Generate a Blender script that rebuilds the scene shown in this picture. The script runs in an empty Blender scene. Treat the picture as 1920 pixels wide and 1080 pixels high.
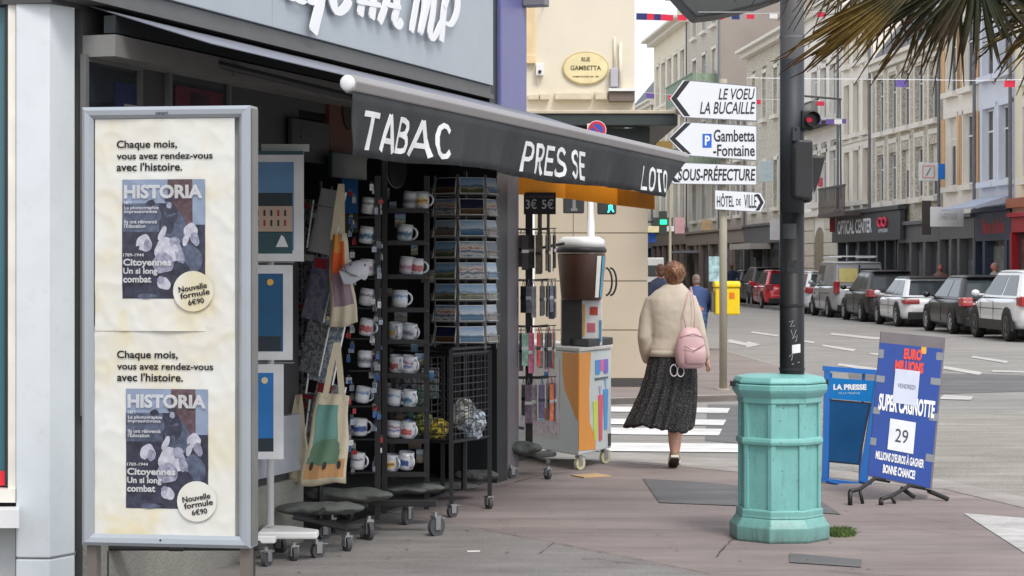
import bpy, bmesh, math, random
from mathutils import Vector, Matrix
R = math.radians
random.seed(7)
scene = bpy.context.scene
COL = scene.collection
F = 3800.0; H = 1.59; HY = 500.0          # focal length in px of a 1920 picture, eye height, horizon row
# ------------------------------------------------ camera, sky, sun, exposure
cam_d = bpy.data.cameras.new('camera'); cam = bpy.data.objects.new('camera', cam_d); COL.objects.link(cam)
cam_d.sensor_width = 36; cam_d.lens = 36*F/1920; cam_d.shift_y = -(540-HY)/1920
cam_d.clip_start = .1; cam_d.clip_end = 6000
cam.location = (0, 0, H); cam.rotation_euler = (R(90), 0, 0)
scene.camera = cam
SUN_EL, SUN_AZ = 52, 24                    # azimuth: degrees to the right of straight behind the camera
w = bpy.data.worlds.new('World'); scene.world = w; w.use_nodes = True
wn = w.node_tree; wn.nodes.clear()
wo = wn.nodes.new('ShaderNodeOutputWorld')
bg1 = wn.nodes.new('ShaderNodeBackground'); bg2 = wn.nodes.new('ShaderNodeBackground')
sky = wn.nodes.new('ShaderNodeTexSky'); sky.sky_type = 'NISHITA'; sky.sun_disc = False
sky.sun_elevation = R(SUN_EL); sky.sun_rotation = R(180-SUN_AZ); sky.dust_density = 3
wn.links.new(sky.outputs[0], bg1.inputs[0]); bg1.inputs[1].default_value = .055
bg2.inputs[0].default_value = (.92, .935, .97, 1); bg2.inputs[1].default_value = .69
ad = wn.nodes.new('ShaderNodeAddShader')
wn.links.new(bg1.outputs[0], ad.inputs[0]); wn.links.new(bg2.outputs[0], ad.inputs[1]); wn.links.new(ad.outputs[0], wo.inputs[0])
sun_d = bpy.data.lights.new('sun', 'SUN'); sun_d.energy = 1.4; sun_d.angle = R(18); sun_d.color = (1, .96, .9)
sun = bpy.data.objects.new('sun', sun_d); COL.objects.link(sun)
az = R(SUN_AZ)
sd = Vector((math.sin(az)*math.cos(R(SUN_EL)), -math.cos(az)*math.cos(R(SUN_EL)), math.sin(R(SUN_EL))))
sun.rotation_euler = sd.to_track_quat('Z', 'Y').to_euler(); sun.location = sd*50
scene.view_settings.view_transform = 'Standard'; scene.view_settings.look = 'None'
scene.view_settings.exposure = .50; scene.view_settings.gamma = 1
scene.render.engine = 'CYCLES'
scene.cycles.max_bounces = 6; scene.cycles.transparent_max_bounces = 8
try: scene.cycles.use_denoising = True
except Exception: pass

# ------------------------------------------------ materials
def lin(c):
    return tuple((v/255/12.92 if v/255 <= .04045 else ((v/255+.055)/1.055)**2.4) for v in c)
_mats = {}
def M(name, rgb=(.5, .5, .5), rough=.6, metal=0, var=.10, scale=6, bump=0, bscale=60, emit=0, alpha=1, spec=.5, dirt=0, coat=0, trans=0):
    """plain surface: base colour (linear) with two scales of colour noise, optional fine relief"""
    if name in _mats: return _mats[name]
    m = bpy.data.materials.new(name); m.use_nodes = True; nt = m.node_tree
    b = nt.nodes['Principled BSDF']
    b.inputs['Roughness'].default_value = rough; b.inputs['Metallic'].default_value = metal
    b.inputs['Specular IOR Level'].default_value = spec
    b.inputs['Coat Weight'].default_value = coat
    b.inputs['Transmission Weight'].default_value = trans
    b.inputs['Alpha'].default_value = alpha
    tc = nt.nodes.new('ShaderNodeTexCoord')
    if var > 0:
        n1 = nt.nodes.new('ShaderNodeTexNoise'); n1.inputs['Scale'].default_value = scale; n1.inputs['Detail'].default_value = 6
        nt.links.new(tc.outputs['Object'], n1.inputs['Vector'])
        mr = nt.nodes.new('ShaderNodeMapRange'); mr.inputs[1].default_value = .3; mr.inputs[2].default_value = .7
        mr.inputs[3].default_value = 1-var; mr.inputs[4].default_value = 1+var
        nt.links.new(n1.outputs[0], mr.inputs[0])
        vm = nt.nodes.new('ShaderNodeVectorMath'); vm.operation = 'SCALE'; vm.inputs[0].default_value = rgb
        nt.links.new(mr.outputs[0], vm.inputs['Scale']); nt.links.new(vm.outputs[0], b.inputs['Base Color'])
        out = vm.outputs[0]
        if dirt > 0:
            n2 = nt.nodes.new('ShaderNodeTexNoise'); n2.inputs['Scale'].default_value = scale*2.7; n2.inputs['Detail'].default_value = 9; n2.inputs['Roughness'].default_value = .75
            nt.links.new(tc.outputs['Object'], n2.inputs['Vector'])
            m2 = nt.nodes.new('ShaderNodeMapRange'); m2.inputs[1].default_value = .55; m2.inputs[2].default_value = .78; m2.inputs[4].default_value = dirt
            nt.links.new(n2.outputs[0], m2.inputs[0])
            mx = nt.nodes.new('ShaderNodeMixRGB'); mx.inputs[2].default_value = (.1, .085, .07, 1)
            nt.links.new(m2.outputs[0], mx.inputs[0]); nt.links.new(out, mx.inputs[1]); nt.links.new(mx.outputs[0], b.inputs['Base Color'])
    else:
        b.inputs['Base Color'].default_value = (*rgb, 1)
    if bump > 0:
        n3 = nt.nodes.new('ShaderNodeTexNoise'); n3.inputs['Scale'].default_value = bscale; n3.inputs['Detail'].default_value = 5
        nt.links.new(tc.outputs['Object'], n3.inputs['Vector'])
        bp = nt.nodes.new('ShaderNodeBump'); bp.inputs['Strength'].default_value = bump; bp.inputs['Distance'].default_value = .02
        nt.links.new(n3.outputs[0], bp.inputs['Height']); nt.links.new(bp.outputs[0], b.inputs['Normal'])
    if emit:
        b.inputs['Emission Color'].default_value = (*rgb, 1); b.inputs['Emission Strength'].default_value = emit
    _mats[name] = m
    return m
def S(name, c, **k): return M(name, lin(c), **k)          # colour given as sRGB 0..255
def node(nt, t, **kw):
    n = nt.nodes.new(t)
    for k, v in kw.items():
        if k.startswith('i'): n.inputs[int(k[1:])].default_value = v
        else: setattr(n, k, v)
    return n
def ramp(nt, stops, fac):
    r = nt.nodes.new('ShaderNodeValToRGB'); cr = r.color_ramp
    while len(cr.elements) < len(stops): cr.elements.new(.5)
    for e, (p, c) in zip(cr.elements, stops): e.position = p; e.color = (*c, 1)
    nt.links.new(fac, r.inputs[0]); return r

# ------------------------------------------------ mesh builder
class MB:
    def __init__(s): s.v = []; s.f = []; s.m = []; s.T = Matrix()
    def add(s, vs, fs, mi=0):
        o = len(s.v); s.v += [tuple(s.T @ Vector(p)) for p in vs]
        for f in fs: s.f.append(tuple(i+o for i in f)); s.m.append(mi)
        return s
    def box(s, x0, y0, z0, x1, y1, z1, mi=0):
        return s.add([(x0,y0,z0),(x1,y0,z0),(x1,y1,z0),(x0,y1,z0),(x0,y0,z1),(x1,y0,z1),(x1,y1,z1),(x0,y1,z1)],
            [(0,3,2,1),(4,5,6,7),(0,1,5,4),(1,2,6,5),(2,3,7,6),(3,0,4,7)], mi)
    def cbox(s, x, y, z, w, d, h, mi=0): return s.box(x-w/2, y-d/2, z-h/2, x+w/2, y+d/2, z+h/2, mi)
    def prism(s, poly, a, b, ax='z', mi=0):
        """polygon extruded along an axis from a to b; poly counter-clockwise"""
        n = len(poly)
        def P(p, t):
            return (p[0], p[1], t) if ax == 'z' else ((p[0], t, p[1]) if ax == 'y' else (t, p[0], p[1]))
        vs = [P(p, a) for p in poly]+[P(p, b) for p in poly]
        fs = [tuple(reversed(range(n))), tuple(range(n, 2*n))]+[(i, (i+1) % n, n+(i+1) % n, n+i) for i in range(n)]
        return s.add(vs, fs, mi)
    def rings(s, rs, mi=0, cap=True, close=True):
        n = len(rs[0]); vs = [p for r in rs for p in r]; fs = []
        for k in range(len(rs)-1):
            for i in range(n if close else n-1):
                j = (i+1) % n; fs.append((k*n+i, k*n+j, (k+1)*n+j, (k+1)*n+i))
        if cap and close: fs += [tuple(reversed(range(n))), tuple(range((len(rs)-1)*n, len(rs)*n))]
        return s.add(vs, fs, mi)
    def tube(s, pts, r, n=8, mi=0):
        pts = [Vector(p) for p in pts]; rr = r if isinstance(r, (list, tuple)) else [r]*len(pts); rs = []
        ref = None
        for i, p in enumerate(pts):
            d = (pts[min(i+1, len(pts)-1)]-pts[max(i-1, 0)]).normalized()
            if ref is None: ref = Vector((0, 0, 1)) if abs(d.z) < .9 else Vector((1, 0, 0))
            a = (ref - d*ref.dot(d)).normalized(); b = d.cross(a); ref = a
            rs.append([tuple(p+(a*math.cos(t)+b*math.sin(t))*rr[i]) for t in [2*math.pi*k/n for k in range(n)]])
        return s.rings(rs, mi)
    def lathe(s, prof, n=24, c=(0, 0, 0), mi=0, ph=0, sx=1, sy=1):
        return s.rings([[(c[0]+r*sx*math.cos(ph+2*math.pi*k/n), c[1]+r*sy*math.sin(ph+2*math.pi*k/n), c[2]+z) for k in range(n)] for r, z in prof], mi)
    def ell(s, c, r, n=12, m=8, mi=0):
        rs = []
        for j in range(m+1):
            t = -math.pi/2+math.pi*j/m; q = max(math.cos(t), .02)
            rs.append([(c[0]+r[0]*q*math.cos(2*math.pi*k/n), c[1]+r[1]*q*math.sin(2*math.pi*k/n), c[2]+r[2]*math.sin(t)) for k in range(n)])
        return s.rings(rs, mi)
    def mesh(s, name, mats, smooth=False, bevel=0):
        me = bpy.data.meshes.new(name); me.from_pydata(s.v, [], s.f)
        for m in (mats if isinstance(mats, (list, tuple)) else [mats]): me.materials.append(m)
        me.polygons.foreach_set('material_index', s.m)
        if smooth: me.polygons.foreach_set('use_smooth', [True]*len(s.f))
        me.update(); return me
def obj(name, data, parent=None, loc=None, rz=None):
    o = bpy.data.objects.new(name, data); COL.objects.link(o)
    if parent: o.parent = parent
    if loc is not None: o.location = loc
    if rz is not None: o.rotation_euler = (0, 0, rz)
    return o
def part(name, mb, mats, parent, smooth=False, bev=0, **k):
    o = obj(name, mb.mesh(name, mats, smooth), parent, **k)
    if smooth == 'auto' or bev:
        if bev:
            b = o.modifiers.new('bevel', 'BEVEL'); b.width = bev; b.segments = 2; b.limit_method = 'ANGLE'
    return o
def tag(o, label, cat, group=None):
    o['label'] = label; o['category'] = cat
    if group: o['group'] = group
    return o
def thing(name, label, cat, loc=(0, 0, 0), rz=0, group=None):
    o = obj(name, None, None, loc, rz); o.empty_display_size = .1
    return tag(o, label, cat, group)
def struct(name, mb, mats, smooth=False, kind='structure'):
    o = obj(name, mb.mesh(name, mats, smooth)); o['kind'] = kind; return o
def dup(o, loc, rz=None, label=None, parent=None):
    c = o.copy(); COL.objects.link(c); c.parent = parent
    if loc is not None: c.location = loc
    if rz is not None: c.rotation_euler = (0, 0, rz)
    if label: c['label'] = label
    for ch in list(o.children): dup(ch, None, None, None, c)
    return c
_txt = {}
def text(name, body, x, z, w, h, mat, parent, y=0, ext=.001, shear=0, bold=0, rot=None, sx=None, space=1.0):
    """lettering fitted into a rectangle of the parent's x-z plane, front face towards -y"""
    key = (body, round(w, 4), round(h, 4), mat.name, ext, shear, bold, space)
    if key not in _txt:
        c = bpy.data.curves.new('t', 'FONT'); c.body = body; c.extrude = .0; c.shear = shear; c.offset = bold; c.size = 1; c.resolution_u = 3
        c.space_line = .85; c.space_character = space
        c.extrude = .5
        t = bpy.data.objects.new('t', c); COL.objects.link(t)
        me = bpy.data.meshes.new_from_object(t); bpy.data.objects.remove(t)
        xs = [v.co.x for v in me.vertices]; ys = [v.co.y for v in me.vertices]
        x0, x1, y0, y1 = min(xs), max(xs), min(ys), max(ys)
        for v in me.vertices:
            v.co = Vector(((v.co.x-x0)/(x1-x0)*w, -v.co.z*2*ext, (v.co.y-y0)/(y1-y0)*h))
        me.name = 'lettering'; me.materials.clear(); me.materials.append(mat); _txt[key] = me
    o = obj(name, _txt[key], parent, (x, y-ext, z))
    if rot: o.rotation_euler = rot
    return o
# picture helpers: a pixel of the photograph at a known distance, and on the ground
def px(x, y, D): return Vector(((x-960)/F*D, D, H-(y-HY)/F*D))
def gp(x, y, z=0):
    D = (H-z)*F/(y-HY); return Vector(((x-960)/F*D, D, z))

# common materials
white_pl = S('white_panel', (208, 215, 218), rough=.35, var=.03, dirt=.15)
black = M('black_steel', (.012, .012, .014), rough=.45, var=.2)
blackp = M('black_plastic', (.02, .02, .022), rough=.5, var=.2)
chrome = M('zinc', (.45, .46, .47), rough=.35, metal=.8, var=.15)
rubber = M('grey_rubber', (.07, .07, .075), rough=.7)
glassd = M('dark_glass', (.02, .026, .03), rough=.04, var=0, spec=.8)
whitep = M('white_paint', (.75, .76, .76), rough=.4, var=.04)
steelw = M('white_steel', (.7, .71, .72), rough=.4, var=.05)
paper = S('paper', (235, 234, 226), rough=.7, var=.03)
ink = M('black_ink', (.015, .015, .02), rough=.6, var=0)
wink = M('white_ink', (.82, .83, .84), rough=.6, var=0)
# ================================================= SETTING: ground, road, pavement
def ground_mat(name, c1, c2, grain=110, patch=.5, speck=.25, cracks=.0, bump=.3):
    m = bpy.data.materials.new(name); m.use_nodes = True; nt = m.node_tree; b = nt.nodes['Principled BSDF']
    b.inputs['Roughness'].default_value = .85; b.inputs['Specular IOR Level'].default_value = .25
    tc = nt.nodes.new('ShaderNodeTexCoord')
    n1 = node(nt, 'ShaderNodeTexNoise', i2=patch, i3=8.0, i4=.65); nt.links.new(tc.outputs['Object'], n1.inputs[0])
    r1 = ramp(nt, [(.32, c1), (.68, c2)], n1.outputs[0])
    n2 = node(nt, 'ShaderNodeTexNoise', i2=grain, i3=4.0, i4=.8); nt.links.new(tc.outputs['Object'], n2.inputs[0])
    mr = node(nt, 'ShaderNodeMapRange', i1=.3, i2=.7, i3=1-speck, i4=1+speck); nt.links.new(n2.outputs[0], mr.inputs[0])
    vm = node(nt, 'ShaderNodeVectorMath', operation='SCALE'); nt.links.new(r1.outputs[0], vm.inputs[0]); nt.links.new(mr.outputs[0], vm.inputs['Scale'])
    # stretched wear streaks
    mp = nt.nodes.new('ShaderNodeMapping'); mp.inputs['Scale'].default_value = (.35, 2.2, 1); mp.inputs['Rotation'].default_value = (0, 0, .25)
    nt.links.new(tc.outputs['Object'], mp.inputs[0])
    n3 = node(nt, 'ShaderNodeTexNoise', i2=1.6, i3=7.0, i4=.7); nt.links.new(mp.outputs[0], n3.inputs[0])
    m3 = node(nt, 'ShaderNodeMapRange', i1=.35, i2=.7, i3=.76, i4=1.16); nt.links.new(n3.outputs[0], m3.inputs[0])
    v3 = node(nt, 'ShaderNodeVectorMath', operation='SCALE'); nt.links.new(vm.outputs[0], v3.inputs[0]); nt.links.new(m3.outputs[0], v3.inputs['Scale'])
    out = v3.outputs[0]
    if cracks:
        vo = node(nt, 'ShaderNodeTexVoronoi', feature='DISTANCE_TO_EDGE'); vo.inputs['Scale'].default_value = .55
        wob = node(nt, 'ShaderNodeTexNoise', i2=3.0, i3=6.0); nt.links.new(tc.outputs['Object'], wob.inputs[0])
        va = node(nt, 'ShaderNodeVectorMath', operation='MULTIPLY_ADD'); va.inputs[1].default_value = (.5, .5, 0)
        nt.links.new(wob.outputs[1], va.inputs[0]); nt.links.new(tc.outputs['Object'], va.inputs[2]); nt.links.new(va.outputs[0], vo.inputs[0])
        mc = node(nt, 'ShaderNodeMapRange', i1=.0, i2=.012, i3=1-cracks, i4=1.0); nt.links.new(vo.outputs['Distance'], mc.inputs[0])
        vc = node(nt, 'ShaderNodeVectorMath', operation='SCALE'); nt.links.new(out, vc.inputs[0]); nt.links.new(mc.outputs[0], vc.inputs['Scale']); out = vc.outputs[0]
    nt.links.new(out, b.inputs['Base Color'])
    bp = nt.nodes.new('ShaderNodeBump'); bp.inputs['Strength'].default_value = bump; bp.inputs['Distance'].default_value = .01
    nt.links.new(n2.outputs[0], bp.inputs['Height']); nt.links.new(bp.outputs[0], b.inputs['Normal'])
    return m
asph = ground_mat('asphalt', (.25, .243, .23), (.315, .305, .29), patch=.25, speck=.34)
pink = ground_mat('pink_asphalt', (.238, .198, .186), (.305, .262, .248), patch=.6, speck=.34, cracks=.05)
grey = ground_mat('grey_asphalt', (.205, .196, .187), (.268, .257, .246), patch=.8, speck=.36, cracks=.05)
darkp = ground_mat('dark_patch', (.135, .135, .14), (.175, .172, .175), patch=1.5, speck=.25)
kerbm = ground_mat('kerb_granite', (.30, .28, .255), (.40, .375, .35), patch=3, speck=.2)
paintm = ground_mat('road_paint', (.42, .41, .395), (.60, .59, .57), patch=6, speck=.16)
concr = ground_mat('gravel_concrete', (.25, .24, .21), (.33, .315, .285), patch=.8, grain=45, speck=.4)

crossm = ground_mat('crossing_paint', (.60, .60, .59), (.78, .78, .77), patch=3, speck=.12)
def sheet(name, pts, z, mat, kind='structure'):
    mb = MB(); mb.add([(p[0], p[1], z) for p in pts], [tuple(range(len(pts)))])
    o = struct(name, mb, mat); return o
def ccw(pts):
    a = sum(pts[i][0]*pts[(i+1) % len(pts)][1]-pts[(i+1) % len(pts)][0]*pts[i][1] for i in range(len(pts)))
    return pts if a > 0 else pts[::-1]
def gsheet(name, pxs, z, mat): return sheet(name, ccw([tuple(gp(x, y, z))[:2] for x, y in pxs]), z, mat)
ZR = -.05
sheet('ground', [(-3000, -200), (3000, -200), (3000, 5000), (-3000, 5000)], ZR-.02, asph)
sheet('road', [(-40, 8), (45, 8), (45, 400), (-40, 400)], ZR, asph)
# near pavement: a slab with a kerb edge that the picture shows as a pale line
edge_px = [(1140, 866), (1270, 875), (1400, 887), (1600, 903), (1768, 917), (1920, 953), (2100, 1010)]
edge = [gp(x, y) for x, y in edge_px]
e0 = edge[0]; left_end = Vector((-14, e0.y+3.0, 0))
def slab(name, outline, z, mat, bottom=-.2):
    outline = ccw([tuple(p)[:2] for p in outline]); mb = MB(); mb.prism(outline, bottom, z); return struct(name, mb, mat)
slab('pavement', [left_end]+edge+[Vector((6, 3, 0)), Vector((6, -4, 0)), Vector((-14, -4, 0))], 0, pink)
def kerb(name, pts, w, z0, z1, L=1.0):
    root = obj(name, None); root['kind'] = 'structure'
    mesh_cache = {}
    for a, b in zip(pts[:-1], pts[1:]):
        a = Vector(a[:2]); b = Vector(b[:2]); n = max(1, round((b-a).length/L)); d = (b-a)/n; ang = math.atan2(d.y, d.x)
        k = (round(d.length, 3))
        if k not in mesh_cache:
            mb = MB(); g = .006; bv = .012; l = d.length
            mb.prism([(0, z0), (w, z0), (w, z1-bv), (w-bv, z1), (0, z1)], g, l-g, 'x')
            mesh_cache[k] = mb.mesh('kerb_stone', kerbm)
        for i in range(n):
            p = a+d*i
            if p.length > 60 : continue
            obj('kerb_stone', mesh_cache[k], root, (p.x, p.y, random.uniform(-.002, .002)), ang)
    return root
kerb('kerb', [Vector((e0.x-8, e0.y+1.7, 0))]+edge, .16, -.15, .004)
def strip(pts, off):
    out = []
    for i, p in enumerate(pts):
        d = (pts[min(i+1, len(pts)-1)]-pts[max(i-1, 0)]).normalized(); out.append(p+Vector((-d.y, d.x, 0))*off)
    return out
# drainage channel of pale concrete beyond the kerb, pale gravel concrete on the right
gsheet('gutter', [(1130, 846), (1400, 862), (1600, 885), (1700, 893), (1770, 900), (1920, 932), (2100, 985), (2100, 1010), (1920, 953), (1768, 917), (1600, 903), (1400, 887), (1140, 867)], ZR+.004, kerbm)
gsheet('road_slab', [(1600, 770), (2200, 770), (2200, 1015), (1920, 932), (1770, 900), (1600, 884)], ZR+.0035, concr)
# grey asphalt part of the near pavement with its irregular seam
gsheet('pavement_strip', [(-400, 900), (560, 935), (840, 981), (1030, 1018), (1160, 1043), (1330, 1078), (1400, 1110), (1200, 2500), (-1500, 2500)], .004, grey)
gsheet('patch', [(1205, 897), (1300, 903), (1400, 911), (1538, 938), (1577, 964), (1480, 957), (1385, 948), (1236, 942)], .005, darkp)
gsheet('patch_trench', [(1480, 1037), (1616, 1049), (1615, 1063), (1480, 1054)], .005, darkp)
for q in [[(1327, 758), (1388, 758), (1400, 800), (1392, 832), (1322, 826)], [(1770, 700), (1915, 703), (1990, 732), (1770, 738)], [(1590, 700), (1770, 700), (1770, 738), (1600, 742)]]:
    gsheet('road_patch', q, ZR+.004, darkp)
mk = [(q, 'crosswalk_stripe') for q in [
    [(960, 760), (1369, 765), (1364, 774), (950, 770)], [(950, 783), (1362, 787), (1356, 797), (940, 793)],
    [(930, 799), (1354, 804), (1348, 816), (925, 812)], [(900, 828), (1400, 832), (1404, 848), (895, 843)]]]
mk += [(q, 'painted_line') for q in [
    [(1560, 624), (1640, 632), (1700, 634), (1700, 638), (1635, 636), (1556, 627)], [(1543, 646), (1606, 655), (1600, 659), (1541, 649)],
    [(1508, 638), (1528, 641), (1526, 644), (1508, 641)], [(1632, 661), (1700, 668), (1700, 673), (1630, 664)],
    [(1825, 667), (1892, 677), (1887, 681), (1820, 670)], [(1770, 686), (1842, 698), (1836, 703), (1768, 691)],
    [(1573, 681), (1650, 691), (1648, 697), (1570, 685)], [(1770, 740), (1826, 743), (1820, 750), (1760, 748)],
    [(1860, 694), (1960, 697), (1960, 700), (1860, 697)], [(1410, 621), (1460, 628), (1458, 631), (1408, 624)],
    [(1368, 636), (1400, 643), (1402, 640), (1427, 646), (1400, 652), (1398, 648), (1362, 641)]]]
for q, nm in mk: gsheet(nm, q, ZR+.008, crossm if nm[0] == 'c' else paintm)
gsheet('crosswalk_band', [(1806, 962), (1870, 967), (1960, 974), (2100, 980), (2100, 1130), (1995, 1085), (1921, 1036)], .004, paintm)
# far pavement round the corner building, with a kerb
fp = [gp(1100, 752), gp(1385, 744), gp(1490, 722), gp(1530, 706), gp(1500, 697), gp(1400, 668), gp(1340, 654)]
fz = .02
dirm = (gp(1340, 654)-gp(1400, 668)).normalized()
far_line = [Vector((-14, fp[0].y+.4, 0))]+fp+[Vector((3.4, 60, 0)), Vector((6.0, 110, 0))]
slab('far_pavement', far_line+[Vector((-14, 110, 0))], fz, pink)
kerb('far_kerb', [p for p in far_line if p.y < 70], .15, -.15, fz+.004)
# pavement on the other side of the street
A_, B_ = 17.44, .0737
def row_pt(D): return Vector((A_-B_*D, D, 0))
slab('opposite_pavement', [row_pt(25)-Vector((2.2, 0, 0)), row_pt(160)-Vector((1.2, 0, 0)), row_pt(160)+Vector((4, 0, 0)), row_pt(25)+Vector((4, 0, 0))], .08, grey)
for i in range(5):                                           # narrow joints of the paving strips on the far pavement
    pass
def seam(name, pts, z, wd):
    P = [gp(x, y) for x, y in pts]; mb = MB(); rs = []
    Q = [P[0]]
    for a, b in zip(P[:-1], P[1:]):
        n = max(2, int((b-a).length/.08))
        for i in range(1, n+1): Q.append(a.lerp(b, i/n))
    rnd = random.Random(len(pts)); vs = []
    for i, p in enumerate(Q):
        d = (Q[min(i+1, len(Q)-1)]-Q[max(i-1, 0)]).normalized(); nn = Vector((-d.y, d.x, 0)); w_ = wd*rnd.uniform(.3, 1.2); o_ = nn*rnd.uniform(-.006, .006)
        vs += [tuple(p+o_+nn*w_)[:2]+(z,), tuple(p+o_-nn*w_)[:2]+(z,)]
    mb.add(vs, [(2*i, 2*i+1, 2*i+3, 2*i+2) for i in range(len(Q)-1)]); return struct(name, mb, crackm)
crackm = M('crack_dark', (.075, .062, .058), rough=.9, var=.3)
for pts, wd in [([(560, 935), (840, 981), (1030, 1018), (1160, 1043), (1330, 1078)], .005), ([(1376, 1010), (1362, 1024), (1342, 1046)], .004), ([(1040, 1018), (1020, 1034), (1012, 1040)], .003), ([(930, 915), (1010, 893), (1100, 882)], .005),
    ([(1090, 1052), (1120, 1050), (1160, 1056), (1240, 1062), (1260, 1058)], .003), ([(1260, 985), (1330, 990), (1380, 996)], .003), ([(1550, 1072), (1640, 1079), (1700, 1083)], .008), ([(1600, 1030), (1700, 1040), (1800, 1037)], .003), ([(1640, 985), (1760, 1000), (1920, 1018)], .0025), ([(1560, 955), (1700, 968), (1800, 985)], .002)]:
    seam('crack', pts, .0075, wd)
# grass tuft and bits on the ground
def tuft(name, c, rad, n, mat, h=.05, seed=1):
    rnd = random.Random(seed); mb = MB()
    for _ in range(n):
        a = rnd.uniform(0, 6.28); r = rad*math.sqrt(rnd.random()); x, y = r*math.cos(a), r*math.sin(a)*1.4
        hh = h*rnd.uniform(.4, 1); lx, ly = rnd.uniform(-.03, .03), rnd.uniform(-.03, .03); wd = .003
        mb.add([(x-wd, y, 0), (x+wd, y, 0), (x+lx+wd*.3, y+ly, hh*.8), (x+lx*1.5, y+ly*1.5, hh)], [(0, 1, 2, 3)])
    o = struct(name, mb, mat, kind='stuff'); o.location = c; return o
grassm = M('grass', (.07, .12, .025), rough=.7, var=.4, scale=30)
tuft('grass', gp(1574, 1003), .085, 700, grassm)
tag(bpy.data.objects['grass'], 'small tuft of green grass beside the turquoise bin', 'grass')
soil = M('soil', (.07, .05, .035), rough=.9, bump=.5)
# litter
rnd = random.Random(3)
mb = MB(); mb.box(-.035, -.01, 0, .035, .01, .004); o = obj('paper_scrap', mb.mesh('paper_scrap', paper), None, gp(888, 1034, .005), .1); tag(o, 'small white paper scrap lying on the grey pavement', 'litter')
cardb = S('cardboard', (190, 160, 120), rough=.8, var=.12)
mb = MB(); mb.box(-.12, -.1, 0, .12, .1, .008); o = obj('cardboard_sheet', mb.mesh('cardboard_sheet', cardb), None, gp(1108, 893, .001)+Vector((0, 0, .001)), .5); tag(o, 'flat cardboard piece on the pavement under the drinks cart wheels', 'cardboard')
lp = M('leaf_litter', (.08, .05, .03), rough=.8)
mb = MB()
for _ in range(90):
    x, y = rnd.uniform(-2.4, 3.2), rnd.uniform(9.6, 16); s_ = rnd.uniform(.002, .006); a = rnd.uniform(0, 3)
    mb.add([(x+s_*2*math.cos(a+k*1.57)*(1 if k % 2 else .6), y+s_*2*math.sin(a+k*1.57), .009) for k in range(4)], [(0, 1, 2, 3)])
struct('grit', mb, lp, kind='stuff')
mb = MB()
for _ in range(60):
    x, y = rnd.uniform(-1.6, 3.4), rnd.uniform(9.8, 16); s_ = rnd.uniform(.006, .014); ph = rnd.uniform(0, 6)
    mb.add([(x+s_*math.cos(k*.785)*(1+.25*math.sin(k*2+ph)), y+s_*math.sin(k*.785)*(1+.25*math.cos(k*3+ph)), .0082) for k in range(8)], [tuple(range(8))])
struct('chewing_gum', mb, M('gum_grey', (.17, .145, .135), rough=.8, var=.3), kind='stuff')

# ================================================= SHOP (local x along the facade away from us, -y towards the street)
P0 = Vector((-1.982, 9.403, 0)); SRZ = math.atan2(.9507, .31)
def shop_s(x, off=0):
    """distance along the shop front where picture column x meets the plane `off` metres in front of it"""
    u = Vector((.31, .9507)); n = Vector((.9507, -.31)); b = Vector((P0.x, P0.y))+n*off; k = (x-960)/F
    return (k*b.y-b.x)/(u.x-k*u.y)
def shop_z(x, y, off=0):
    s = shop_s(x, off); D = P0.y+.9507*s-.31*off; return H-(y-HY)/F*D
shop = thing('shop_building', 'tobacconist and newsagent shop with pale grey fascia and dark recessed front', 'building', P0, SRZ)
fascm = S('fascia_grey', (160, 168, 176), rough=.35, metal=0, var=.03, dirt=.06)
darkw = M('dark_grey_wall', (.06, .06, .062), rough=.6, var=.08)
purple = S('purple_cladding', (102, 102, 152), rough=.4, var=.04)
antr = M('anthracite', (.02, .024, .026), rough=.45)
interior = M('interior_dark', (.03, .03, .032), rough=.8)
s_wall = shop_s(560); s_end = shop_s(988, .12); s_f = shop_s(925, .12)
mb = MB(); mb.box(-.02, 0, 0, s_wall, .25, 2.78); part('wall', mb, darkw, shop)
mb = MB(); mb.box(s_wall, 0, 2.5, s_end-.05, .25, 2.78); part('lintel', mb, darkw, shop)
mb = MB(); mb.box(-.3, .0, 2.78, s_end-.05, 5, 9); part('upper_wall', mb, darkw, shop)
mb = MB(); mb.box(-2, 5, 0, s_end, 9, 9); mb.box(s_end-.07, .25, 0, s_end, 5, 9); part('rear_wall', mb, S('render_beige', (200, 190, 170), rough=.8), shop)
mb = MB(); mb.box(s_wall, 2.2, 0, s_end-.12, 2.3, 2.78); mb.box(s_end-.12, .31, 0, s_end-.075, 2.3, 2.78); mb.box(s_wall-.1, .25, 0, s_wall, 2.2, 2.78); mb.box(-.3, .25, 2.779, s_end, 5, 2.9); part('interior_wall', mb, interior, shop)
mb = MB(); mb.box(s_wall-.1, .0, -.02, s_end-.1, 2.2, .02); part('threshold', mb, M('tile_dark', (.05, .05, .05)), shop)
# sign fascia: panels side by side
x0 = -.3; cuts = [x0, shop_s(511, .12), s_f]
for a, b in zip(cuts[:-1], cuts[1:]):
    mb = MB(); mb.box(a+.003, -.12, 2.9, b-.003, -.0, 4.6); part('panel', mb, fascm, shop, bev=.004)
mb = MB(); mb.box(-.3, -.1, 2.84, s_f, -.002, 2.896); mb.box(-.3, -.13, 2.80, s_f-.02, -.002, 2.836); part('fascia_trim', mb, M('trim_grey', (.10, .10, .10), rough=.5), shop)
mb = MB(); mb.box(s_f+.002, -.09, 2.6, shop_s(940, .12)-.002, -.002, 4.6); part('corner_gap', mb, antr, shop)
sc0 = shop_s(940, .12)
mb = MB(); mb.box(sc0, -.12, 2.35, s_end, .3, 4.6); part('column_cladding', mb, purple, shop, bev=.01)
mb = MB(); mb.box(s_end-.12, -.30, 3.56, s_end+.0, -.121, 4.2); part('wall_box', mb, S('box_grey', (120, 118, 122), rough=.5), shop, bev=.01)
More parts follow.
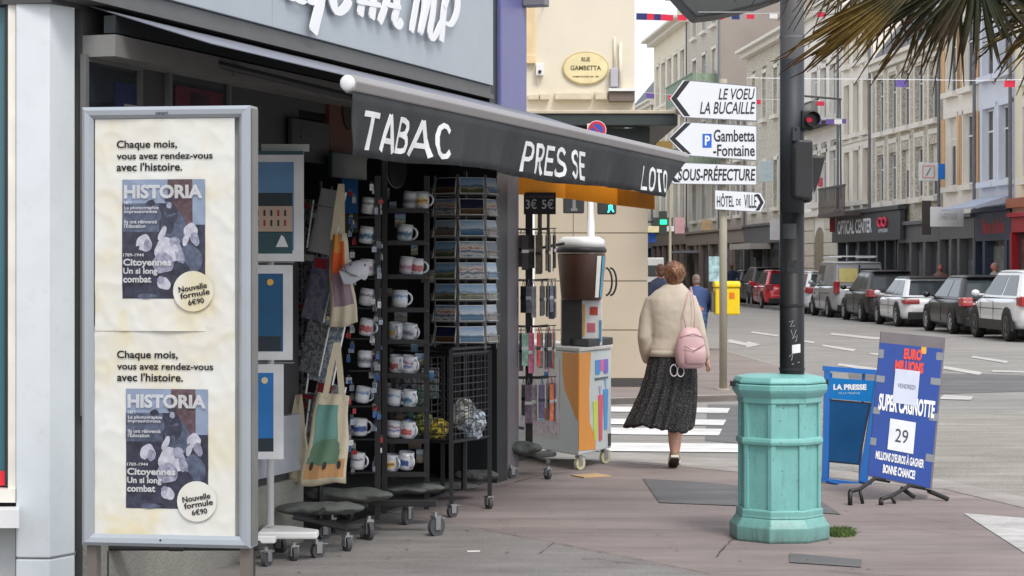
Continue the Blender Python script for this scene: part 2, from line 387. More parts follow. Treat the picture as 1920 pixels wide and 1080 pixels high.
mb = MB(); mb.box(sc0+.02, -.08, 0, s_end-.35, .3, 2.35); part('corner_column', mb, antr, shop)
mb = MB(); mb.box(s_end-.33, -.06, 0, s_end-.02, .3, 2.35); part('corner_panel', mb, S('panel_warmgrey', (120, 116, 120), rough=.6), shop)
mb = MB(); mb.box(-.02, -.03, 0, s_wall, 0, .38); part('plinth', mb, S('plinth_stone', (140, 138, 130), rough=.9, bump=.4, dirt=.3), shop)
# pale skirting board seen between the racks
mb = MB(); mb.box(1.0, -.06, .43, 2.35, -.002, .75); part('skirting', mb, S('pale_grey', (168, 172, 178), rough=.5), shop)
# two recessed display frames in the wall
def display(x0p, x1p, ytop, cols, rail):
    a, b = shop_s(x0p), shop_s(x1p); zt = shop_z((x0p+x1p)/2, ytop)
    mb = MB(); mb.box(a, -.03, .9, a+.03, -.001, zt); mb.box(b-.03, -.03, .9, b, -.001, zt); mb.box(a+.03, -.03, zt-.03, b-.03, -.001, zt); mb.box(a+.03, -.03, .9, b-.03, -.001, .93)
    wf = part('window_frame', mb, M('frame_grey', (.14, .14, .14), rough=.4), shop)
    mb = MB(); mb.box(a+.03, -.012, .93, b-.03, -.002, zt-.03); part('pane', mb, glassd, wf)
    for i, (u0, u1, v0, v1, c) in enumerate(cols):
        mb = MB(); mb.box(a+(b-a)*u0, -.018, zt-v1, a+(b-a)*u1, -.0125, zt-v0); part('poster', mb, c, wf)
dred = M('dark_red', (.10, .012, .025), rough=.5); navy = M('navy', (.012, .02, .07), rough=.5)
display(150, 258, 112, [(.55, .9, .1, .5, navy), (.7, .96, .2, .235, S('shelf_pale', (150, 140, 135))), (.62, .68, .24, .7, S('wood_tan', (130, 95, 75))), (.7, .9, .3, .6, S('sticker_olive', (70, 60, 40)))], 1)
display(308, 425, 124, [(.12, .88, .12, .6, dred), (.35, .65, .14, .22, S('label_mauve', (90, 75, 85)))], 1)
# script letters of the shop name, built from brush strokes, only the lower part is in view
lw = MB(); zt_ = 0
def stroke(pts, wid=.055, y=-.165, off=.12):
    off = .15; y = -.15; P = [(shop_s(x, off), shop_z(x, yy, off)) for x, yy in pts]
    # smooth
    Q = []
    for i in range(len(P)-1):
        p0, p1, p2, p3 = P[max(i-1, 0)], P[i], P[i+1], P[min(i+2, len(P)-1)]
        for t in [0, .25, .5, .75]:
            Q.append(tuple(.5*(2*p1[k]+(-p0[k]+p2[k])*t+(2*p0[k]-5*p1[k]+4*p2[k]-p3[k])*t*t+(-p0[k]+3*p1[k]-3*p2[k]+p3[k])*t**3) for k in (0, 1)))
    Q.append(P[-1]); rs = []
    for i, q in enumerate(Q):
        a, b = Q[max(i-1, 0)], Q[min(i+1, len(Q)-1)]; d = Vector((b[0]-a[0], b[1]-a[1])); 
        if d.length < 1e-6: d = Vector((0, 1))
        d.normalize(); n = Vector((-d.y, d.x)); ww = wid*(.62+.5*abs(d.y))*(.75 if i in (0, len(Q)-1) else 1)
        l = (q[0]+n.x*ww/2*1.75, q[1]+n.y*ww/2); r = (q[0]-n.x*ww/2*1.75, q[1]-n.y*ww/2)
        rs.append([(l[0], y-.004, l[1]), (r[0], y-.004, r[1]), (r[0], y+.004, r[1]), (l[0], y+.004, l[1])])
    lw.rings(rs)
def letter(strokes, wid=.07):
    global lw
    lw = MB()
    for i_, s_ in enumerate(strokes): n0 = len(lw.v); stroke(s_, wid); lw.v[n0:] = [(p[0], p[1]-.0026*i_, p[2]) for p in lw.v[n0:]]
    return part('letter', lw, wink, shop)
letter([[(548, -60), (545, -8), (553, -2), (566, 4), (574, -4)]], .04)
letter([[(580, -55), (574, -15), (585, 2), (600, -20), (606, -60)], [(606, -60), (599, 5), (592, 36), (586, 62)]], .066)
letter([[(668, -60), (640, -60), (622, -20), (630, 20), (645, 16), (656, -2)]], .066)
letter([[(682, -70), (678, 0), (675, 30)], [(704, -64), (699, 5), (696, 36)], [(668, 2), (690, 6), (712, 10)]], .05)
letter([[(742, -70), (724, 5), (711, 43)], [(744, -70), (743, 10), (739, 38), (746, 50), (753, 38)], [(724, 8), (736, 11), (750, 14)]], .052)
letter([[(790, -50), (780, 10), (771, 60)], [(792, -50), (795, 10), (786, 64)], [(812, -44), (797, 20), (787, 62)], [(814, -44), (810, 20), (804, 62), (811, 72), (826, 40)]], .046)
letter([[(840, -30), (832, 20), (827, 78)], [(832, 14), (843, -16), (856, -10), (856, 20), (846, 44), (835, 44)]], .052)
# interior clutter that catches a little light
def at_s(x, y, off): return Vector((shop_s(x, off), -off, shop_z(x, y, off)))
def iboard(name, x0p, y0p, x1p, y1p, off, mat, label, cat, txt=None, rnd_=0):
    r = thing(name, label, cat, P0, SRZ)
    a = at_s(x0p, y1p, off); b = at_s(x1p, y0p, off); mb = MB(); mb.box(a.x, -off, a.z, b.x, -off+.03, b.z); part('panel', mb, mat, r, bev=.006)
    z0, z1 = shop_z(x0p, y1p, off), shop_z(x0p, y0p, off)
    return r, a, b
r_, a_, b_ = iboard('menu_board', 548, 232, 618, 300, .05, M('slate', (.03, .032, .034), rough=.5), 'dark grey notice board with faint lettering high on the shop wall', 'board')
for q_ in range(4): mb = MB(); mb.box(a_.x+.12, -.056, a_.z+.04+q_*.045, a_.x+(b_.x-a_.x)*(.55+.08*(q_ % 2)), -.051, a_.z+.055+q_*.045); part('faint_line', mb, M('faint_ink', (.06, .06, .062)), r_)
r_, a_, b_ = iboard('brand_sign', 618, 205, 690, 292, .02, M('rust', (.12, .035, .015), rough=.6), 'rusty orange sign with dark round emblem behind the awning edge', 'sign')
mb = MB(); mb.rings([[(a_.x+.3+.11*math.cos(t), yy, a_.z+.28+.11*math.sin(t)) for t in [k*math.pi/10 for k in range(20)]] for yy in (-.028, -.021)]); part('emblem', mb, M('dk', (.02, .012, .01)), r_)
r_, a_, b_ = iboard('screen_sign', 624, 292, 688, 332, .12, M('screen_dark', (.012, .03, .04), rough=.3), 'dark teal rectangular sign above the tote bags', 'sign')
r = thing('round_sign', 'round black shop sign with pale rim hanging under the awning', 'sign', px(743, 318, 12.4), SRZ-R(20))
mb = MB(); mb.rings([[(.085*k*math.cos(t), yy, .085*1.25*k*math.sin(t)) for t in [q*math.pi/14 for q in range(28)]] for yy, k in ((-.012, 1), (.012, 1))]); part('disc', mb, M('blackgloss', (.006, .006, .007), rough=.3), r)
mb = MB(); mb.tube([(.09*math.cos(t), 0, .112*math.sin(t)) for t in [q*math.pi/14 for q in range(29)]], .005, 6); part('rim', mb, S('rimgrey', (120, 118, 118)), r)
# magazine shelves in the recess
shr = thing('magazine_shelves', 'dark shelves of small boxes deep inside the shop entrance', 'shelf', P0, SRZ)
mb = MB()
for k in range(6): mb.box(s_wall+.3, 1.7, .4+k*.36, s_end-.5, 2.15, .43+k*.36)
part('shelf', mb, blackp, shr)
cm = [M('mag%d' % i, c, rough=.5) for i, c in enumerate([(.25, .05, .04), (.05, .1, .25), (.3, .25, .1), (.08, .18, .1), (.25, .25, .25), (.1, .1, .12)])]
rnd = random.Random(5); mb = MB()
for k in range(6):
    x = s_wall+.35
    while x < s_end-.6:
        ww = rnd.uniform(.05, .2); mb.box(x, 1.66, .43+k*.36, x+ww-.01, 1.8, .43+k*.36+rnd.uniform(.15, .3), rnd.randrange(6)); x += ww
o = part('box', mb, cm, shr); o['kind'] = 'stuff'

# neighbour's white pillar with window at the far left edge
pil = thing('white_pillar', 'tall white panelled pillar at the left edge of the shop front', 'pillar')
Dp = 9.2
def pp(x, D): return ((x-960)/F*D, D)
poly = ccw([pp(30, Dp-.02), pp(92, Dp-.03), pp(140, Dp+.12), pp(140, Dp+.5), pp(30, Dp+.5)])
zj = H-(1046-HY)/F*Dp
mb = MB(); mb.prism(poly, zj+.004, 4.5); part('panel', mb, white_pl, pil, bev=.006)
mb = MB(); mb.prism(poly, 0, zj-.004); part('panel', mb, white_pl, pil, bev=.006)
mb = MB(); mb.prism(ccw([(p[0]*.999, p[1]+.01) for p in poly]), zj-.0045, zj+.0045); part('joint', mb, M('joint', (.2, .2, .2)), pil)
nsw = thing('shop_window', 'neighbouring shop window with pale frame and red strip at the left edge', 'window')
zb = H-(912-HY)/F*Dp; zs = H-(945-HY)/F*Dp
def lbox(name, xa, xb, Da, Db, z0, z1, mat, root): mb = MB(); mb.prism(ccw([pp(xa, Da), pp(xb, Da), pp(xb, Db), pp(xa, Db)]), z0, z1); return part(name, mb, mat, root)
lbox('window_frame', 15, 29.5, 9.2, 9.3, zb-.06, 4.5, S('frame_cream', (225, 222, 212), rough=.4), nsw)
lbox('window_seal', 9, 14.8, 9.22, 9.3, zb, 4.5, antr, nsw)
lbox('pane', -400, 8.8, 9.26, 9.28, zb, 4.5, S('teal_glass', (60, 110, 120), rough=.08, var=0), nsw)
lbox('strip', -400, 13, 9.235, 9.255, zb, zb+.065, S('red_strip', (215, 30, 50), rough=.5), nsw)
lbox('window_frame', -400, 29, 9.17, 9.3, zb-.07, zb-.01, S('frame_cream', (225, 222, 212)), nsw)
lbox('sill', -400, 36, 9.05, 9.19, zs-.09, zs-.01, whitep, nsw)
lbox('wall', -400, 29, 9.22, 9.4, 0, zs-.1, S('grey_render', (175, 178, 178), rough=.8), nsw)

# ================================================= AWNING
aw = thing('awning', 'grey fabric awning with black valance reading TABAC PRESSE LOTO over the shop front', 'awning', P0, SRZ)
AO = 1.3; AZ = 2.4; WZ = 2.8; sL = 0.0; sR = (15.39-9.0)/.9507
sL = shop_s(645, AO); sR = shop_s(1283, AO+.03)
fabm = S('awning_fabric', (128, 132, 144), rough=.75, var=.04, bump=.15, bscale=120)
valm = M('valance_fabric', (.032, .035, .038), rough=.85, var=.15, scale=3, bump=.2, bscale=90)
n = 40; mb = MB(); rs = []
for i in range(n+1):
    s_ = sL+(sR-sL)*i/n; sag = .008*math.sin(i*.9)
    rs.append([(s_, -.0-.03, WZ), (s_, -AO*.5, (AZ+.04+WZ)/2-.012+sag*.5), (s_, -AO, AZ+.045), (s_, -AO, AZ+.039), (s_, -AO*.5, (AZ+.04+WZ)/2-.02+sag*.5), (s_, -.03, WZ-.006)])
mb.rings(rs); part('fabric', mb, fabm, aw, smooth=True)
mb = MB(); rs = []
prof = [(0, .045), (-.05, .04), (-.065, .01), (-.05, -.03), (-.01, -.04), (.02, -.01)]
mb.prism([(y-AO, z+AZ) for y, z in prof][::-1], sL, sR, 'x'); part('front_bar', mb, S('bar_taupe', (150, 146, 146), rough=.4, var=.03), aw, bev=.006)
mb = MB(); mb.tube([(sL+.01, -AO-.018, AZ+.005), (sL-.004, -AO-.018, AZ+.005)], .036, 20); mb.ell((sL-.005, -AO-.018, AZ+.005), (.016, .036, .036)); part('end_cap', mb, whitep, aw, smooth=True)
mb = MB(); mb.tube([(sR-.002, -AO-.018, AZ+.005), (sR+.02, -AO-.018, AZ+.005)], .045, 16); part('end_cap', mb, S('bar_taupe', (150, 146, 146)), aw, smooth=True)
# valance: hangs from the bar, waves, shorter towards the far end
def val_y(s_, t): return -AO-.045+t*(.026*math.sin(s_*3.1)+.014*math.sin(s_*8.3+1)+.006*math.sin(s_*19+t*4)+.004*math.sin(s_*37+t*3))+t*.03+.014*t*math.exp(-(s_-sL)*3)*math.sin((s_-sL)*22-t*3)
vz_top = AZ-.03
def val_len(s_):
    k = (s_-sL)/(sR-sL); return .272+.0*k+.012*math.sin(s_*2.3+.5)
mb = MB(); rs = []; nn = 240
inL, inR = .03, .02
for i in range(nn+1):
    k = i/nn; row = []
    for j in range(7):
        t = j/6; a = sL+inL*t*2.2; b = sR-.01-t*(sR-shop_s(1250, AO+.05))
        s_ = a+(b-a)*k; row.append((s_, val_y(s_, t), vz_top-val_len(s_)*t))
    back = [(p[0], p[1]+.003, p[2]) for p in reversed(row)]
    rs.append(row+back)
mb.rings(rs); part('valance', mb, valm, aw, smooth=True)
RIB = {'T': [[(0, .92), (1, .92)], [(.5, .92), (.5, 0)]], 'A': [[(.0, 0), (.46, 1)], [(.46, 1), (1, 0)], [(.2, .3), (.8, .3)]],
 'B': [[(.09, 0), (.09, 1)], [(.05, .93), (.5, .93), (.82, .86), (.88, .73), (.78, .58), (.5, .53), (.05, .53)], [(.5, .53), (.85, .46), (.94, .28), (.85, .12), (.55, .07), (.05, .07)]],
 'C': [[(.93, .78), (.75, .92), (.48, .95), (.2, .85), (.07, .62), (.07, .38), (.2, .15), (.48, .05), (.75, .08), (.95, .22)]],
 'P': [[(.09, 0), (.09, 1)], [(.05, .93), (.55, .93), (.88, .84), (.93, .68), (.85, .5), (.55, .42), (.05, .42)]],
 'R': [[(.09, 0), (.09, 1)], [(.05, .93), (.55, .93), (.86, .84), (.9, .7), (.82, .54), (.55, .47), (.05, .47)], [(.5, .47), (.95, 0)]],
 'E': [[(.09, 0), (.09, 1)], [(.05, .93), (.92, .93)], [(.05, .52), (.82, .52)], [(.05, .07), (.95, .07)]],
 'S': [[(.88, .8), (.7, .92), (.45, .95), (.18, .87), (.1, .72), (.2, .58), (.5, .5), (.82, .42), (.92, .27), (.8, .11), (.5, .05), (.25, .08), (.05, .2)]],
 'L': [[(.09, 1), (.09, 0)], [(.05, .07), (.92, .07)]], 'O': [[(.5, .95), (.2, .86), (.07, .62), (.07, .38), (.2, .14), (.5, .05), (.8, .14), (.93, .38), (.93, .62), (.8, .86), (.5, .95)]]}
def val_letter(ch, x0p, x1p, yt, yb_):
    off = AO+.055; a, b = shop_s(x0p, off), shop_s(x1p, off); z1 = shop_z((x0p+x1p)/2, yt, off); z0 = shop_z((x0p+x1p)/2, yb_, off); W_, H_ = b-a, z1-z0; mb = MB()
    tv, th = .21*W_, .15*H_
    for si, st in enumerate(RIB[ch]):
        P = [(p[0]*W_, p[1]*H_) for p in st]; rs = []
        # densify so that the print follows the cloth
        Q = []
        for p, q in zip(P[:-1], P[1:]):
            for t in (0, .25, .5, .75): Q.append((p[0]+(q[0]-p[0])*t, p[1]+(q[1]-p[1])*t))
        Q.append(P[-1])
        for i, q in enumerate(Q):
            c, d = Q[max(i-1, 0)], Q[min(i+1, len(Q)-1)]; dx_, dz_ = (d[0]-c[0])/W_, (d[1]-c[1])/H_; l = math.hypot(dx_, dz_) or 1; nx_, nz_ = -dz_/l, dx_/l
            row = []
            for sg, dy in ((1, 0), (-1, 0), (-1, 1), (1, 1)):
                s_ = a+q[0]+sg*nx_*tv/2; zz = z0+q[1]+sg*nz_*th/2; t = max(0, min(1, (vz_top-zz)/.272)); row.append((s_, val_y(s_, t)-.0035-.0006*si+dy*.002, zz))
            rs.append(row)
        mb.rings(rs)
    part('letter', mb, wink, aw)
for ch, x0_, x1_, yt_, yb_ in (('T', 694, 722, 209, 281), ('A', 727, 755, 216, 285), ('B', 760, 779, 221, 288), ('A', 788, 817, 227, 293), ('C', 823, 848, 232, 297),
        ('P', 993, 1009, 266, 322), ('R', 1013, 1029, 270, 326), ('E', 1033, 1047, 274, 329), ('S', 1050, 1065, 277, 331), ('S', 1073, 1086, 282, 335), ('E', 1089, 1102, 285, 338),
        ('L', 1210, 1219, 312, 356), ('O', 1222, 1232, 314, 358), ('T', 1234, 1242, 317, 360), ('O', 1244, 1253, 320, 360)):
    val_letter(ch, x0_, x1_, yt_, yb_)
def val_text(s, x0p, x1p, ytop0, ybot0, bold):
    off = AO+.055; a, b = shop_s(x0p, off), shop_s(x1p, off)
    z1 = shop_z(x0p, ytop0, off); z0 = shop_z(x0p, ybot0, off)
    o = text('lettering', s, a, z0, b-a, z1-z0, wink, aw, y=0, ext=.0015, bold=bold, space=1.22)
    me = o.data.copy(); o.data = me
    for v in me.vertices:
        s_ = a+v.co.x; zz = z0+v.co.z; t = max(0, min(1, (vz_top-zz)/.245)); v.co.y = val_y(s_, t)-.004+(v.co.y)*.6
    o.location.y = 0
# lighter grey box and beam above the shop front, arms
mb = MB(); mb.box(sL, -.16, WZ-.13, sR, -.1, WZ-.05); part('roller_box', mb, antr, aw)
for sa in (sL+1.0, sR-1.2):
    mb = MB(); mb.tube([(sa, -.1, WZ-.16), (sa+.55, -.7, (AZ+WZ)/2-.12), (sa, -AO+.03, AZ-.01)], .02, 8); part('arm', mb, M('arm_dark', (.05, .05, .05), rough=.4), aw)
mb = MB(); mb.box(-.02, -.17, 2.56, s_end-1, -.0, 2.66); part('beam', mb, M('beam_grey', (.20, .20, .19), rough=.55), shop)
mb = MB(); mb.box(1.2, -.19, 2.57, 1.26, -.171, 2.63); part('beam_bracket', mb, M('beam_grey', (.20, .20, .19)), shop)
# orange fringe of a second, yellow-orange blind below the far end
off = .75
orr = thing('orange_blind', 'orange blind hanging below the far end of the awning', 'blind', P0, SRZ)
orm = S('orange_fabric', (240, 150, 20), rough=.7)
a = shop_s(945, .2); b = shop_s(1228, 1.2)
p1 = px(946, 346, 15.6); p2 = px(1150, 372, 15.9); p3 = px(1228, 392, 15.6); 
Mi = (Matrix.Translation(P0) @ Matrix.Rotation(SRZ, 4, 'Z')).inverted()
mb = MB(); q = []
for p, d, D in ((946, 330, 15.5), (1060, 340, 15.7), (1160, 352, 15.6), (1228, 366, 15.2)):
    q.append((Mi @ px(p, d, D), Mi @ px(p, {946: 362, 1060: 372, 1160: 385, 1228: 393}[p], D)))
mb.rings([[tuple(t), tuple(bm), tuple(bm+Vector((0, .01, 0))), tuple(t+Vector((0, .01, 0)))] for t, bm in q]); part('fabric', mb, orm, orr)
# ================================================= CORNER BUILDING across the side street
CY = 26.5
cb = thing('corner_building', 'cream rendered corner building with beige panelled ground floor and dark cornice', 'building', (0, CY, 0))
def cz(y, D=CY): return H-(y-HY)/F*D
def cx(x, D=CY): return (x-960)/F*D
crm = S('cream_render', (220, 212, 194), rough=.85, var=.04, scale=1.2, dirt=.10, bump=.1)
bpan = S('beige_panel', (186, 174, 154), rough=.5, var=.04, scale=2, dirt=.06)
dgreen = M('dark_green_paint', (.030, .040, .042), rough=.5, var=.1)
mb = MB(); mb.box(-12, 0, 3.57, 1.605, 30, 9.5); part('wall', mb, crm, cb)
mb = MB(); mb.box(-12, .02, 0, 1.77, 30, 3.4); part('ground_floor', mb, crm, cb)
rows = [(cz(710), cz(619)), (cz(619), cz(527)), (cz(527), cz(437)), (cz(437), cz(347))]
for z0, z1 in rows:
    for a, b in ((-3.2, -1.2), (-1.2, .8), (.8, 1.78)):
        mb = MB(); mb.box(a+.004, -.015, z0+.008, b-.004, .018, z1-.008); part('panel', mb, bpan, cb, bev=.003)
mb = MB(); mb.box(-12, -.03, 0, 1.80, .018, cz(710)-.005); part('plinth', mb, S('plinth_dark', (70, 68, 68), rough=.6), cb)
mb = MB(); mb.box(-12, -.03, cz(347), 1.80, .018, 3.4); part('shop_fascia', mb, dgreen, cb)
mb = MB(); mb.prism([(-12, -.45), (2.13, -.45), (2.13, 12), (1.7, 12), (1.7, .0), (-12, 0)], 3.405, 3.555); part('cornice', mb, dgreen, cb, bev=.01)
mb = MB(); mb.box(-12, -.48, 3.556, 2.1, 0, 3.60); part('cornice_flashing', mb, S('flashing', (190, 180, 160), rough=.7, dirt=.4), cb, bev=.01)
mb = MB()
for k, (a, b) in enumerate(((990, 1010), (1012, 1030), (1040, 1110), (1115, 1138))): mb.box(cx(a), -.10-.01*k, cz(188), cx(b), -.0, cz(178)+.01*k)
part('ledge', mb, S('ledge_pale', (205, 196, 175), rough=.8, dirt=.5), cb, bev=.01)
mb = MB(); mb.box(cx(940), -.05, cz(118), cx(1003), -.001, 9.4); mb.box(cx(940), -.08, cz(120), cx(1004), -.001, cz(104)); part('pilaster', mb, S('peach_stone', (226, 200, 158), rough=.8), cb, bev=.01)
mb = MB(); mb.tube([(cx(1163), -.04, cz(166)), (cx(1163), -.04, cz(80))], .022, 10); mb.tube([(cx(1152), -.03, cz(128)), (cx(1152), -.03, cz(70))], .012, 8); part('pipe', mb, S('pipe_cream', (225, 218, 200), rough=.6), cb, smooth=True)
mb = MB(); mb.box(cx(1144), -.12, cz(164), cx(1158), -.001, cz(129)); part('meter_box', mb, S('grey_box', (176, 176, 184)), cb, bev=.01)
mb = MB(); mb.box(cx(1140), -.2, cz(173), cx(1190), -.001, cz(168)); part('ledge', mb, whitep, cb)
mb = MB(); mb.box(cx(1141), -.16, cz(192), cx(1189), -.001, cz(174)); part('utility_box', mb, S('brown_box', (110, 100, 92), rough=.8, dirt=.5), cb, bev=.01)
cm_ = thing('security_camera', 'small white security camera box fixed on the cream corner wall', 'camera', (cx(1012), CY-.001, cz(131)))
mb = MB(); mb.box(-.05, -.1, -.08, .05, 0, .075); mb.box(-.03, -.04, -.2, -.022, 0, -.08); part('case', mb, whitep, cm_, bev=.01)
mb = MB(); mb.tube([(0, -.1, -.035), (0, -.125, -.035)], .022, 12); part('lens', mb, blackp, cm_)
ov = thing('street_name_plaque', 'oval cream street name plaque reading RUE GAMBETTA on the cream wall', 'sign', (cx(1098), CY-.004, cz(128)))
def oval(rx, rz, y0, y1, n=40): return [[(rx*math.cos(2*math.pi*k/n), y, rz*math.sin(2*math.pi*k/n)) for k in range(n)] for y in (y0, y1)]
mb = MB(); mb.rings(oval(.30, .215, -.03, 0)); part('rim', mb, S('plaque_rim', (190, 172, 118), rough=.5), ov)
mb = MB(); mb.rings(oval(.285, .2, -.034, -.0305)); part('plate', mb, S('plaque', (226, 212, 165), rough=.4), ov)
brink = S('brown_ink', (95, 85, 60))
text('lettering', 'RUE', -.055, .085, .11, .055, brink, ov, y=-.036, bold=.02)
text('lettering', 'GAMBETTA', -.20, -.03, .40, .062, brink, ov, y=-.036, bold=.02)
text('lettering', 'HOMME POLITIQUE 1838 - 1882', -.17, -.125, .34, .022, brink, ov, y=-.036, bold=.01)
# left row of the main street behind the corner building
lr = thing('side_row_building', 'plain cream street front running away behind the corner building', 'building', (0, 0, 0))
mb = MB(); mb.prism(ccw([(-12, 56.6), (2.9, 56.6), (6.2, 130), (-12, 130)]), 0, 5.5); part('wall', mb, S('side_row_grey', (150, 146, 138), rough=.8), lr)

# ================================================= STREET FRONT on the right
RZR = math.atan2(-1, B_)
def rowD(x): return A_/((x-960)/F+B_)
def rowL(D): return -D*math.sqrt(1+B_*B_)     # local x of a depth (origin of every facade: D=0)
ROW0 = Vector((A_, 0, 0))
slate = M('slate_roof', (.10, .105, .115), rough=.6, var=.15, bump=.3, bscale=20)
stone_t = S('trim_stone', (234, 228, 216), rough=.8, var=.05)
curtain = S('curtain', (206, 200, 190), rough=.9, var=.12, scale=2)
def rubble(name, c1, c2, c3):
    m = bpy.data.materials.new(name); m.use_nodes = True; nt = m.node_tree; b = nt.nodes['Principled BSDF']; b.inputs['Roughness'].default_value = .9
    tc = nt.nodes.new('ShaderNodeTexCoord'); mp = nt.nodes.new('ShaderNodeMapping'); mp.inputs['Scale'].default_value = (3.2, 3.2, 6.5); nt.links.new(tc.outputs['Object'], mp.inputs[0])
    vo = node(nt, 'ShaderNodeTexVoronoi'); nt.links.new(mp.outputs[0], vo.inputs[0])
    sp = nt.nodes.new('ShaderNodeSeparateColor'); nt.links.new(vo.outputs['Color'], sp.inputs[0])
    r_ = ramp(nt, [(0, c1), (.5, c2), (1, c3)], sp.outputs[0])
    ve = node(nt, 'ShaderNodeTexVoronoi', feature='DISTANCE_TO_EDGE'); nt.links.new(mp.outputs[0], ve.inputs[0])
    mr = node(nt, 'ShaderNodeMapRange', i1=0.0, i2=.07, i3=.0, i4=1.0); nt.links.new(ve.outputs['Distance'], mr.inputs[0])
    mx = nt.nodes.new('ShaderNodeMixRGB'); mx.inputs[1].default_value = (*[v*.85 for v in c3], 1); nt.links.new(mr.outputs[0], mx.inputs[0]); nt.links.new(r_.outputs[0], mx.inputs[2]); nt.links.new(mx.outputs[0], b.inputs['Base Color'])
    bp = nt.nodes.new('ShaderNodeBump'); bp.inputs['Strength'].default_value = .6; bp.inputs['Distance'].default_value = .03; nt.links.new(mr.outputs[0], bp.inputs['Height']); nt.links.new(bp.outputs[0], b.inputs['Normal'])
    return m
rub = rubble('rubble_stone', lin((162, 152, 134)), lin((206, 196, 176)), lin((236, 228, 210)))
rub2 = rubble('rubble_stone_pale', lin((180, 170, 150)), lin((218, 209, 190)), lin((240, 233, 216)))
_wm = {}; wrd = random.Random(99); blindm = S('roller_blind', (222, 216, 202), rough=.7)
def win_mesh(w_, h_, fr, mull=1):
    k = (round(w_, 2), round(h_, 2), fr.name, mull)
    if k in _wm: return _wm[k]
    mb = MB(); t = .06
    mb.box(0, 0, 0, t, .06, h_); mb.box(w_-t, 0, 0, w_, .06, h_); mb.box(t, 0, 0, w_-t, .06, t); mb.box(t, 0, h_-t, w_-t, .06, h_)
    if mull: mb.box(w_/2-.04, 0.002, t, w_/2+.04, .062, h_-t)
    if h_ > 1.5: mb.box(t, .004, h_*.68, w_-t, .058, h_*.68+.05)
    a = mb.mesh('window_frame', fr)
    mb = MB(); mb.box(t, .035, t, w_-t, .045, h_-t); g = mb.mesh('pane', M('window_glass', (.10, .11, .115), rough=.06, var=0, spec=.6, alpha=.45))
    mb = MB(); mb.box(t, .10, t, w_*.36, .11, h_-t); mb.box(w_*.64, .10, t, w_-t, .11, h_-t); mb.box(t, .102, t, w_-t, .112, h_*.5); c = mb.mesh('curtain', curtain)
    _wm[k] = (a, g, c); return _wm[k]
winglass = M('window_glass2', (.10, .11, .115), rough=.06, var=0, spec=.6, alpha=.35)
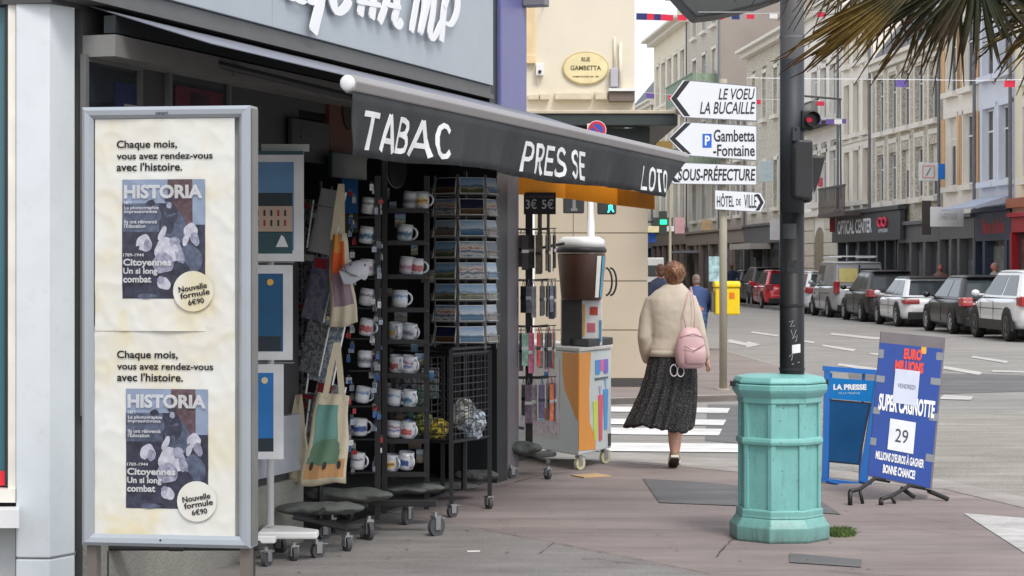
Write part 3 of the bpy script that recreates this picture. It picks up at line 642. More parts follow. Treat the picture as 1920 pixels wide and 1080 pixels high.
def building(label, xl, xr, eave, wall, cols, floors, trim=None, fr=None, depth=10, roof='slate', corn=.25, g0=3.0, name='terraced_house', sill=True, bands=(), z0=0, roofh=1.6, shutters=None, gable=None):
    """terraced house between picture columns xl and xr; cols = window centres as fractions; floors = (sill z, head z, width)"""
    fr = fr or whitep; trim = trim or stone_t
    Dn, Df = rowD(xr), rowD(xl); a, b = rowL(Df), rowL(Dn); L = b-a
    r = thing(name, label, 'building', ROW0+Vector((0, 0, 0)), RZR)
    xs = [a]; holes = []
    for c in cols:
        w_ = floors[0][2]; xs += [a+c*L-w_/2, a+c*L+w_/2]
    xs.append(b); zs = [g0]
    for f in floors: zs += [f[0], f[1]]
    zs.append(eave)
    mb = MB(); rv = .20
    for i in range(len(xs)-1):
        for j in range(len(zs)-1):
            x0, x1, zz0, zz1 = xs[i], xs[i+1], zs[j], zs[j+1]
            if i % 2 == 1 and j % 2 == 1:
                mb.add([(x0,0,zz0),(x0,rv,zz0),(x0,rv,zz1),(x0,0,zz1)], [(0,1,2,3)]); mb.add([(x1,0,zz0),(x1,0,zz1),(x1,rv,zz1),(x1,rv,zz0)], [(0,1,2,3)])
                mb.add([(x0,0,zz1),(x0,rv,zz1),(x1,rv,zz1),(x1,0,zz1)], [(0,1,2,3)]); mb.add([(x0,0,zz0),(x1,0,zz0),(x1,rv,zz0),(x0,rv,zz0)], [(0,1,2,3)])
            else: mb.add([(x0,0,zz0),(x1,0,zz0),(x1,0,zz1),(x0,0,zz1)], [(0,1,2,3)])
    mb.add([(a,0,g0),(a,depth,g0),(a,depth,eave),(a,0,eave)], [(0,1,2,3)], 1); mb.add([(b,0,g0),(b,0,eave),(b,depth,eave),(b,depth,g0)], [(0,1,2,3)], 1)
    mb.add([(a,depth,g0),(b,depth,g0),(b,depth,eave),(a,depth,eave)], [(0,1,2,3)], 1)
    part('wall', mb, [wall, gable or wall], r)
    for (s0, s1, w_) in floors:
        for c in cols:
            A_m, G_m, C_m = win_mesh(w_-.02, s1-s0-.02, fr); xx = a+c*L-w_/2+.01
            wf = obj('window', A_m, r, (xx, .12, s0+.01)); obj('pane', G_m, wf); wrd.random() < .7 and obj('curtain', C_m, wf)
            if wrd.random() < .3: q = MB(); hb_ = (s1-s0)*wrd.choice([.25, .4, .55]); q.box(.06, .02, s1-s0-.02-hb_, w_-.08, .03, s1-s0-.08); part('blind', q, blindm, wf)
            if sill:
                mb = _wm.get(('sill', w_, trim.name))
                if mb is None:
                    q = MB(); q.box(-.12, -.18, -.16, w_+.12, .1, -.002); q.box(-.10, -.03, 0, -.002, .02, s1-s0+.12); q.box(w_+.002, -.03, 0, w_+.10, .02, s1-s0+.12); q.box(-.1, -.03, s1-s0+.002, w_+.1, .02, s1-s0+.16)
                    mb = q.mesh('sill', trim); _wm[('sill', w_, trim.name)] = mb
                obj('window_surround', mb, r, (xx-.01, 0, s0))
            if shutters:
                q = MB(); q.box(-.5, -.06, 0, -.12, -.032, s1-s0); q.box(w_+.12, -.06, 0, w_+.5, -.032, s1-s0); part('shutter', q, shutters, r, loc=(xx, 0, s0))
    if corn:
        mb = MB(); mb.box(a+.01, -corn, eave-.08, b-.01, .1, eave+.05); mb.box(a+.01, -corn*.55, eave-.3, b-.01, .09, eave-.082); part('cornice', mb, trim, r, bev=.01)
    for (bz, bh, bo) in bands:
        mb = MB(); mb.box(a+.01, -bo, bz, b-.01, .05, bz+bh); part('band', mb, trim, r)
    if roof == 'slate':
        e = eave+.05; mb = MB(); mb.prism([(-.1, e), (depth*(.28 if roofh > 3 else .5), e+roofh), (depth, e)], a, b, 'x'); part('roof', mb, slate, r)
    else:
        mb = MB(); mb.box(a, 0, eave+.051, b, depth, eave+.15); part('roof', mb, slate, r)
    # downpipe at the near end
    mb = MB(); mb.tube([(b-.1, -.1, g0), (b-.1, -.1, eave-.32)], .05, 6); part('downpipe', mb, S('zinc_pipe', (110, 112, 118), rough=.5), r)
    return r, a, b, L
def shopfront(root, a, b, z1, zf, col, bays, fcol=None, stall=.4, proud=.12, glass=None):
    """dark timber shop front: pilasters, fascia, stall riser, glazed bays"""
    fcol = fcol or col; n = len(bays); L = b-a
    mb = MB(); mb.box(a+.02, -proud, zf, b-.02, .15, z1); mb.box(a+.02, -proud-.12, z1+.002, b-.02, .15, z1+.12); part('shop_fascia', mb, fcol, root, bev=.01)
    edges = [0]+[sum(bays[:i+1])/sum(bays) for i in range(n)]
    for e in edges:
        x = a+L*e; mb = MB(); mb.box(max(a, x-.12)+.003, -proud-.01, .08, min(b, x+.12)-.003, .15, zf-.002); part('pilaster', mb, col, root)
    for i in range(n):
        x0, x1 = a+L*edges[i]+.12, a+L*edges[i+1]-.12
        if x1-x0 < .2: continue
        mb = MB(); mb.box(x0, .02, .1, x1, .14, .1+stall); part('stall_riser', mb, col, root)
        mb = MB(); mb.box(x0, .06, .1+stall, x1, .08, zf-.002); part('pane', mb, glass or winglass, root)
        if wrd.random() < .8: c_ = wrd.choice([(225, 225, 225), (200, 196, 190), (215, 190, 190), (180, 186, 190), (235, 232, 222), (120, 125, 130), (190, 120, 120)]); u_ = wrd.uniform(.0, .3); v_ = wrd.uniform(.55, 1); mb = MB(); mb.box(x0+(x1-x0)*u_, .11, .1+stall+.05+wrd.uniform(0, .5), x0+(x1-x0)*v_, .13, zf-.1-wrd.uniform(0, .5)); part('window_display', mb, S('disp_%d_%d_%d' % c_, c_, rough=.7, var=.35, scale=3), root)
    mb = MB(); mb.box(a, .45, .08, b, .5, 3.0); mb.box(a, .15, .08, b, .45, .1); part('shop_interior', mb, S('shop_inside', (205, 200, 192), rough=.9, var=.5, scale=1.3), root)

grp = 'terraced houses along the far side of the street'
creamw = S('cream_white_wall', (242, 235, 222), rough=.85, var=.05, scale=1, dirt=.16)
whitew = S('offwhite_wall', (246, 240, 230), rough=.85, var=.05, scale=1, dirt=.16)
bluew = S('bluewhite_wall', (218, 222, 232), rough=.85, var=.03, scale=1)
peach = S('peach_shutter', (214, 172, 124), rough=.6)
yelw = S('yellow_cream_wall', (236, 226, 202), rough=.85, var=.04, scale=1, dirt=.08)
gabm = S('cement_gable', (152, 142, 134), rough=.95, var=.10, scale=.5, dirt=.12)
darkshop = M('dark_shopfront', (.05, .056, .062), rough=.4)
navyshop = M('navy_shopfront', (.035, .05, .09), rough=.4)
greyshop = M('grey_shopfront', (.13, .13, .135), rough=.4)
redshop = M('red_shopfront', (.42, .02, .03), rough=.4)
blueshop = M('blue_shopfront', (.05, .12, .3), rough=.4)
brn = S('brown_shopfront', (150, 135, 122), rough=.6)
# a: cream house with red shop at the right edge
r, a, b, L = building('cream house with brown band and red shop front at the right edge of the street', 1903, 2050, 9.6, yelw, (.2, .5, .8), [(3.9, 5.8, .95), (6.5, 8.6, .95)])
shopfront(r, a, b, 2.9, 2.5, redshop, (1, 1.2, 1, 1.2))
mb = MB(); mb.box(a, -.25, 3.15, b, .1, 3.4); part('awning_box', mb, S('terracotta', (165, 95, 65)), r)
mb = MB(); mb.box(a+.02, -.08, 3.025, b, .15, 3.149); part('fascia_stone', mb, S('pink_stone', (196, 160, 145), var=.3, scale=5), r)
# b: blue-white house, navy shop with red lettering
r, a, b, L = building('pale blue-white rendered house with plain windows above a navy shop', 1835, 1903, 10.2, bluew, (.3, .76), [(3.95, 6.0, 1.1), (6.9, 9.2, 1.1)], trim=bluew, corn=.2)
shopfront(r, a, b, 3.1, 2.3, navyshop, (1.1, 2.4, .5))
text('lettering', 'Fleurs de Soie', a+L*.22, 2.5, L*.6, .42, S('red_letters', (190, 60, 70)), r, y=-.122, bold=.03)
mb = MB(); mb.prism([(-.12, 3.5), (-1.1, 3.2), (-1.1, 3.15), (-.12, 3.3)][::-1], a+.1, b-.2, 'x'); part('shop_awning', mb, S('blue_canvas', (176, 184, 202)), r)
gr = S('plant_green', (60, 80, 50), rough=.8, var=.6, scale=9)
mb = MB(); 
rnd = random.Random(8)
for _ in range(60): mb.ell((a+L*rnd.uniform(.35, .8), .5+rnd.uniform(-.2, .3), rnd.uniform(.4, 2.2)), (.15, .12, .16), 6, 4)
o = part('window_plants', mb, gr, r, smooth=True); o['kind'] = 'stuff'
# c: cream house with peach shutters, white sign shop
r, a, b, L = building('cream house with peach coloured window recesses and white hanging sign', 1768, 1835, 9.4, creamw, (.27, .74), [(3.95, 6.0, 1.0), (6.75, 8.7, 1.0)], shutters=peach, corn=.22)
shopfront(r, a, b, 3.0, 2.4, greyshop, (1, .7, 1.3))
# d: rubble stone house, five bays
r, a, b, L = building('rubble stone house with five window bays between two downpipes', 1637, 1768, 8.5, rub, (.12, .31, .5, .69, .88), [(3.75, 5.35, .95), (6.1, 7.9, .95)], corn=.3, roofh=3.8)
am = a+L*.42
shopfront(r, a, am-.1, 3.25, 2.45, darkshop, (1, 1.1, 1.3))
shopfront(r, am+.1, b, 2.9, 2.35, greyshop, (1, 1, 1))
# e: cream narrow three-bay house
r, a, b, L = building('narrow cream stone house of three tall window bays', 1577, 1637, 10.9, creamw, (.2, .5, .8), [(3.9, 5.7, .8), (6.3, 8.1, .8), (8.8, 9.9, .8)], corn=.25, fr=S('wood_cream', (205, 195, 170)), bands=((6.0, .12, .06),))
shopfront(r, a, b, 3.25, 2.45, darkshop, (1, 1, 1))
eD = (a, b)
mb = MB()
mb.box(a+.4, -.95, 3.35, b-.2, -.1, 3.47)
for k in range(26): x = a+.45+(b-a-.7)*k/25; mb.box(x, -.94, 3.47, x+.025, -.915, 4.35)
mb.box(a+.4, -.96, 4.35, b-.2, -.9, 4.42); part('balcony', mb, S('rust_dark', (80, 72, 66)), r)
ch = MB(); ch.box(a+.5, 3, 12.0, a+1.6, 3.6, 13.6); part('chimney', ch, S('chimney_pink', (190, 150, 120)), r)
# f: white three-bay house with arch ground floor
r, a, b, L = building('tall white house with long narrow windows and rusticated arched entrance', 1508, 1577, 11.5, whitew, (.3, .55, .8), [(4.0, 6.3, .95), (7.2, 9.4, .95)], corn=.4, bands=((3.5, .2, .25), (6.75, .12, .1)))
mb = MB(); mb.box(a, -.05, .08, b, .2, 3.49); part('ground_floor', mb, whitew, r)
for k in range(7):
    for (u0, u1) in ((.02, .34), (.62, .98)):
        mb = MB(); mb.box(a+L*u0, -.11, .1+k*.48, a+L*u1, -.051, .1+k*.48+.44); part('stone', mb, S('rustic_stone', (216, 208, 190), rough=.85), r, bev=.012)
mb = MB(); cxm = a+L*.48; arch = [(cxm-.9, .1), (cxm+.9, .1)]+[(cxm+.9*math.cos(t), 2.2+.9*math.sin(t)) for t in [math.pi*k/10 for k in range(11)]]
mb.prism(arch[::-1], -.07, -.055, 'y'); part('door', mb, S('door_beige', (150, 135, 115)), r)
mb = MB(); mb.box(a+.3, -.8, 6.86, a+L*.95, 0, 6.95); 
for k in range(30): x = a+.35+(L*.95-.45)*k/29; mb.box(x, -.78, 6.95, x+.02, -.76, 7.7)
mb.box(a+.3, -.8, 7.7, a+L*.95, -.74, 7.75); part('balcony', mb, S('iron_dark', (60, 62, 66)), r)
# g: pale rubble house with cornice
r, a, b, L = building('pale rubble stone house with white cornice beside the dark pole', 1400, 1508, 11.3, rub2, (.14, .34, .54, .74, .93), [(4.1, 6.1, .9), (8.0, 10.3, .9)], corn=.55, roof='flat', g0=3.0)
shopfront(r, a, b, 3.35, 2.6, greyshop, (1, .6, 1.3, .5, 1))
mb = MB(); mb.box(a+.6, -.9, 2.35, a+L*.45, -.0, 2.6); part('shop_awning', mb, S('beige_awning', (185, 178, 168)), r)
# low house between
r, a, b, L = building('low grey house squeezed before the tall cement gable', 1352, 1400, 9.6, S('greige_wall', (170, 158, 145), rough=.9), (.3, .7), [(4, 5.8, 1.0), (6.6, 8.4, 1.0)], corn=.3, roof='flat')
shopfront(r, a, b, 3.3, 2.7, brn, (1, 1))
# h: tall building with green balcony and blind cement gable
r, a, b, L = building('tall grey building with green balconies and a blank cement gable', 1291, 1352, 17.5, S('grey_beige_wall', (200, 192, 178), rough=.9), (.2, .5, .8), [(4, 6, 1.3), (7, 9.2, 1.3), (10.4, 12.6, 1.3), (13.6, 15.8, 1.3)], corn=.3, roof='flat', gable=gabm, depth=14, shutters=None)
greenb = S('green_balcony', (126, 146, 122), rough=.6, var=.08)
for bz in (9.9, 6.5):
    mb = MB(); mb.box(a+.3, -1.3, bz-.2, b-.6, 0, bz); part('balcony_slab', mb, S('slab_pale', (180, 175, 160)), r)
    mb = MB()
    n = 60
    for k in range(n): x = a+.35+(b-a-1.05)*k/(n-1); mb.box(x, -1.28, bz, x+.14, -1.24, bz+1.15)
    for k in range(8): y = -1.24+k*.155; mb.box(b-.66, y, bz, b-.62, y+.12, bz+1.15)
    mb.box(a+.3, -1.32, bz+1.15, b-.6, -1.2, bz+1.22)
    part('balcony', mb, greenb, r)
shopfront(r, a, b, 3.3, 2.7, brn, (1, .5, 1, 1))
mb = MB(); mb.box(a, -1.1, 2.3, b-6, 0, 2.42); part('canopy', mb, S('canopy_grey', (160, 160, 165)), r)
# i: cream corner block with tall attic
r, a, b, L = building('cream block with heavy cornices stepping down the street', 1226, 1291, 15.0, yelw, (.12, .3, .48, .66, .84), [(4, 6.4, 1.4), (7.4, 9.8, 1.4), (11, 13.6, 1.4)], corn=.8, roof='flat', bands=((6.8, .25, .3), (10.2, .25, .3)), depth=12)
mb = MB(); c0 = rowL(rowD(1238)); mb.box(c0, 1.0, 15.16, b-.5, 11, 22.5); part('attic', mb, S('attic_grey', (175, 168, 148)), r)
for k in range(6):
    x = c0+1+k*(b-c0-3)/6; mb = MB(); mb.box(x, .85, 16, x+2.0, .998, 20); part('window', mb, S('pale_cream', (232, 222, 180)), r)
    mb = MB(); mb.box(x+2.1, .9, 16, x+2.9, .997, 20); part('pane', mb, winglass, r)
mb = MB(); mb.box(c0-.2, .3, 17.2, b, 1.0, 17.5); part('band', mb, stone_t, r)
shopfront(r, a, b, 3.6, 2.8, brn, (1, 1, 1, 1, 1, 1))
# j: far low houses with slate roof and chimney pots
r, a, b, L = building('far cream house with slate roof, orange chimney pots and blue shutters', 1178, 1226, 11.6, yelw, (.15, .38, .62, .86), [(4, 6, 1.4), (8.3, 10.6, 1.4)], corn=.4, roofh=4.8, shutters=S('blue_shutter', (150, 180, 215)), depth=14)
mb = MB(); x = rowL(rowD(1203)); mb.box(x, 4, 14, x+9, 5.5, 17.3); part('chimney', mb, S('chimney_grey', (120, 112, 105)), r)
mb = MB()
for k in range(4): mb.tube([(x+1+k*2.2, 4.7, 17.3), (x+1+k*2.2, 4.7, 18.3)], [.38, .3], 10)
part('chimney_pot', mb, S('terracotta_pot', (190, 110, 85)), r)['kind'] = 'stuff'
shopfront(r, a, b, 3.6, 2.7, blueshop, (1, 1, 1, 1))
# end of the street
mb = MB(); o = thing('distant_building', 'grey building closing the far end of the street', 'building', (0, 190, 0)); mb.box(-12, 0, 0, 22, 10, 11); part('wall', mb, S('far_wall', (180, 172, 155)), o)
mb = MB(); mb.prism([(0, 11), (5, 14), (10, 11)], -12, 22, 'x'); part('roof', mb, slate, o)

# signs hung on the street front
def fsign(label, x0, y0, x1, y1, off, mat, back=None, D=None, name='shop_sign', th=.08, cat='sign'):
    """flat sign facing the viewer, projecting from the row"""
    D = D or rowD((x0+x1)/2)-1.0
    a, b = px(x0, y1, D), px(x1, y0, D)
    r = thing(name, label, cat, a)
    mb = MB(); mb.box(0, 0, 0, b.x-a.x, th, b.z-a.z); part('panel', mb, mat, r, bev=.01)
    return r, b.x-a.x, b.z-a.z
r, w_, h_ = fsign('white square shop sign with orange outline beside blue panel on stone house', 1723, 305, 1759, 339, 0, whitep, D=60.3)
mb = MB(); t = .03; mb.box(.1, -.012, .08, w_-.1, -.001, .08+t); mb.box(.1, -.012, h_-.08-t, w_-.1, -.001, h_-.08); mb.box(.1, -.012, .08+t, .1+t, -.001, h_-.08-t); mb.box(w_-.1-t, -.012, .08+t, w_-.1, -.001, h_-.08-t); part('outline', mb, S('salmon', (220, 150, 125)), r)
mb = MB(); mb.prism([(.2, .15), (.24, .15), (w_-.2, h_-.15), (w_-.24, h_-.15)], -.012, -.001, 'y'); part('stroke', mb, S('greyline', (130, 130, 130)), r)
fsign('bright blue square panel next to the white hanging sign', 1759.5, 307, 1772, 336, 0, S('sign_blue', (20, 115, 205)), D=59.6)
r, w_, h_ = fsign('white rectangular shop fascia sign with pale grey lettering', 1745, 388, 1807, 425, 0, whitep, D=57.6)
text('lettering', 'L\'HERITAGE', w_*.25, h_*.35, w_*.55, h_*.32, S('palegrey', (170, 172, 172)), r, y=-.002)
fsign('dark brown square hanging panel left of the white shop sign', 1729, 376, 1746, 440, 0, M('brown_dark', (.06, .05, .045)), D=60.8)
# optician lettering on the dark shop front: runs along facade between house e and d
r = thing('optician_sign', 'dark grey shop fascia with white letters OPTICAL CENTER and red glasses emblem', 'sign', ROW0, RZR)
a0, b0 = rowL(rowD(1575)), rowL(rowD(1705)); zf0, zf1 = 2.46, 3.42
mb = MB(); mb.box(a0, -.3, zf0, b0, -.14, zf1); mb.box(a0-.1, -.4, zf1+.002, b0+.1, -.14, zf1+.14); part('panel', mb, darkshop, r, bev=.01)
l0, l1 = rowL(rowD(1586)), rowL(rowD(1651))
text('lettering', 'OPTICAL CENTER', l0, zf0+.28, l1-l0, .5, wink, r, y=-.305, bold=.02)
g0_, g1_ = rowL(rowD(1664)), rowL(rowD(1681)); mb = MB()
for c in (.27, .73):
    cc = g0_+(g1_-g0_)*c; rr = (g1_-g0_)*.23
    mb.tube([(cc+rr*math.cos(t), -.33, 3.05+.14*math.sin(t)) for t in [q*math.pi/8 for q in range(17)]], .045, 6)
part('emblem', mb, S('emblem_red', (230, 60, 90)), r)
text('lettering', 'OPTICIEN', g0_, 2.72, g1_-g0_, .12, wink, r, y=-.305, bold=.02)
fsign('small red projecting sign left of the optician lettering', 1556, 400, 1566, 435, 0, S('sign_red', (150, 55, 60)), D=73.3)
fsign('small red cross sign on white house behind the traffic signal', 1534, 333, 1543, 350, 0, S('sign_pink', (215, 90, 105)), D=75.3)
# lively sign jumble low in the far street
far = [('white rectangular sign between the arrow signs and the dark pole', 1424, 302, 1450, 341, S('palesign', (205, 222, 225)), 85, 'sign'),
       ('white upright shop sign low beside the dark pole', 1444, 412, 1465, 450, whitep, 82.5, 'sign'),
       ('pale wooden sign hanging above the far shops', 1315, 412, 1336, 432, S('woodsign', (200, 170, 130)), 92, 'sign'),
       ('cream and blue shop sign near the corner wall', 1214, 424, 1236, 436, S('creamsign', (225, 215, 170)), 70, 'sign'),
       ('royal blue square shop sign beneath the cream one', 1214, 437, 1230, 454, S('royal', (30, 80, 170)), 70.2, 'sign'),
       ('pink banner hanging beside the green pharmacy cross', 1265, 408, 1284, 438, S('pinkban', (205, 160, 165)), 88, 'banner'),
       ('white panel hanging right of the pharmacy cross', 1250, 424, 1264, 434, whitep, 80, 'sign'),
       ('dark round emblem panel on the far shop front', 1412, 455, 1430, 482, M('embl', (.06, .055, .05)), 88, 'sign'),
       ('colourful advertising panel on the pavement behind the yellow box', 1329, 481, 1352, 528, S('adpanel', (165, 200, 205), var=.5, scale=6), 60, 'panel')]
for lb, x0, y0, x1, y1, m_, D, c in far: fsign(lb, x0, y0, x1, y1, 0, m_, D=D, cat=c, name='hanging_sign' if c == 'sign' else ('banner' if c == 'banner' else 'advertising_panel'))
# pharmacy cross on the left row
ph = thing('pharmacy_cross', 'dark pharmacy cross with a small lit green centre', 'sign', px(1243, 416, 60))
u = 60/F
mb = MB(); mb.prism([(-7*u, -22*u), (7*u, -22*u), (7*u, -8*u), (18*u, -8*u), (18*u, 8*u), (7*u, 8*u), (7*u, 20*u), (-7*u, 20*u), (-7*u, 8*u), (-18*u, 8*u), (-18*u, -8*u), (-7*u, -8*u)][::-1], -.1, .1, 'y'); part('case', mb, M('cross_case', (.03, .045, .04)), ph)
mb = MB(); mb.box(-6*u, -.112, -5*u, 7*u, -.101, 4*u); part('light', mb, M('green_light', (.02, .75, .35), emit=.9, var=0), ph)
mb = MB(); mb.tube([(-18*u, 0, 0), (-34*u, 0, 0)], .03, 6); part('bracket', mb, black, ph)

# ================================================= BUNTING
bun = [(-40, [(985, 10, 24.5), (1193, 24, 45), (1250, 27, 50), (1400, 26, 62), (1600, 20, 60)], 'upper'),
       (0, [(1192, 172, 60), (1290, 181, 55), (1420, 186, 60), (1560, 190, 66)], 'lower'),
       (0, [(1400, 146, 40), (1520, 148, 40), (1680, 149, 42), (1830, 151, 44), (1990, 148, 44)], 'right'),
       (0, [(1512, 222, 55), (1560, 223, 60), (1577, 222, 64)], 'short')]
fc = [S('flag_red', (225, 50, 80), rough=.7), S('flag_white', (235, 235, 235), rough=.7), S('flag_violet', (110, 90, 165), rough=.7), S('flag_navy', (50, 60, 120), rough=.7)]
rnd = random.Random(21)
for _, pts, nm in bun:
    P = [px(*p) for p in pts]
    r = thing('bunting', {'upper': 'string of small flags highest across the far street', 'lower': 'string of small flags just above the direction signs', 'right': 'string of small flags crossing before the stone houses at right', 'short': 'short string of small flags below the red signal light'}[nm], 'bunting', P[0], group='bunting strings across the street')
    Q = [p-P[0] for p in P]; mb = MB(); mb.tube(Q, .008, 5); part('cord', mb, whitep, r)
    tot = sum((b-a).length for a, b in zip(Q[:-1], Q[1:])); n = max(3, int(tot/2.3)); 
    for k in range(n):
        t = (k+.5)/n*(len(Q)-1); i = int(t); p = Q[i].lerp(Q[i+1], t-i); w_ = .24; h_ = .15
        mb = MB(); sw = rnd.uniform(-.1, .1)
        mb.rings([[(x, .04*math.sin(x*9)+sw*x, -.01), (x, .04*math.sin(x*9)+sw*x+.03, -h_), (x, .04*math.sin(x*9)+sw*x+.034, -h_), (x, .04*math.sin(x*9)+sw*x+.004, -.01)] for x in (0, w_*.33, w_*.66, w_)])
        part('flag', mb, fc[rnd.choice([0, 0, 1, 2, 3])], r, loc=tuple(p))
# cables along the houses
cb_ = thing('overhead_cable', 'thin dark bracket cable running before the white house', 'cable', px(1508, 180, 66))
o0 = px(1508, 180, 66); mb = MB(); mb.tube([(0, 0, 0), tuple(px(1577, 186, 70)-o0)], .035, 6); mb.tube([tuple(px(1575, 186, 70)-o0), tuple(px(1577, 372, 70)-o0)], .03, 6); part('cable', mb, M('cable', (.08, .08, .09)), cb_)
# ================================================= CARS
tyrem = M('tyre', (.015, .015, .016), rough=.8); rimm = M('alloy', (.5, .5, .52), rough=.3, metal=.6, var=.1); rimd = M('dark_alloy', (.12, .12, .13), rough=.35, metal=.5)
carglass = M('car_glass', (.035, .045, .05), rough=.06, var=0, spec=.5)
taill = M('tail_light', (.33, .008, .014), rough=.15, var=.15, scale=20, coat=1); trimb = M('car_trim', (.015, .015, .016), rough=.55)
platem = S('number_plate', (225, 225, 215), rough=.4)
_wheel = {}
def wheel_meshes(r, dark):
    k = (r, dark)
    if k not in _wheel:
        mb = MB(); n = 28
        prof = [(r*.62, -.10), (r*.93, -.105), (r, -.08), (r, .08), (r*.93, .105), (r*.64, .10), (r*.60, .07)]
        mb.rings([[(q*math.cos(2*math.pi*i/n), y, q*math.sin(2*math.pi*i/n)) for i in range(n)] for q, y in prof], cap=False); t = mb.mesh('tyre', tyrem, True)
        mb = MB(); mb.tube([(0, .03, 0), (0, .05, 0)], r*.62, 24)
        rim_back = mb
        for i in range(5):
            for off in (-.12, .12):
                a = 2*math.pi*i/5+off; c, s = math.cos(a), math.sin(a)
                mb.add([(c*.04-s*.02, .095, s*.04+c*.02), (c*.04+s*.02, .095, s*.04-c*.02), (c*r*.6+s*.018, .08, s*r*.6-c*.018), (c*r*.6-s*.018, .08, s*r*.6+c*.018),
                        (c*.04-s*.02, .06, s*.04+c*.02), (c*.04+s*.02, .06, s*.04-c*.02), (c*r*.6+s*.018, .05, s*r*.6-c*.018), (c*r*.6-s*.018, .05, s*r*.6+c*.018)], [(0, 1, 2, 3), (0, 4, 5, 1), (3, 2, 6, 7), (1, 5, 6, 2), (0, 3, 7, 4)], 1)
        mb.tube([(0, .06, 0), (0, .105, 0)], .06, 12, 1)
        mb.rings([[(q*math.cos(2*math.pi*i/n), y, q*math.sin(2*math.pi*i/n)) for i in range(n)] for q, y in [(r*.64, .10), (r*.57, .095), (r*.57, .05)]], 1, cap=False)
        _wheel[k] = (t, mb.mesh('rim', [trimb, rimd if dark else rimm]))
    return _wheel[k]
def interp(tab, x):
    for (x0, v0), (x1, v1) in zip(tab[:-1], tab[1:]):
        if x <= x1:
            t = max(0, min(1, (x-x0)/(x1-x0))); t = t*t*(3-2*t)*.5+t*.5; return v0+(v1-v0)*t
    return tab[-1][1]
def car(label, xf, kind, paint, L=4.1, W=1.76, Hh=1.48, wb=2.55, roofm=None, cat='car', dark=False, wr=.31, name='parked_car', clad=False, head=0, light=0):
    D = 12.3/((xf-960)/F+.031); ang = math.pi/2+math.atan(.031)+head
    fw = Vector((10.88-.031*(D-45.8), D, ZR)); h = Vector((math.cos(ang), math.sin(ang), 0)); lf = Vector((-h.y, h.x, 0))
    c = fw-h*(wb/2)-lf*(W/2-.09)
    r = thing(name, label, cat, c, ang, 'cars parked along the far kerb')
    x0, x1 = -L/2, L/2; belt = {'hatch': .90, 'suv': 1.0, 'van': 1.05}[kind]*Hh/{'hatch': 1.46, 'suv': 1.6, 'van': 1.8}[kind]*1.0
    zb = .2 if kind != 'suv' else .26
    rb = x0+.10; rt = x0+({'hatch': .62, 'suv': .60, 'van': .18}[kind]); fb = x1-.95 if kind != 'van' else x1-.75; ft = {'hatch': x1-1.75, 'suv': x1-1.65, 'van': x1-1.35}[kind]
    # lower body
    top = [(x0, .56), (x0+.03, .74), (x0+.10, belt-.06), (x0+.3, belt+.0), (fb-.1, belt-.03), (fb+.35, belt-.10), (x1-.25, belt-.22), (x1-.06, belt-.38), (x1, .42)]
    wid = [(x0, W*.35), (x0+.05, W*.41), (x0+.14, W*.45), (x0+.45, W*.488), (x0+.9, W*.5), (x1-1, W*.5), (x1-.4, W*.475), (x1-.1, W*.41), (x1, W*.33)]
    st = [x0, x0+.015, x0+.035, x0+.06, x0+.10, x0+.16, x0+.23, x0+.3]+[x0+.3+(L-.6)*k/16 for k in range(1, 17)]+[x1-.22, x1-.12, x1-.05, x1]
    rs = []
    for x in st:
        zt = interp(top, x); hw = interp(wid, x); zl = zb+.05*(abs(x)/(L/2))**4; hh = zt-zl; sh = []
        for (u, v) in [(.90, 0), (.985, .12), (1, .35), (.995, .62), (.965, .80), (.93, .93), (.86, .99), (.45, 1.02)]: sh.append((hw*u, zl+hh*v))
        rs.append([(x, y, z) for y, z in sh]+[(x, -y, z) for y, z in reversed(sh)])
    mb = MB(); mb.rings(rs); body = part('body', mb, paint, r, smooth=True)
    # character line and doors as thin seams
    yy = W*.5+.001
    for xs_ in ((-.25, .85) if kind != 'van' else (.0, .9)):
        for sg in (1, -1): mb = MB(); mb.box(xs_-.006, sg*yy-.006, zb+.12, xs_+.006, sg*yy+.004, belt-.1); part('door_seam', mb, trimb, body)
    for sg in (1, -1): mb = MB(); mb.box(x0+.55, sg*yy-.012, belt-.28, x1-1.1, sg*yy+.003, belt-.268); part('door_trim', mb, trimb, body)
    # cabin
    wbt = W*.455; wrt = W*.335 if kind != 'van' else W*.42; zr = Hh
    def side(t_, fr_):  # t_: 0 belt..1 roof ; returns x range and half width
        return rb+(rt-rb)*t_**1.0, fb+(ft-fb)*t_, wbt+(wrt-wbt)*t_, belt-.03+(zr-.05-belt+.03)*t_
    rs = []
    for t_ in (0, .25, .5, .75, 1.0):
        xa, xb, hw, z = side(t_, 0); rs.append([(xa, -hw*.93, z), (xa+.14, -hw, z), (xb-.2, -hw, z), (xb, -hw*.86, z), (xb, hw*.86, z), (xb-.2, hw, z), (xa+.14, hw, z), (xa, hw*.93, z)])
    mb = MB(); mb.rings(rs, cap=False); part('cabin', mb, paint, r, smooth=False, bev=.03)
    xa, xb, hw, z = side(1, 0)
    mb = MB(); n = 12; rs = []
    for i in range(n+1):
        x = xa-.06+(xb-xa+.06)*i/n; e = 1-abs(2*i/n-1)**4; zz = zr-.05+.05*e
        k = .9+.1*min(1, e*2); rs.append([(x, -hw*k-.012, z-.015), (x, -hw*k+.03, zz-.005), (x, -hw*.5, zz+.006), (x, 0, zz+.01), (x, hw*.5, zz+.006), (x, hw*k-.03, zz-.005), (x, hw*k+.012, z-.015)])
    mb.rings(rs); part('roof', mb, roofm or paint, r, smooth=True)
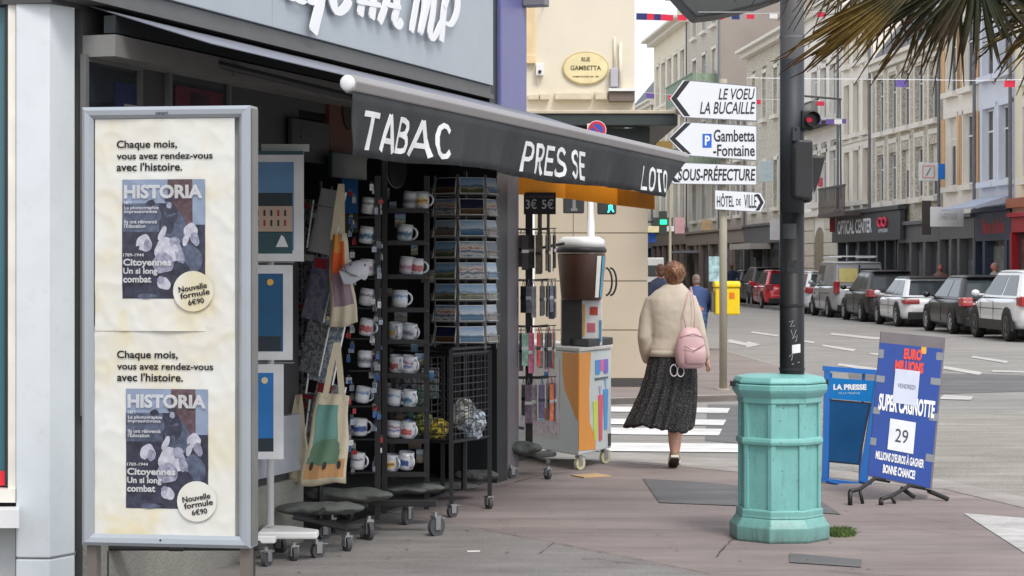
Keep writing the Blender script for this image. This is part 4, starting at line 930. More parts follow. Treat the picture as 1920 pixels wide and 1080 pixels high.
    # glass: set proud of the cabin
    def q4(t0, t1, fx0, fx1, sg):
        out = []
        for t_, fx in ((t0, fx0), (t0, fx1), (t1, fx1), (t1, fx0)):
            xa, xb, hw, z = side(t_, 0); xx = xa+.16+(xb-.22-xa-.16)*fx; out.append((xx, sg*(hw+.006), z))
        return out
    for sg in (1, -1):
        wins = ((.03, .42), (.46, .99)) if kind != 'van' else ((.6, .99),)
        for f0, f1 in wins:
            q = q4(.1, .88, f0, f1, sg); mb = MB(); mb.add(q+[(a_, b_-sg*.012, c_) for a_, b_, c_ in q], [(0, 1, 2, 3), (7, 6, 5, 4), (0, 4, 5, 1), (1, 5, 6, 2), (2, 6, 7, 3), (3, 7, 4, 0)]); part('side_window', mb, carglass, r)
    def rear(t0, t1, k, d=.012):
        out = []
        for t_, s_ in ((t0, -1), (t0, 1), (t1, 1), (t1, -1)):
            xa, xb, hw, z = side(t_, 0); out.append((xa-d, s_*hw*k, z))
        return out
    if kind == 'van':
        for sg, mt in ((1, S('yellow_board', (212, 200, 130))), (-1, carglass)):
            xa, xb, hw, z = side(.15, 0); mb = MB(); y0_, y1_ = sorted((sg*.06, sg*hw*.8)); mb.box(xa-.02, y0_, z, xa-.005, y1_, side(.75, 0)[3]); part('rear_window', mb, mt, r)
        mb = MB(); mb.box(x0-.012, -.008, .5, x0+.2, .008, zr-.12); part('door_seam', mb, trimb, r)
        for y in (-.55, .55): 
            mb = MB(); mb.tube([(xa+.2, y, zr+.12), (xb-.1, y, zr+.12)], .02, 6); part('roof_rail', mb, steelw, r)
        mb = MB()
        for x in (xa+.25, xa+1.0, xa+1.8): mb.tube([(x, -.62, zr+.15), (x, .62, zr+.15)], .018, 6)
        part('roof_bar', mb, steelw, r)
    else:
        q = rear(.1, .86, .84); mb = MB(); mb.add(q+[(a_+.012, b_, c_) for a_, b_, c_ in q], [(3, 2, 1, 0), (0, 1, 5, 4), (1, 2, 6, 5), (2, 3, 7, 6), (3, 0, 4, 7)]); part('rear_window', mb, carglass, r)
        mb = MB(); xa1, _, hw1, z1 = side(1, 0); mb.prism([(xa1-.16, z1+.01), (xa1+.1, z1+.03), (xa1+.1, z1-.02)], -hw1*.85, hw1*.85, 'y'); part('spoiler', mb, roofm or paint, r)
    # bumper, plate, lights
    mb = MB(); mb.box(x0-.03, -W*.40, zb+.0, x0+.1, W*.40, zb+.22 if not clad else zb+.3); part('bumper', mb, trimb, r, bev=.03)
    pz = belt-.32 if kind != 'van' else .75
    mb = MB(); mb.box(x0-.035, -.26, pz, x0+.02, .26, pz+.11); part('number_plate', mb, platem, r)
    for sg in (1, -1):
        if light == 0: y0_, y1_, z0_, z1_, xe = W*.30, W*.452, belt-.20, belt+.02, x0+.26
        elif light == 1: y0_, y1_, z0_, z1_, xe = W*.22, W*.462, belt-.22, belt-.09, x0+.26
        else: y0_, y1_, z0_, z1_, xe = W*.36, W*.45, belt-.28, belt+.12, x0+.16
        ya, yb = sorted((sg*y0_, sg*y1_)); mb = MB(); mb.box(x0-.012, ya, z0_, x0+.12, yb, z1_)
        ys = sorted((sg*(y1_-.05), sg*(y1_+.028))); mb.box(x0+.02, ys[0], z0_+.01, xe, ys[1], z1_-.01)
        part('tail_light', mb, taill, r, bev=.02)
        mb = MB(); ym = sg*(W*.5+.09); mb.ell((fb-.28, ym, belt+.06), (.07, .10, .075), 10, 6); mb.box(fb-.3, min(sg*W*.44, ym), belt+.0, fb-.24, max(sg*W*.44, ym), belt+.04); part('door_mirror', mb, paint, r, smooth=True)
        ys = sorted((sg*(W*.5-.02), sg*(W*.5+.006)))
        if clad: mb = MB(); mb.box(x0+.3, ys[0], zb-.02, x1-.35, ys[1], zb+.2); part('side_cladding', mb, trimb, r)
        for wx in (-wb/2, wb/2):
            mb = MB(); n = 16; R2 = wr+.055
            arc = [(wx+R2*math.cos(t), .02+wr+R2*math.sin(t)) for t in [math.pi*k/n-.15*(1 if k == 0 else (-1 if k == n else 0)) for k in range(n+1)]]
            pl = [(p[0], max(p[1], zb-.02)) for p in arc]; mb.prism(pl[::-1] if sg > 0 else pl[::-1], ys[0]-.002, ys[1]+(.003 if clad else -.004), 'y'); part('wheel_arch', mb, trimb, r)
        t_, rm = wheel_meshes(wr, dark)
        for wx in (-wb/2, wb/2):
            wh = obj('wheel', t_, r, (wx, sg*(W/2-.085), wr), 0 if sg > 0 else math.pi); obj('rim', rm, wh)
    if kind != 'van':
        mb = MB(); mb.box(x0+.3, -W*.3, zb-.1, x1-.3, W*.3, zb+.05); part('underbody', mb, trimb, r)
    return r
pw = S('paint_white', (226, 228, 232), rough=.2, var=0, coat=1); pb = M('paint_black', (.010, .010, .012), rough=.28, var=0, coat=.2); pr = M('paint_red', (.62, .012, .03), rough=.2, var=0, coat=1)
pg = M('paint_dark_grey', (.022, .021, .022), rough=.28, var=0, coat=.2); ps = M('paint_silver', (.36, .37, .385), rough=.25, metal=.2, var=0, coat=1)
car('white crossover car at the right end of the parked row', 1835, 'suv', pw, L=4.3, W=1.82, Hh=1.57, wb=2.65, wr=.34, dark=True, clad=True)
car('black hatchback with large red tail lights between two white cars', 1743, 'hatch', pb, L=4.1, W=1.76, Hh=1.43, wb=2.5, light=0)
car('small white hatchback with black roof and wide red tail lights', 1650, 'hatch', pw, L=3.95, W=1.74, Hh=1.38, wb=2.45, roofm=pb, light=1)
car('black tall hatchback parked just in front of the silver van', 1587, 'hatch', pg, L=4.1, W=1.78, Hh=1.54, wb=2.55, light=0)
car('silver grey van with roof rack and yellow board in its rear window', 1528, 'van', ps, L=4.3, W=1.8, Hh=1.82, wb=2.7, cat='van', name='parked_van', light=2)
car('white car half hidden behind the dark pole', 1482, 'hatch', pw, L=4.1, W=1.76, Hh=1.5, wb=2.55)
car('bright red hatchback left of the dark pole', 1413, 'hatch', pr, L=4.1, W=1.78, Hh=1.52, wb=2.55)
car('dark grey car ahead of the red one', 1388, 'suv', pg, L=4.3, W=1.8, Hh=1.62, wb=2.65)
car('dark car farthest along the parked row', 1366, 'hatch', pb, L=4.1, W=1.78, Hh=1.5, wb=2.55)
# a white delivery lorry far down the street
lo = thing('white_lorry', 'white box lorry far down the street left of the walking woman', 'lorry', (5.9, 92, ZR), 0)
mb = MB(); mb.box(-1.0, 0, .55, 1.0, 4.2, 2.05); part('cargo_box', mb, whitep, lo, bev=.04)
mb = MB(); mb.box(-.8, -.02, 1.2, .8, -.002, 1.7); part('rear_window', mb, carglass, lo)
for sx in (-.8, .8):
    mb = MB(); mb.tube([(sx-.1, .8, .35), (sx+.1, .8, .35)], .35, 16); part('wheel', mb, tyrem, lo)

# ================================================= STREET FURNITURE
# tall pole and octagonal bin
BC = Vector(((1461-960)/F*11.9, 11.9, 0))
turq = bpy.data.materials.new('turquoise_paint')
def paint_worn(m, c, dirtc):
    m.use_nodes = True; nt = m.node_tree; b = nt.nodes['Principled BSDF']; b.inputs['Roughness'].default_value = .45
    tc = nt.nodes.new('ShaderNodeTexCoord')
    n1 = node(nt, 'ShaderNodeTexNoise', i2=5.0, i3=8.0, i4=.7); nt.links.new(tc.outputs['Object'], n1.inputs[0])
    r1 = ramp(nt, [(.3, tuple(v*.88 for v in c)), (.7, tuple(v*1.08 for v in c))], n1.outputs[0])
    mp = nt.nodes.new('ShaderNodeMapping'); mp.inputs['Scale'].default_value = (30, 30, 4); nt.links.new(tc.outputs['Object'], mp.inputs[0])
    n2 = node(nt, 'ShaderNodeTexNoise', i2=1.0, i3=8.0, i4=.75); nt.links.new(mp.outputs[0], n2.inputs[0])
    mr = node(nt, 'ShaderNodeMapRange', i1=.55, i2=.72, i3=0.0, i4=.6); nt.links.new(n2.outputs[0], mr.inputs[0])
    mx = nt.nodes.new('ShaderNodeMixRGB'); mx.inputs[2].default_value = (*dirtc, 1); nt.links.new(mr.outputs[0], mx.inputs[0]); nt.links.new(r1.outputs[0], mx.inputs[1])
    n4 = node(nt, 'ShaderNodeTexNoise', i2=55.0, i3=3.0); nt.links.new(tc.outputs['Object'], n4.inputs[0])
    m4 = node(nt, 'ShaderNodeMapRange', i1=.66, i2=.74, i3=0.0, i4=.75); nt.links.new(n4.outputs[0], m4.inputs[0])
    x2 = nt.nodes.new('ShaderNodeMixRGB'); x2.inputs[2].default_value = (.06, .08, .07, 1); nt.links.new(m4.outputs[0], x2.inputs[0]); nt.links.new(mx.outputs[0], x2.inputs[1])
    # grime near the base: splash dirt
    gs = nt.nodes.new('ShaderNodeSeparateXYZ'); nt.links.new(tc.outputs['Object'], gs.inputs[0])
    mg = node(nt, 'ShaderNodeMapRange', i1=.0, i2=.22, i3=1.2, i4=0.0); nt.links.new(gs.outputs[2], mg.inputs[0])
    mm = node(nt, 'ShaderNodeMath', operation='MULTIPLY'); nt.links.new(mg.outputs[0], mm.inputs[0]); nt.links.new(n2.outputs[0], mm.inputs[1])
    x3 = nt.nodes.new('ShaderNodeMixRGB'); x3.inputs[2].default_value = (.09, .10, .08, 1); nt.links.new(mm.outputs[0], x3.inputs[0]); nt.links.new(x2.outputs[0], x3.inputs[1]); nt.links.new(x3.outputs[0], b.inputs['Base Color'])
    bp = nt.nodes.new('ShaderNodeBump'); bp.inputs['Strength'].default_value = .12; bp.inputs['Distance'].default_value = .01; nt.links.new(n1.outputs[0], bp.inputs['Height']); nt.links.new(bp.outputs[0], b.inputs['Normal'])
paint_worn(turq, lin((120, 180, 175)), lin((70, 105, 100)))
bn = thing('octagonal_bin', 'turquoise octagonal cast bin around the foot of the tall dark pole', 'bin', BC, 0)
ph0 = R(-90-14-4)
ap = 1/math.cos(math.pi/8)
def octo(prof, mi=0): mb = MB(); mb.lathe(prof, 8, ph=ph0); return mb
RB = .268
part('base', octo([(.292, .0), (.297, .015), (.297, .085), (.285, .10), (.262, .135)]), turq, bn, bev=.006)
part('base_moulding', octo([(.262, .136), (.258, .15), (.258, .178), (.248, .185)]), turq, bn, bev=.004)
part('body', octo([(.232, .17), (.232, .83)]), turq, bn)
v = [(math.cos(ph0+2*math.pi*k/8), math.sin(ph0+2*math.pi*k/8)) for k in range(8)]
for k in range(8):          # raised frame pieces along every edge
    a, b = Vector(v[k]), Vector(v[(k+1) % 8]); d = (b-a).normalized(); n = (a+b).normalized()
    mb = MB(); Rr = .246; p0 = a*Rr; w_ = .026
    prev = Vector(v[k-1]); d2 = (prev-a).normalized()
    mb.prism(ccw([tuple(a*.2), tuple(a*.2+d*.01), tuple(p0+d*w_), tuple(p0), tuple(p0+d2*w_)]), .185, .80); part('corner_rib', mb, turq, bn, bev=.003)
part('belt', octo([(.245, .553), (.256, .56), (.260, .575), (.256, .592), (.245, .6)]), turq, bn, bev=.003)
part('neck', octo([(.245, .795), (.252, .80), (.252, .83), (.262, .84), (.278, .862), (.284, .875), (.284, .903), (.275, .908)]), turq, bn, bev=.004)
part('lid', octo([(.276, .912), (.276, .925), (.258, .948), (.20, .958), (.085, .962)]), turq, bn, bev=.004)
part('lid_gap', octo([(.262, .90), (.262, .915)]), black, bn)
mb = MB(); mb.cbox(-.275, -.02, .905, .03, .03, .03); mb.cbox(.268, -.06, .915, .02, .03, .035); part('hinge', mb, black, bn)
pole = thing('street_pole', 'tall thick pole, black below and grey above, standing in the turquoise bin', 'pole', BC+Vector(((1485-1461)/F*11.9, .0, 0)))
pr_ = 23/F*11.9
def pz_(y): return H-(y-HY)/F*11.9
polb = M('pole_black', (.008, .009, .010), rough=.5, var=.25, scale=8, dirt=.12, spec=.35); pols = M('pole_slate', (.030, .036, .043), rough=.55, var=.1); polg = S('pole_grey', (150, 152, 155), rough=.45, var=.06)
mb = MB(); mb.tube([(0, 0, 0), (0, 0, pz_(400))], pr_, 32); part('shaft', mb, polb, pole, smooth=True)
mb = MB(); mb.tube([(0, 0, pz_(400)), (0, 0, pz_(112))], pr_*.985, 32); part('shaft', mb, pols, pole, smooth=True)
mb = MB(); mb.tube([(0, 0, pz_(112)), (0, 0, 4.6)], pr_*.97, 32); part('shaft', mb, polg, pole, smooth=True)
for y, rr in ((70, 1.03), (572, 1.05), (692, 1.05)):
    mb = MB(); mb.tube([(0, 0, pz_(y)-.008), (0, 0, pz_(y)+.008)], pr_*rr, 32); part('band', mb, black if y > 200 else S('bandg', (110, 112, 115)), pole)
def on_pole(x, y, d=.0012):
    xx = (x-1485)/F*11.9; xx = max(-pr_*.98, min(pr_*.98, xx)); return (xx, -math.sqrt(pr_**2-xx*xx)-d, pz_(y))
def patch(name, x0, y0, x1, y1, mat, root, rot=0):
    mb = MB(); rs = []
    for i in range(6):
        x = x0+(x1-x0)*i/5; rs.append([on_pole(x, y0+rot*i), on_pole(x, y1+rot*i)])
    vs = [p for r in rs for p in r]; mb.add(vs, [(2*i+1, 2*i+3, 2*i+2, 2*i) for i in range(5)]); return part(name, mb, mat, root)
patch('sticker', 1482, 646, 1498, 662, whitep, pole, -.4)
patch('sticker', 1466, 488, 1505, 512, M('sticker_dark', (.02, .022, .024), rough=.7, var=.5, scale=60), pole)
patch('sticker', 1466, 420, 1490, 448, M('sticker_grey', (.05, .055, .06), rough=.6), pole)
mb = MB()
for st in ([(1477, 603), (1484, 600), (1479, 612), (1487, 610)], [(1480, 618), (1484, 632), (1490, 618)], [(1482, 634), (1492, 628), (1489, 640)], [(1477, 668), (1484, 660), (1481, 675)], [(1482, 682), (1496, 678)]):
    mb.tube([on_pole(*p) for p in st], .0016, 5)
part('graffiti', mb, S('chalk', (190, 195, 200)), pole)['kind'] = 'stuff'
# traffic signal heads on the pole
sg = thing('traffic_signal', 'black traffic signal heads strapped to the right of the tall pole', 'traffic light', BC+Vector(((1500-1461)/F*11.9, -.08, 0)))
def sx_(x): return (x-1500)/F*11.8
mb = MB(); mb.prism([(sx_(1479), pz_(372)), (sx_(1496), pz_(376)), (sx_(1508), pz_(377)), (sx_(1514), pz_(360)), (sx_(1513), pz_(268)), (sx_(1485), pz_(266)), (sx_(1479), pz_(280))], -.16, .0, 'y'); part('head', mb, blackp, sg, bev=.012)
mb = MB(); mb.prism([(sx_(1506), pz_(380)), (sx_(1516), pz_(381)), (sx_(1532), pz_(340)), (sx_(1544), pz_(294)), (sx_(1512), pz_(293)), (sx_(1507), pz_(310))], -.02, .18, 'y'); part('head', mb, blackp, sg, bev=.012)
mb = MB(); mb.tube([(sx_(1514), -.05, pz_(300)), (sx_(1518), -.05, pz_(375))], .006, 6); part('strap', mb, polg, sg)
mb = MB(); mb.cbox(sx_(1486), -.04, pz_(254), .04, .06, .08); mb.ell((sx_(1486), -.07, pz_(244)), (.008, .008, .012), 8, 6); part('bracket', mb, pols, sg)
sr = thing('red_signal', 'red signal light in a black hood on the right side of the pole', 'traffic light', BC+Vector(((1510-1461)/F*11.9, -.02, 0)))
def rx_(x): return (x-1510)/F*11.88
mb = MB(); mb.box(rx_(1500), -.05, pz_(245), rx_(1524), .1, pz_(207)); part('case', mb, blackp, sr, bev=.01)
rr = 14/F*11.88; cz_ = pz_(226); cxx = rx_(1518)
mb = MB(); n = 16; A0 = [2*math.pi*k/n for k in range(n)]
mb.rings([[(cxx+rr*k2*math.cos(t)*.95, y, cz_+rr*k2*math.sin(t)) for t in A0] for y, k2 in ((-.05, 1), (-.13, 1.04), (-.13, .96), (-.052, .92))], cap=False); part('hood', mb, blackp, sr, smooth=True)
mb = MB(); mb.rings([[(cxx+rr*.9*math.cos(t), y, cz_+rr*.9*math.sin(t)) for t in A0] for y in (-.058, -.05)]); part('lens', mb, M('red_lens_off', (.03, .004, .006), rough=.3), sr)
mb = MB(); mb.ell((cxx-.014, -.06, cz_-.002), (.018, .006, .014), 10, 6); part('lamp', mb, M('red_light', (.8, .03, .07), emit=.35, var=0), sr)
# angular dark lamp housing at the top, fixed to the pole
lh = thing('lamp_housing', 'large dark grey angular lamp housing fixed left of the pole top', 'street lamp', px(1350, 0, 11.6))
o0 = px(1350, 0, 11.6)
pl = [(px(x, y, 11.6)-o0) for x, y in ((1215, -60), (1264, -2), (1284, 20), (1302, 37), (1345, 32), (1420, 14), (1470, -4), (1470, -60))]
mb = MB(); mb.prism([(p.x, p.z) for p in pl][::1], -.12, .18, 'y'); part('housing', mb, M('housing_grey', (.050, .056, .055), rough=.5, var=.15), lh, bev=.012)
mb = MB(); mb.box(pl[3].x+.01, -.125, pl[4].z+.01, pl[5].x, -.121, pl[4].z+.016); part('seam', mb, polg, lh)
mb = MB(); mb.tube([(px(1440, -30, 11.6)-o0), (px(1485, -30, 11.9)-o0)], .03, 8); part('arm', mb, pols, lh)

# direction sign post
SD = 25.7
sp = thing('sign_post', 'beige post carrying four stacked direction arrow signs', 'post', ((1357.5-960)/F*SD, SD+.1, .02))
beigep = S('post_beige', (165, 160, 142), rough=.45, var=.05)
mb = MB(); mb.tube([(0, 0, 0), (0, 0, H+(500-150)/F*SD)], 7.3/F*SD, 20); part('shaft', mb, beigep, sp, smooth=True)
mb = MB(); mb.lathe([(.09, 0), (.09, .012), (.05, .02)], 20); part('base_plate', mb, beigep, sp)
signw = S('sign_white', (222, 226, 232), rough=.35, var=.02); signb = M('sign_black', (.015, .015, .018), rough=.5); signg = S('sign_edge', (120, 124, 132), rough=.4)
def arrow(label, xs, ys, tip, lines, left=True, sx=0, rz=0):
    """plate with black arrow-shaped border; corner pixels of the quad (left, right) x (top-left, top-right, bottom-right, bottom-left)"""
    xl, xr = xs; ytl, ytr, ybr, ybl = ys; D = SD
    o0 = px((xl+xr)/2, (ytl+ybl)/2, D); r = thing('direction_sign', label, 'sign', o0)
    Pt = lambda x, y: (px(x, y, D)-o0).x if y is None else ((px(x, y, D)-o0).x, (px(x, y, D)-o0).z)
    ym = (ytl+ybl)/2
    if left: outer = [Pt(tip, ym), Pt(xl, ybl), Pt(xr, ybr), Pt(xr, ytr), Pt(xl, ytl)]
    else: outer = [Pt(xl, ybl), Pt(xr, ybr), Pt(tip, (ytr+ybr)/2), Pt(xr, ytr), Pt(xl, ytl)]
    mb = MB(); mb.prism(outer, -.012, .025, 'y'); part('edge', mb, signg, r)
    c = Vector((sum(p[0] for p in outer)/len(outer), sum(p[1] for p in outer)/len(outer)))
    ins = lambda k, kz: [(c.x+(p[0]-c.x)*k, c.y+(p[1]-c.y)*kz) for p in outer]
    mb = MB(); mb.prism(ins(.985, .95), -.014, -.0125, 'y'); part('panel', mb, signw, r)
    t = (11 if left else 7)/F*D
    def chev(d0, d1):
        if left: return [(outer[0][0]+d0, outer[0][1]), (outer[1][0]+d0, outer[1][1]+.02), (outer[1][0]+d1, outer[1][1]+.02), (outer[0][0]+d1, outer[0][1]), (outer[4][0]+d1, outer[4][1]-.02), (outer[4][0]+d0, outer[4][1]-.02)]
        return [(outer[1][0]-d1, outer[1][1]+.02), (outer[1][0]-d0, outer[1][1]+.02), (outer[2][0]-d0, outer[2][1]), (outer[3][0]-d0, outer[3][1]-.02), (outer[3][0]-d1, outer[3][1]-.02), (outer[2][0]-d1, outer[2][1])]
    mb = MB(); mb.prism(chev(.02, .02+t), -.016, -.0145, 'y'); part('chevron', mb, signb, r)
    for (s_, x0, y0, x1, y1, b_, sh) in lines:
        p = Pt(x0, y1); q = Pt(x1, y0); text('lettering', s_, p[0], p[1], q[0]-p[0], q[1]-p[1], signb, r, y=0, bold=b_, shear=sh).location.y = -.0165
    mb = MB(); mb.box(-.06+(1357-(xl+xr)/2)/F*D, .026, -.03, .06+(1357-(xl+xr)/2)/F*D, .06, .03); part('clamp', mb, signg, r)
    return r, Pt
arrow('top white arrow sign reading LE VOEU and LA BUCAILLE', (1280, 1419), (149, 162, 228, 221), 1255, [('LE VOEU', 1347, 166, 1415, 187, .01, .25), ('LA BUCAILLE', 1312, 191, 1416, 214, .01, .25)])
r, Pt = arrow('second arrow sign reading Gambetta Fontaine with blue parking symbol', (1282, 1419), (228, 236, 302, 292), 1252, [('Gambetta', 1338, 243, 1415, 266, .015, 0), ('-Fontaine', 1337, 271, 1415, 293, .015, 0)])
a = Pt(1317, 277); b = Pt(1334, 251); mb = MB(); mb.box(a[0], -.0175, a[1], b[0], -.0145, b[1]); part('parking_symbol', mb, S('parking_blue', (35, 100, 200), rough=.4), r)
text('lettering', 'P', a[0]+.03, a[1]+.03, (b[0]-a[0])*.55, (b[1]-a[1])*.7, wink, r, ext=.001, bold=.03).location.y = -.019
arrow('third arrow sign reading SOUS-PREFECTURE partly behind the awning tip', (1262, 1419), (304, 311, 347, 345), 1240, [('SOUS-PRÉFECTURE', 1271, 311, 1416, 339, .02, .12)])
arrow('small lowest arrow sign reading HOTEL DE VILLE pointing right', (1340, 1426), (356, 361, 398, 393), 1435, [('HÔTEL', 1344, 362, 1376, 388, .01, 0), ('DE', 1380, 373, 1389, 385, .01, 0), ('VILLE', 1395, 365, 1418, 390, .01, 0)], left=False)
# back of another sign at the left of post
bs = thing('small_sign', 'brown back of a small sign left of the direction signs', 'sign', px(1244, 272, 30)); mb = MB(); mb.box(-.14, 0, -.06, .14, .02, .06); part('panel', mb, S('sign_brown', (140, 115, 60)), bs)
mb = MB(); mb.tube([(.1, .03, .05), (.1, .03, -3.36)], .02, 8); part('post', mb, beigep, bs)

# yellow mailbox
yb = thing('letter_box', 'bright yellow letter box on a leg behind the sign post', 'mailbox', ((1362-960)/F*38, 38, 0))
ym = S('yellow_paint', (232, 200, 10), rough=.35, var=.04); z0 = H-(590-HY)/F*38; z1 = H-(527-HY)/F*38; hw = 23/F*38
mb = MB(); mb.box(-hw, -.2, z0, hw, .2, z1-.12); part('body', mb, ym, yb, bev=.03)
mb = MB(); mb.prism([(-.23, z1-.118), (.22, z1-.118), (.2, z1-.02), (.1, z1), (-.15, z1), (-.23, z1-.05)], -hw-.01, hw+.01, 'x'); part('lid', mb, ym, yb, bev=.02)
mb = MB(); mb.box(.03, -.206, z0+.3, .13, -.201, z0+.42); part('emblem', mb, S('orange_emblem', (220, 120, 20)), yb)
mb = MB(); mb.box(-hw-.06, -.15, z0+.05, -hw-.004, .15, z1-.2); part('side_plate', mb, M('grey_metal', (.12, .12, .11)), yb)
mb = MB(); mb.tube([(-.03, 0, 0), (-.03, 0, z0)], .05, 10); part('leg', mb, beigep, yb)

# pedestrian signals on a white post in front of the corner building
pd = thing('signal_post', 'slim white post with pedestrian signals against the corner building', 'post', ((1108-960)/F*24.2, 24.2, 0))
dz = lambda y: H-(y-HY)/F*24.2
dx = lambda x: (x-1108)/F*24.2
mb = MB(); mb.tube([(0, 0, 0), (0, 0, dz(232))], .045, 14); part('shaft', mb, whitep, pd, smooth=True)
mb = MB(); mb.box(dx(1056), -.1, dz(400), dx(1095), .08, dz(345)); part('signal_head', mb, M('dark_head', (.025, .03, .03), rough=.5), pd, bev=.015)
mb = MB(); mb.box(dx(1070), -.106, dz(396), dx(1082), -.101, dz(391)); mb.box(dx(1073), -.106, dz(391), dx(1079), -.101, dz(372)); part('figure', mb, S('fig_off', (120, 122, 120)), pd)
mb = MB(); mb.box(dx(1120), -.1, dz(402), dx(1155), .08, dz(345)); part('signal_head', mb, M('dark_head', (.025, .03, .03)), pd, bev=.02)
gl = M('green_man', (.05, .85, .65), emit=1.2, var=0)
mb = MB(); mb.ell((dx(1144), -.106, dz(382)), (.016, .006, .016), 8, 6); mb.box(dx(1140), -.108, dz(391), dx(1148), -.101, dz(385)); mb.prism([(dx(1138), dz(399)), (dx(1141), dz(399)), (dx(1145), dz(391)), (dx(1141), dz(391))], -.108, -.101, 'y'); mb.prism([(dx(1148), dz(398)), (dx(1151), dz(398)), (dx(1148), dz(391)), (dx(1144), dz(391))], -.108, -.101, 'y'); part('green_figure', mb, gl, pd)
np = thing('no_parking_sign', 'round red and blue no parking sign just above the awning', 'sign', ((1119-960)/F*24, 24, dz(246)))
def disc(r0, y0, y1, n=32): return [[(r0*math.cos(2*math.pi*k/n), y, r0*math.sin(2*math.pi*k/n)) for k in range(n)] for y in (y0, y1)]
u = 24/F
mb = MB(); mb.rings(disc(18*u, -.01, .01)); part('rim', mb, S('rim_white', (210, 200, 205)), np)
mb = MB(); mb.rings(disc(16.5*u, -.014, -.0105)); part('ring', mb, S('sign_red2', (205, 30, 50)), np)
mb = MB(); mb.rings(disc(12.0*u, -.017, -.0145)); part('disc', mb, S('sign_blue2', (60, 80, 165)), np)
mb = MB(); c = .7; mb.prism([(-9.5*u, 7.5*u), (-7.5*u, 9.5*u), (9.5*u, -7.5*u), (7.5*u, -9.5*u)][::-1], -.020, -.0175, 'y'); part('bar', mb, S('sign_red2', (205, 30, 50)), np)
w2 = thing('white_post', 'second slim white post seen behind the hanging cords', 'post', ((995-960)/F*20, 20, 0)); mb = MB(); mb.tube([(0, 0, 0), (0, 0, H+100/F*20)], .038, 12); part('shaft', mb, whitep, w2, smooth=True)
# ================================================= DISPLAY STANDS UNDER THE AWNING
def casters(root, pts, r=.038, white=False, rz=0):
    k = ('caster', r, white)
    if k not in _wm:
        mb = MB(); mb.box(-.022, -.02, r*1.9, .022, .03, r*2.15); mb.box(-.022, -.012, r*.7, -.017, .025, r*1.9); mb.box(.017, -.012, r*.7, .022, .025, r*1.9); mb.tube([(0, 0, r*2.15), (0, 0, r*2.5)], .012, 8); mb.box(-.01, .03, r*1.75, .012, .07, r*1.9)
        a = mb.mesh('caster', chrome); mb = MB(); mb.tube([(-.013, .01, r), (.013, .01, r)], r, 18); mb.tube([(-.0165, .01, r), (.0165, .01, r)], r*.45, 12); b = mb.mesh('wheel', S('wheel_cream', (205, 200, 165)) if white else rubber); _wm[k] = (a, b)
    a, b = _wm[k]
    for i, p in enumerate(pts):
        c = obj('caster', a, root, (p[0], p[1], 0), rz+(i*1.3 % 2.2)-.8); obj('wheel', b, c)
def bag(name, x, y, w_, h_, d_, label, seed=1, D=None, rz=0):
    rnd = random.Random(seed); p = gp(x, y) if D is None else px(x, y, D)
    r = obj(name, None, None, p, rz); mb = MB(); n, m = 18, 9; rs = []
    for j in range(n+1):
        u = -1+2*j/n; e = max(.03, (1-abs(u)**3.2))**.5; row = []
        for i in range(m*2):
            t = math.pi*i/m; wob = 1+.16*math.sin(u*7+seed)*math.sin(t*2+seed)+.16*rnd.uniform(-1, 1)
            row.append((u*w_/2, math.cos(t)*d_/2*e*wob, h_/2+math.sin(t)*h_/2*e*wob*.85))
        rs.append(row)
    mb.rings(rs); o = obj(name, mb.mesh(name, sbm, True), None, p, rz); bpy.data.objects.remove(r)
    s_ = o.modifiers.new('s', 'SUBSURF'); s_.levels = 1; s_.render_levels = 1
    tag(o, label, 'sandbag', 'weights on the feet of the display stands'); return o
sbm = S('sandbag', (84, 88, 84), rough=.85, var=.15, bump=.3, bscale=40)
sky_b = [S('print_sky', (96, 140, 180)), S('print_sea', (30, 90, 130)), S('print_sun', (235, 180, 80)), S('print_sand', (170, 140, 110)), S('print_dark', (38, 52, 60)), S('print_teal', (50, 85, 90)), S('print_house', (196, 170, 150)), S('print_red', (160, 50, 50)), S('print_blue', (40, 120, 190))]
BT = lin((96, 140, 180))
# --- stand 1: framed prints
st1 = thing('print_stand', 'white tube display stand on castors behind the poster frame', 'stand', gp(545, 1047))
Ds = gp(545, 1047).y; Q1 = lambda x, y, D=Ds: (px(x, y, D)-st1.location)
mb = MB(); mb.tube([Q1(507, 985), Q1(507, 300)], .02, 10); part('pole', mb, steelw, st1, smooth=True)
mb = MB(); mb.prism([(Q1(490, 0).x, -.16), (Q1(600, 0).x, -.16), (Q1(600, 0).x, -.05), (Q1(545, 0).x, .1), (Q1(490, 0).x, .16)], .125, .165); part('base', mb, whitep, st1, bev=.01)
mb = MB(); mb.box(Q1(470, 0).x, -.36, .13, Q1(530, 0).x, -.28, .17); part('foot', mb, whitep, st1, bev=.006)
casters(st1, [(Q1(593, 0).x, 0), (Q1(556, 0).x, -.12), (Q1(512, 0).x, -.32), (Q1(520, 0).x, .2)], .042)
mb = MB()
for y in (492, 680): mb.tube([Q1(470, y), Q1(552, y)], .004, 6)
part('rail', mb, chrome, st1)
def printp(label, x0, y0, x1, y1, D, elems, hdr=None):
    a, b = px(x0, y1, D), px(x1, y0, D); r = thing('art_print', label, 'print', a); w_, h_ = b.x-a.x, b.z-a.z
    mb = MB(); mb.box(0, 0, 0, w_, .022, h_); part('mount', mb, S('print_white', (225, 226, 226), rough=.5), r)
    for i, (u0, v0, u1, v1, m_) in enumerate(elems):
        mb = MB(); mb.box(w_*u0, -.0012-.0006*i, h_*v0, w_*u1, -.0001, h_*v1); part('picture', mb, sky_b[m_], r)
    return r, w_, h_
r, w_, h_ = printp('large framed print of a row of village houses above green water with a white boat', 440, 283, 569, 490, Ds-.1,
    [(.06, .1, .86, .9, 0), (.06, .07, .84, .26, 5), (.06, .26, .84, .62, 4), (.06, .27, .84, .5, 6)])
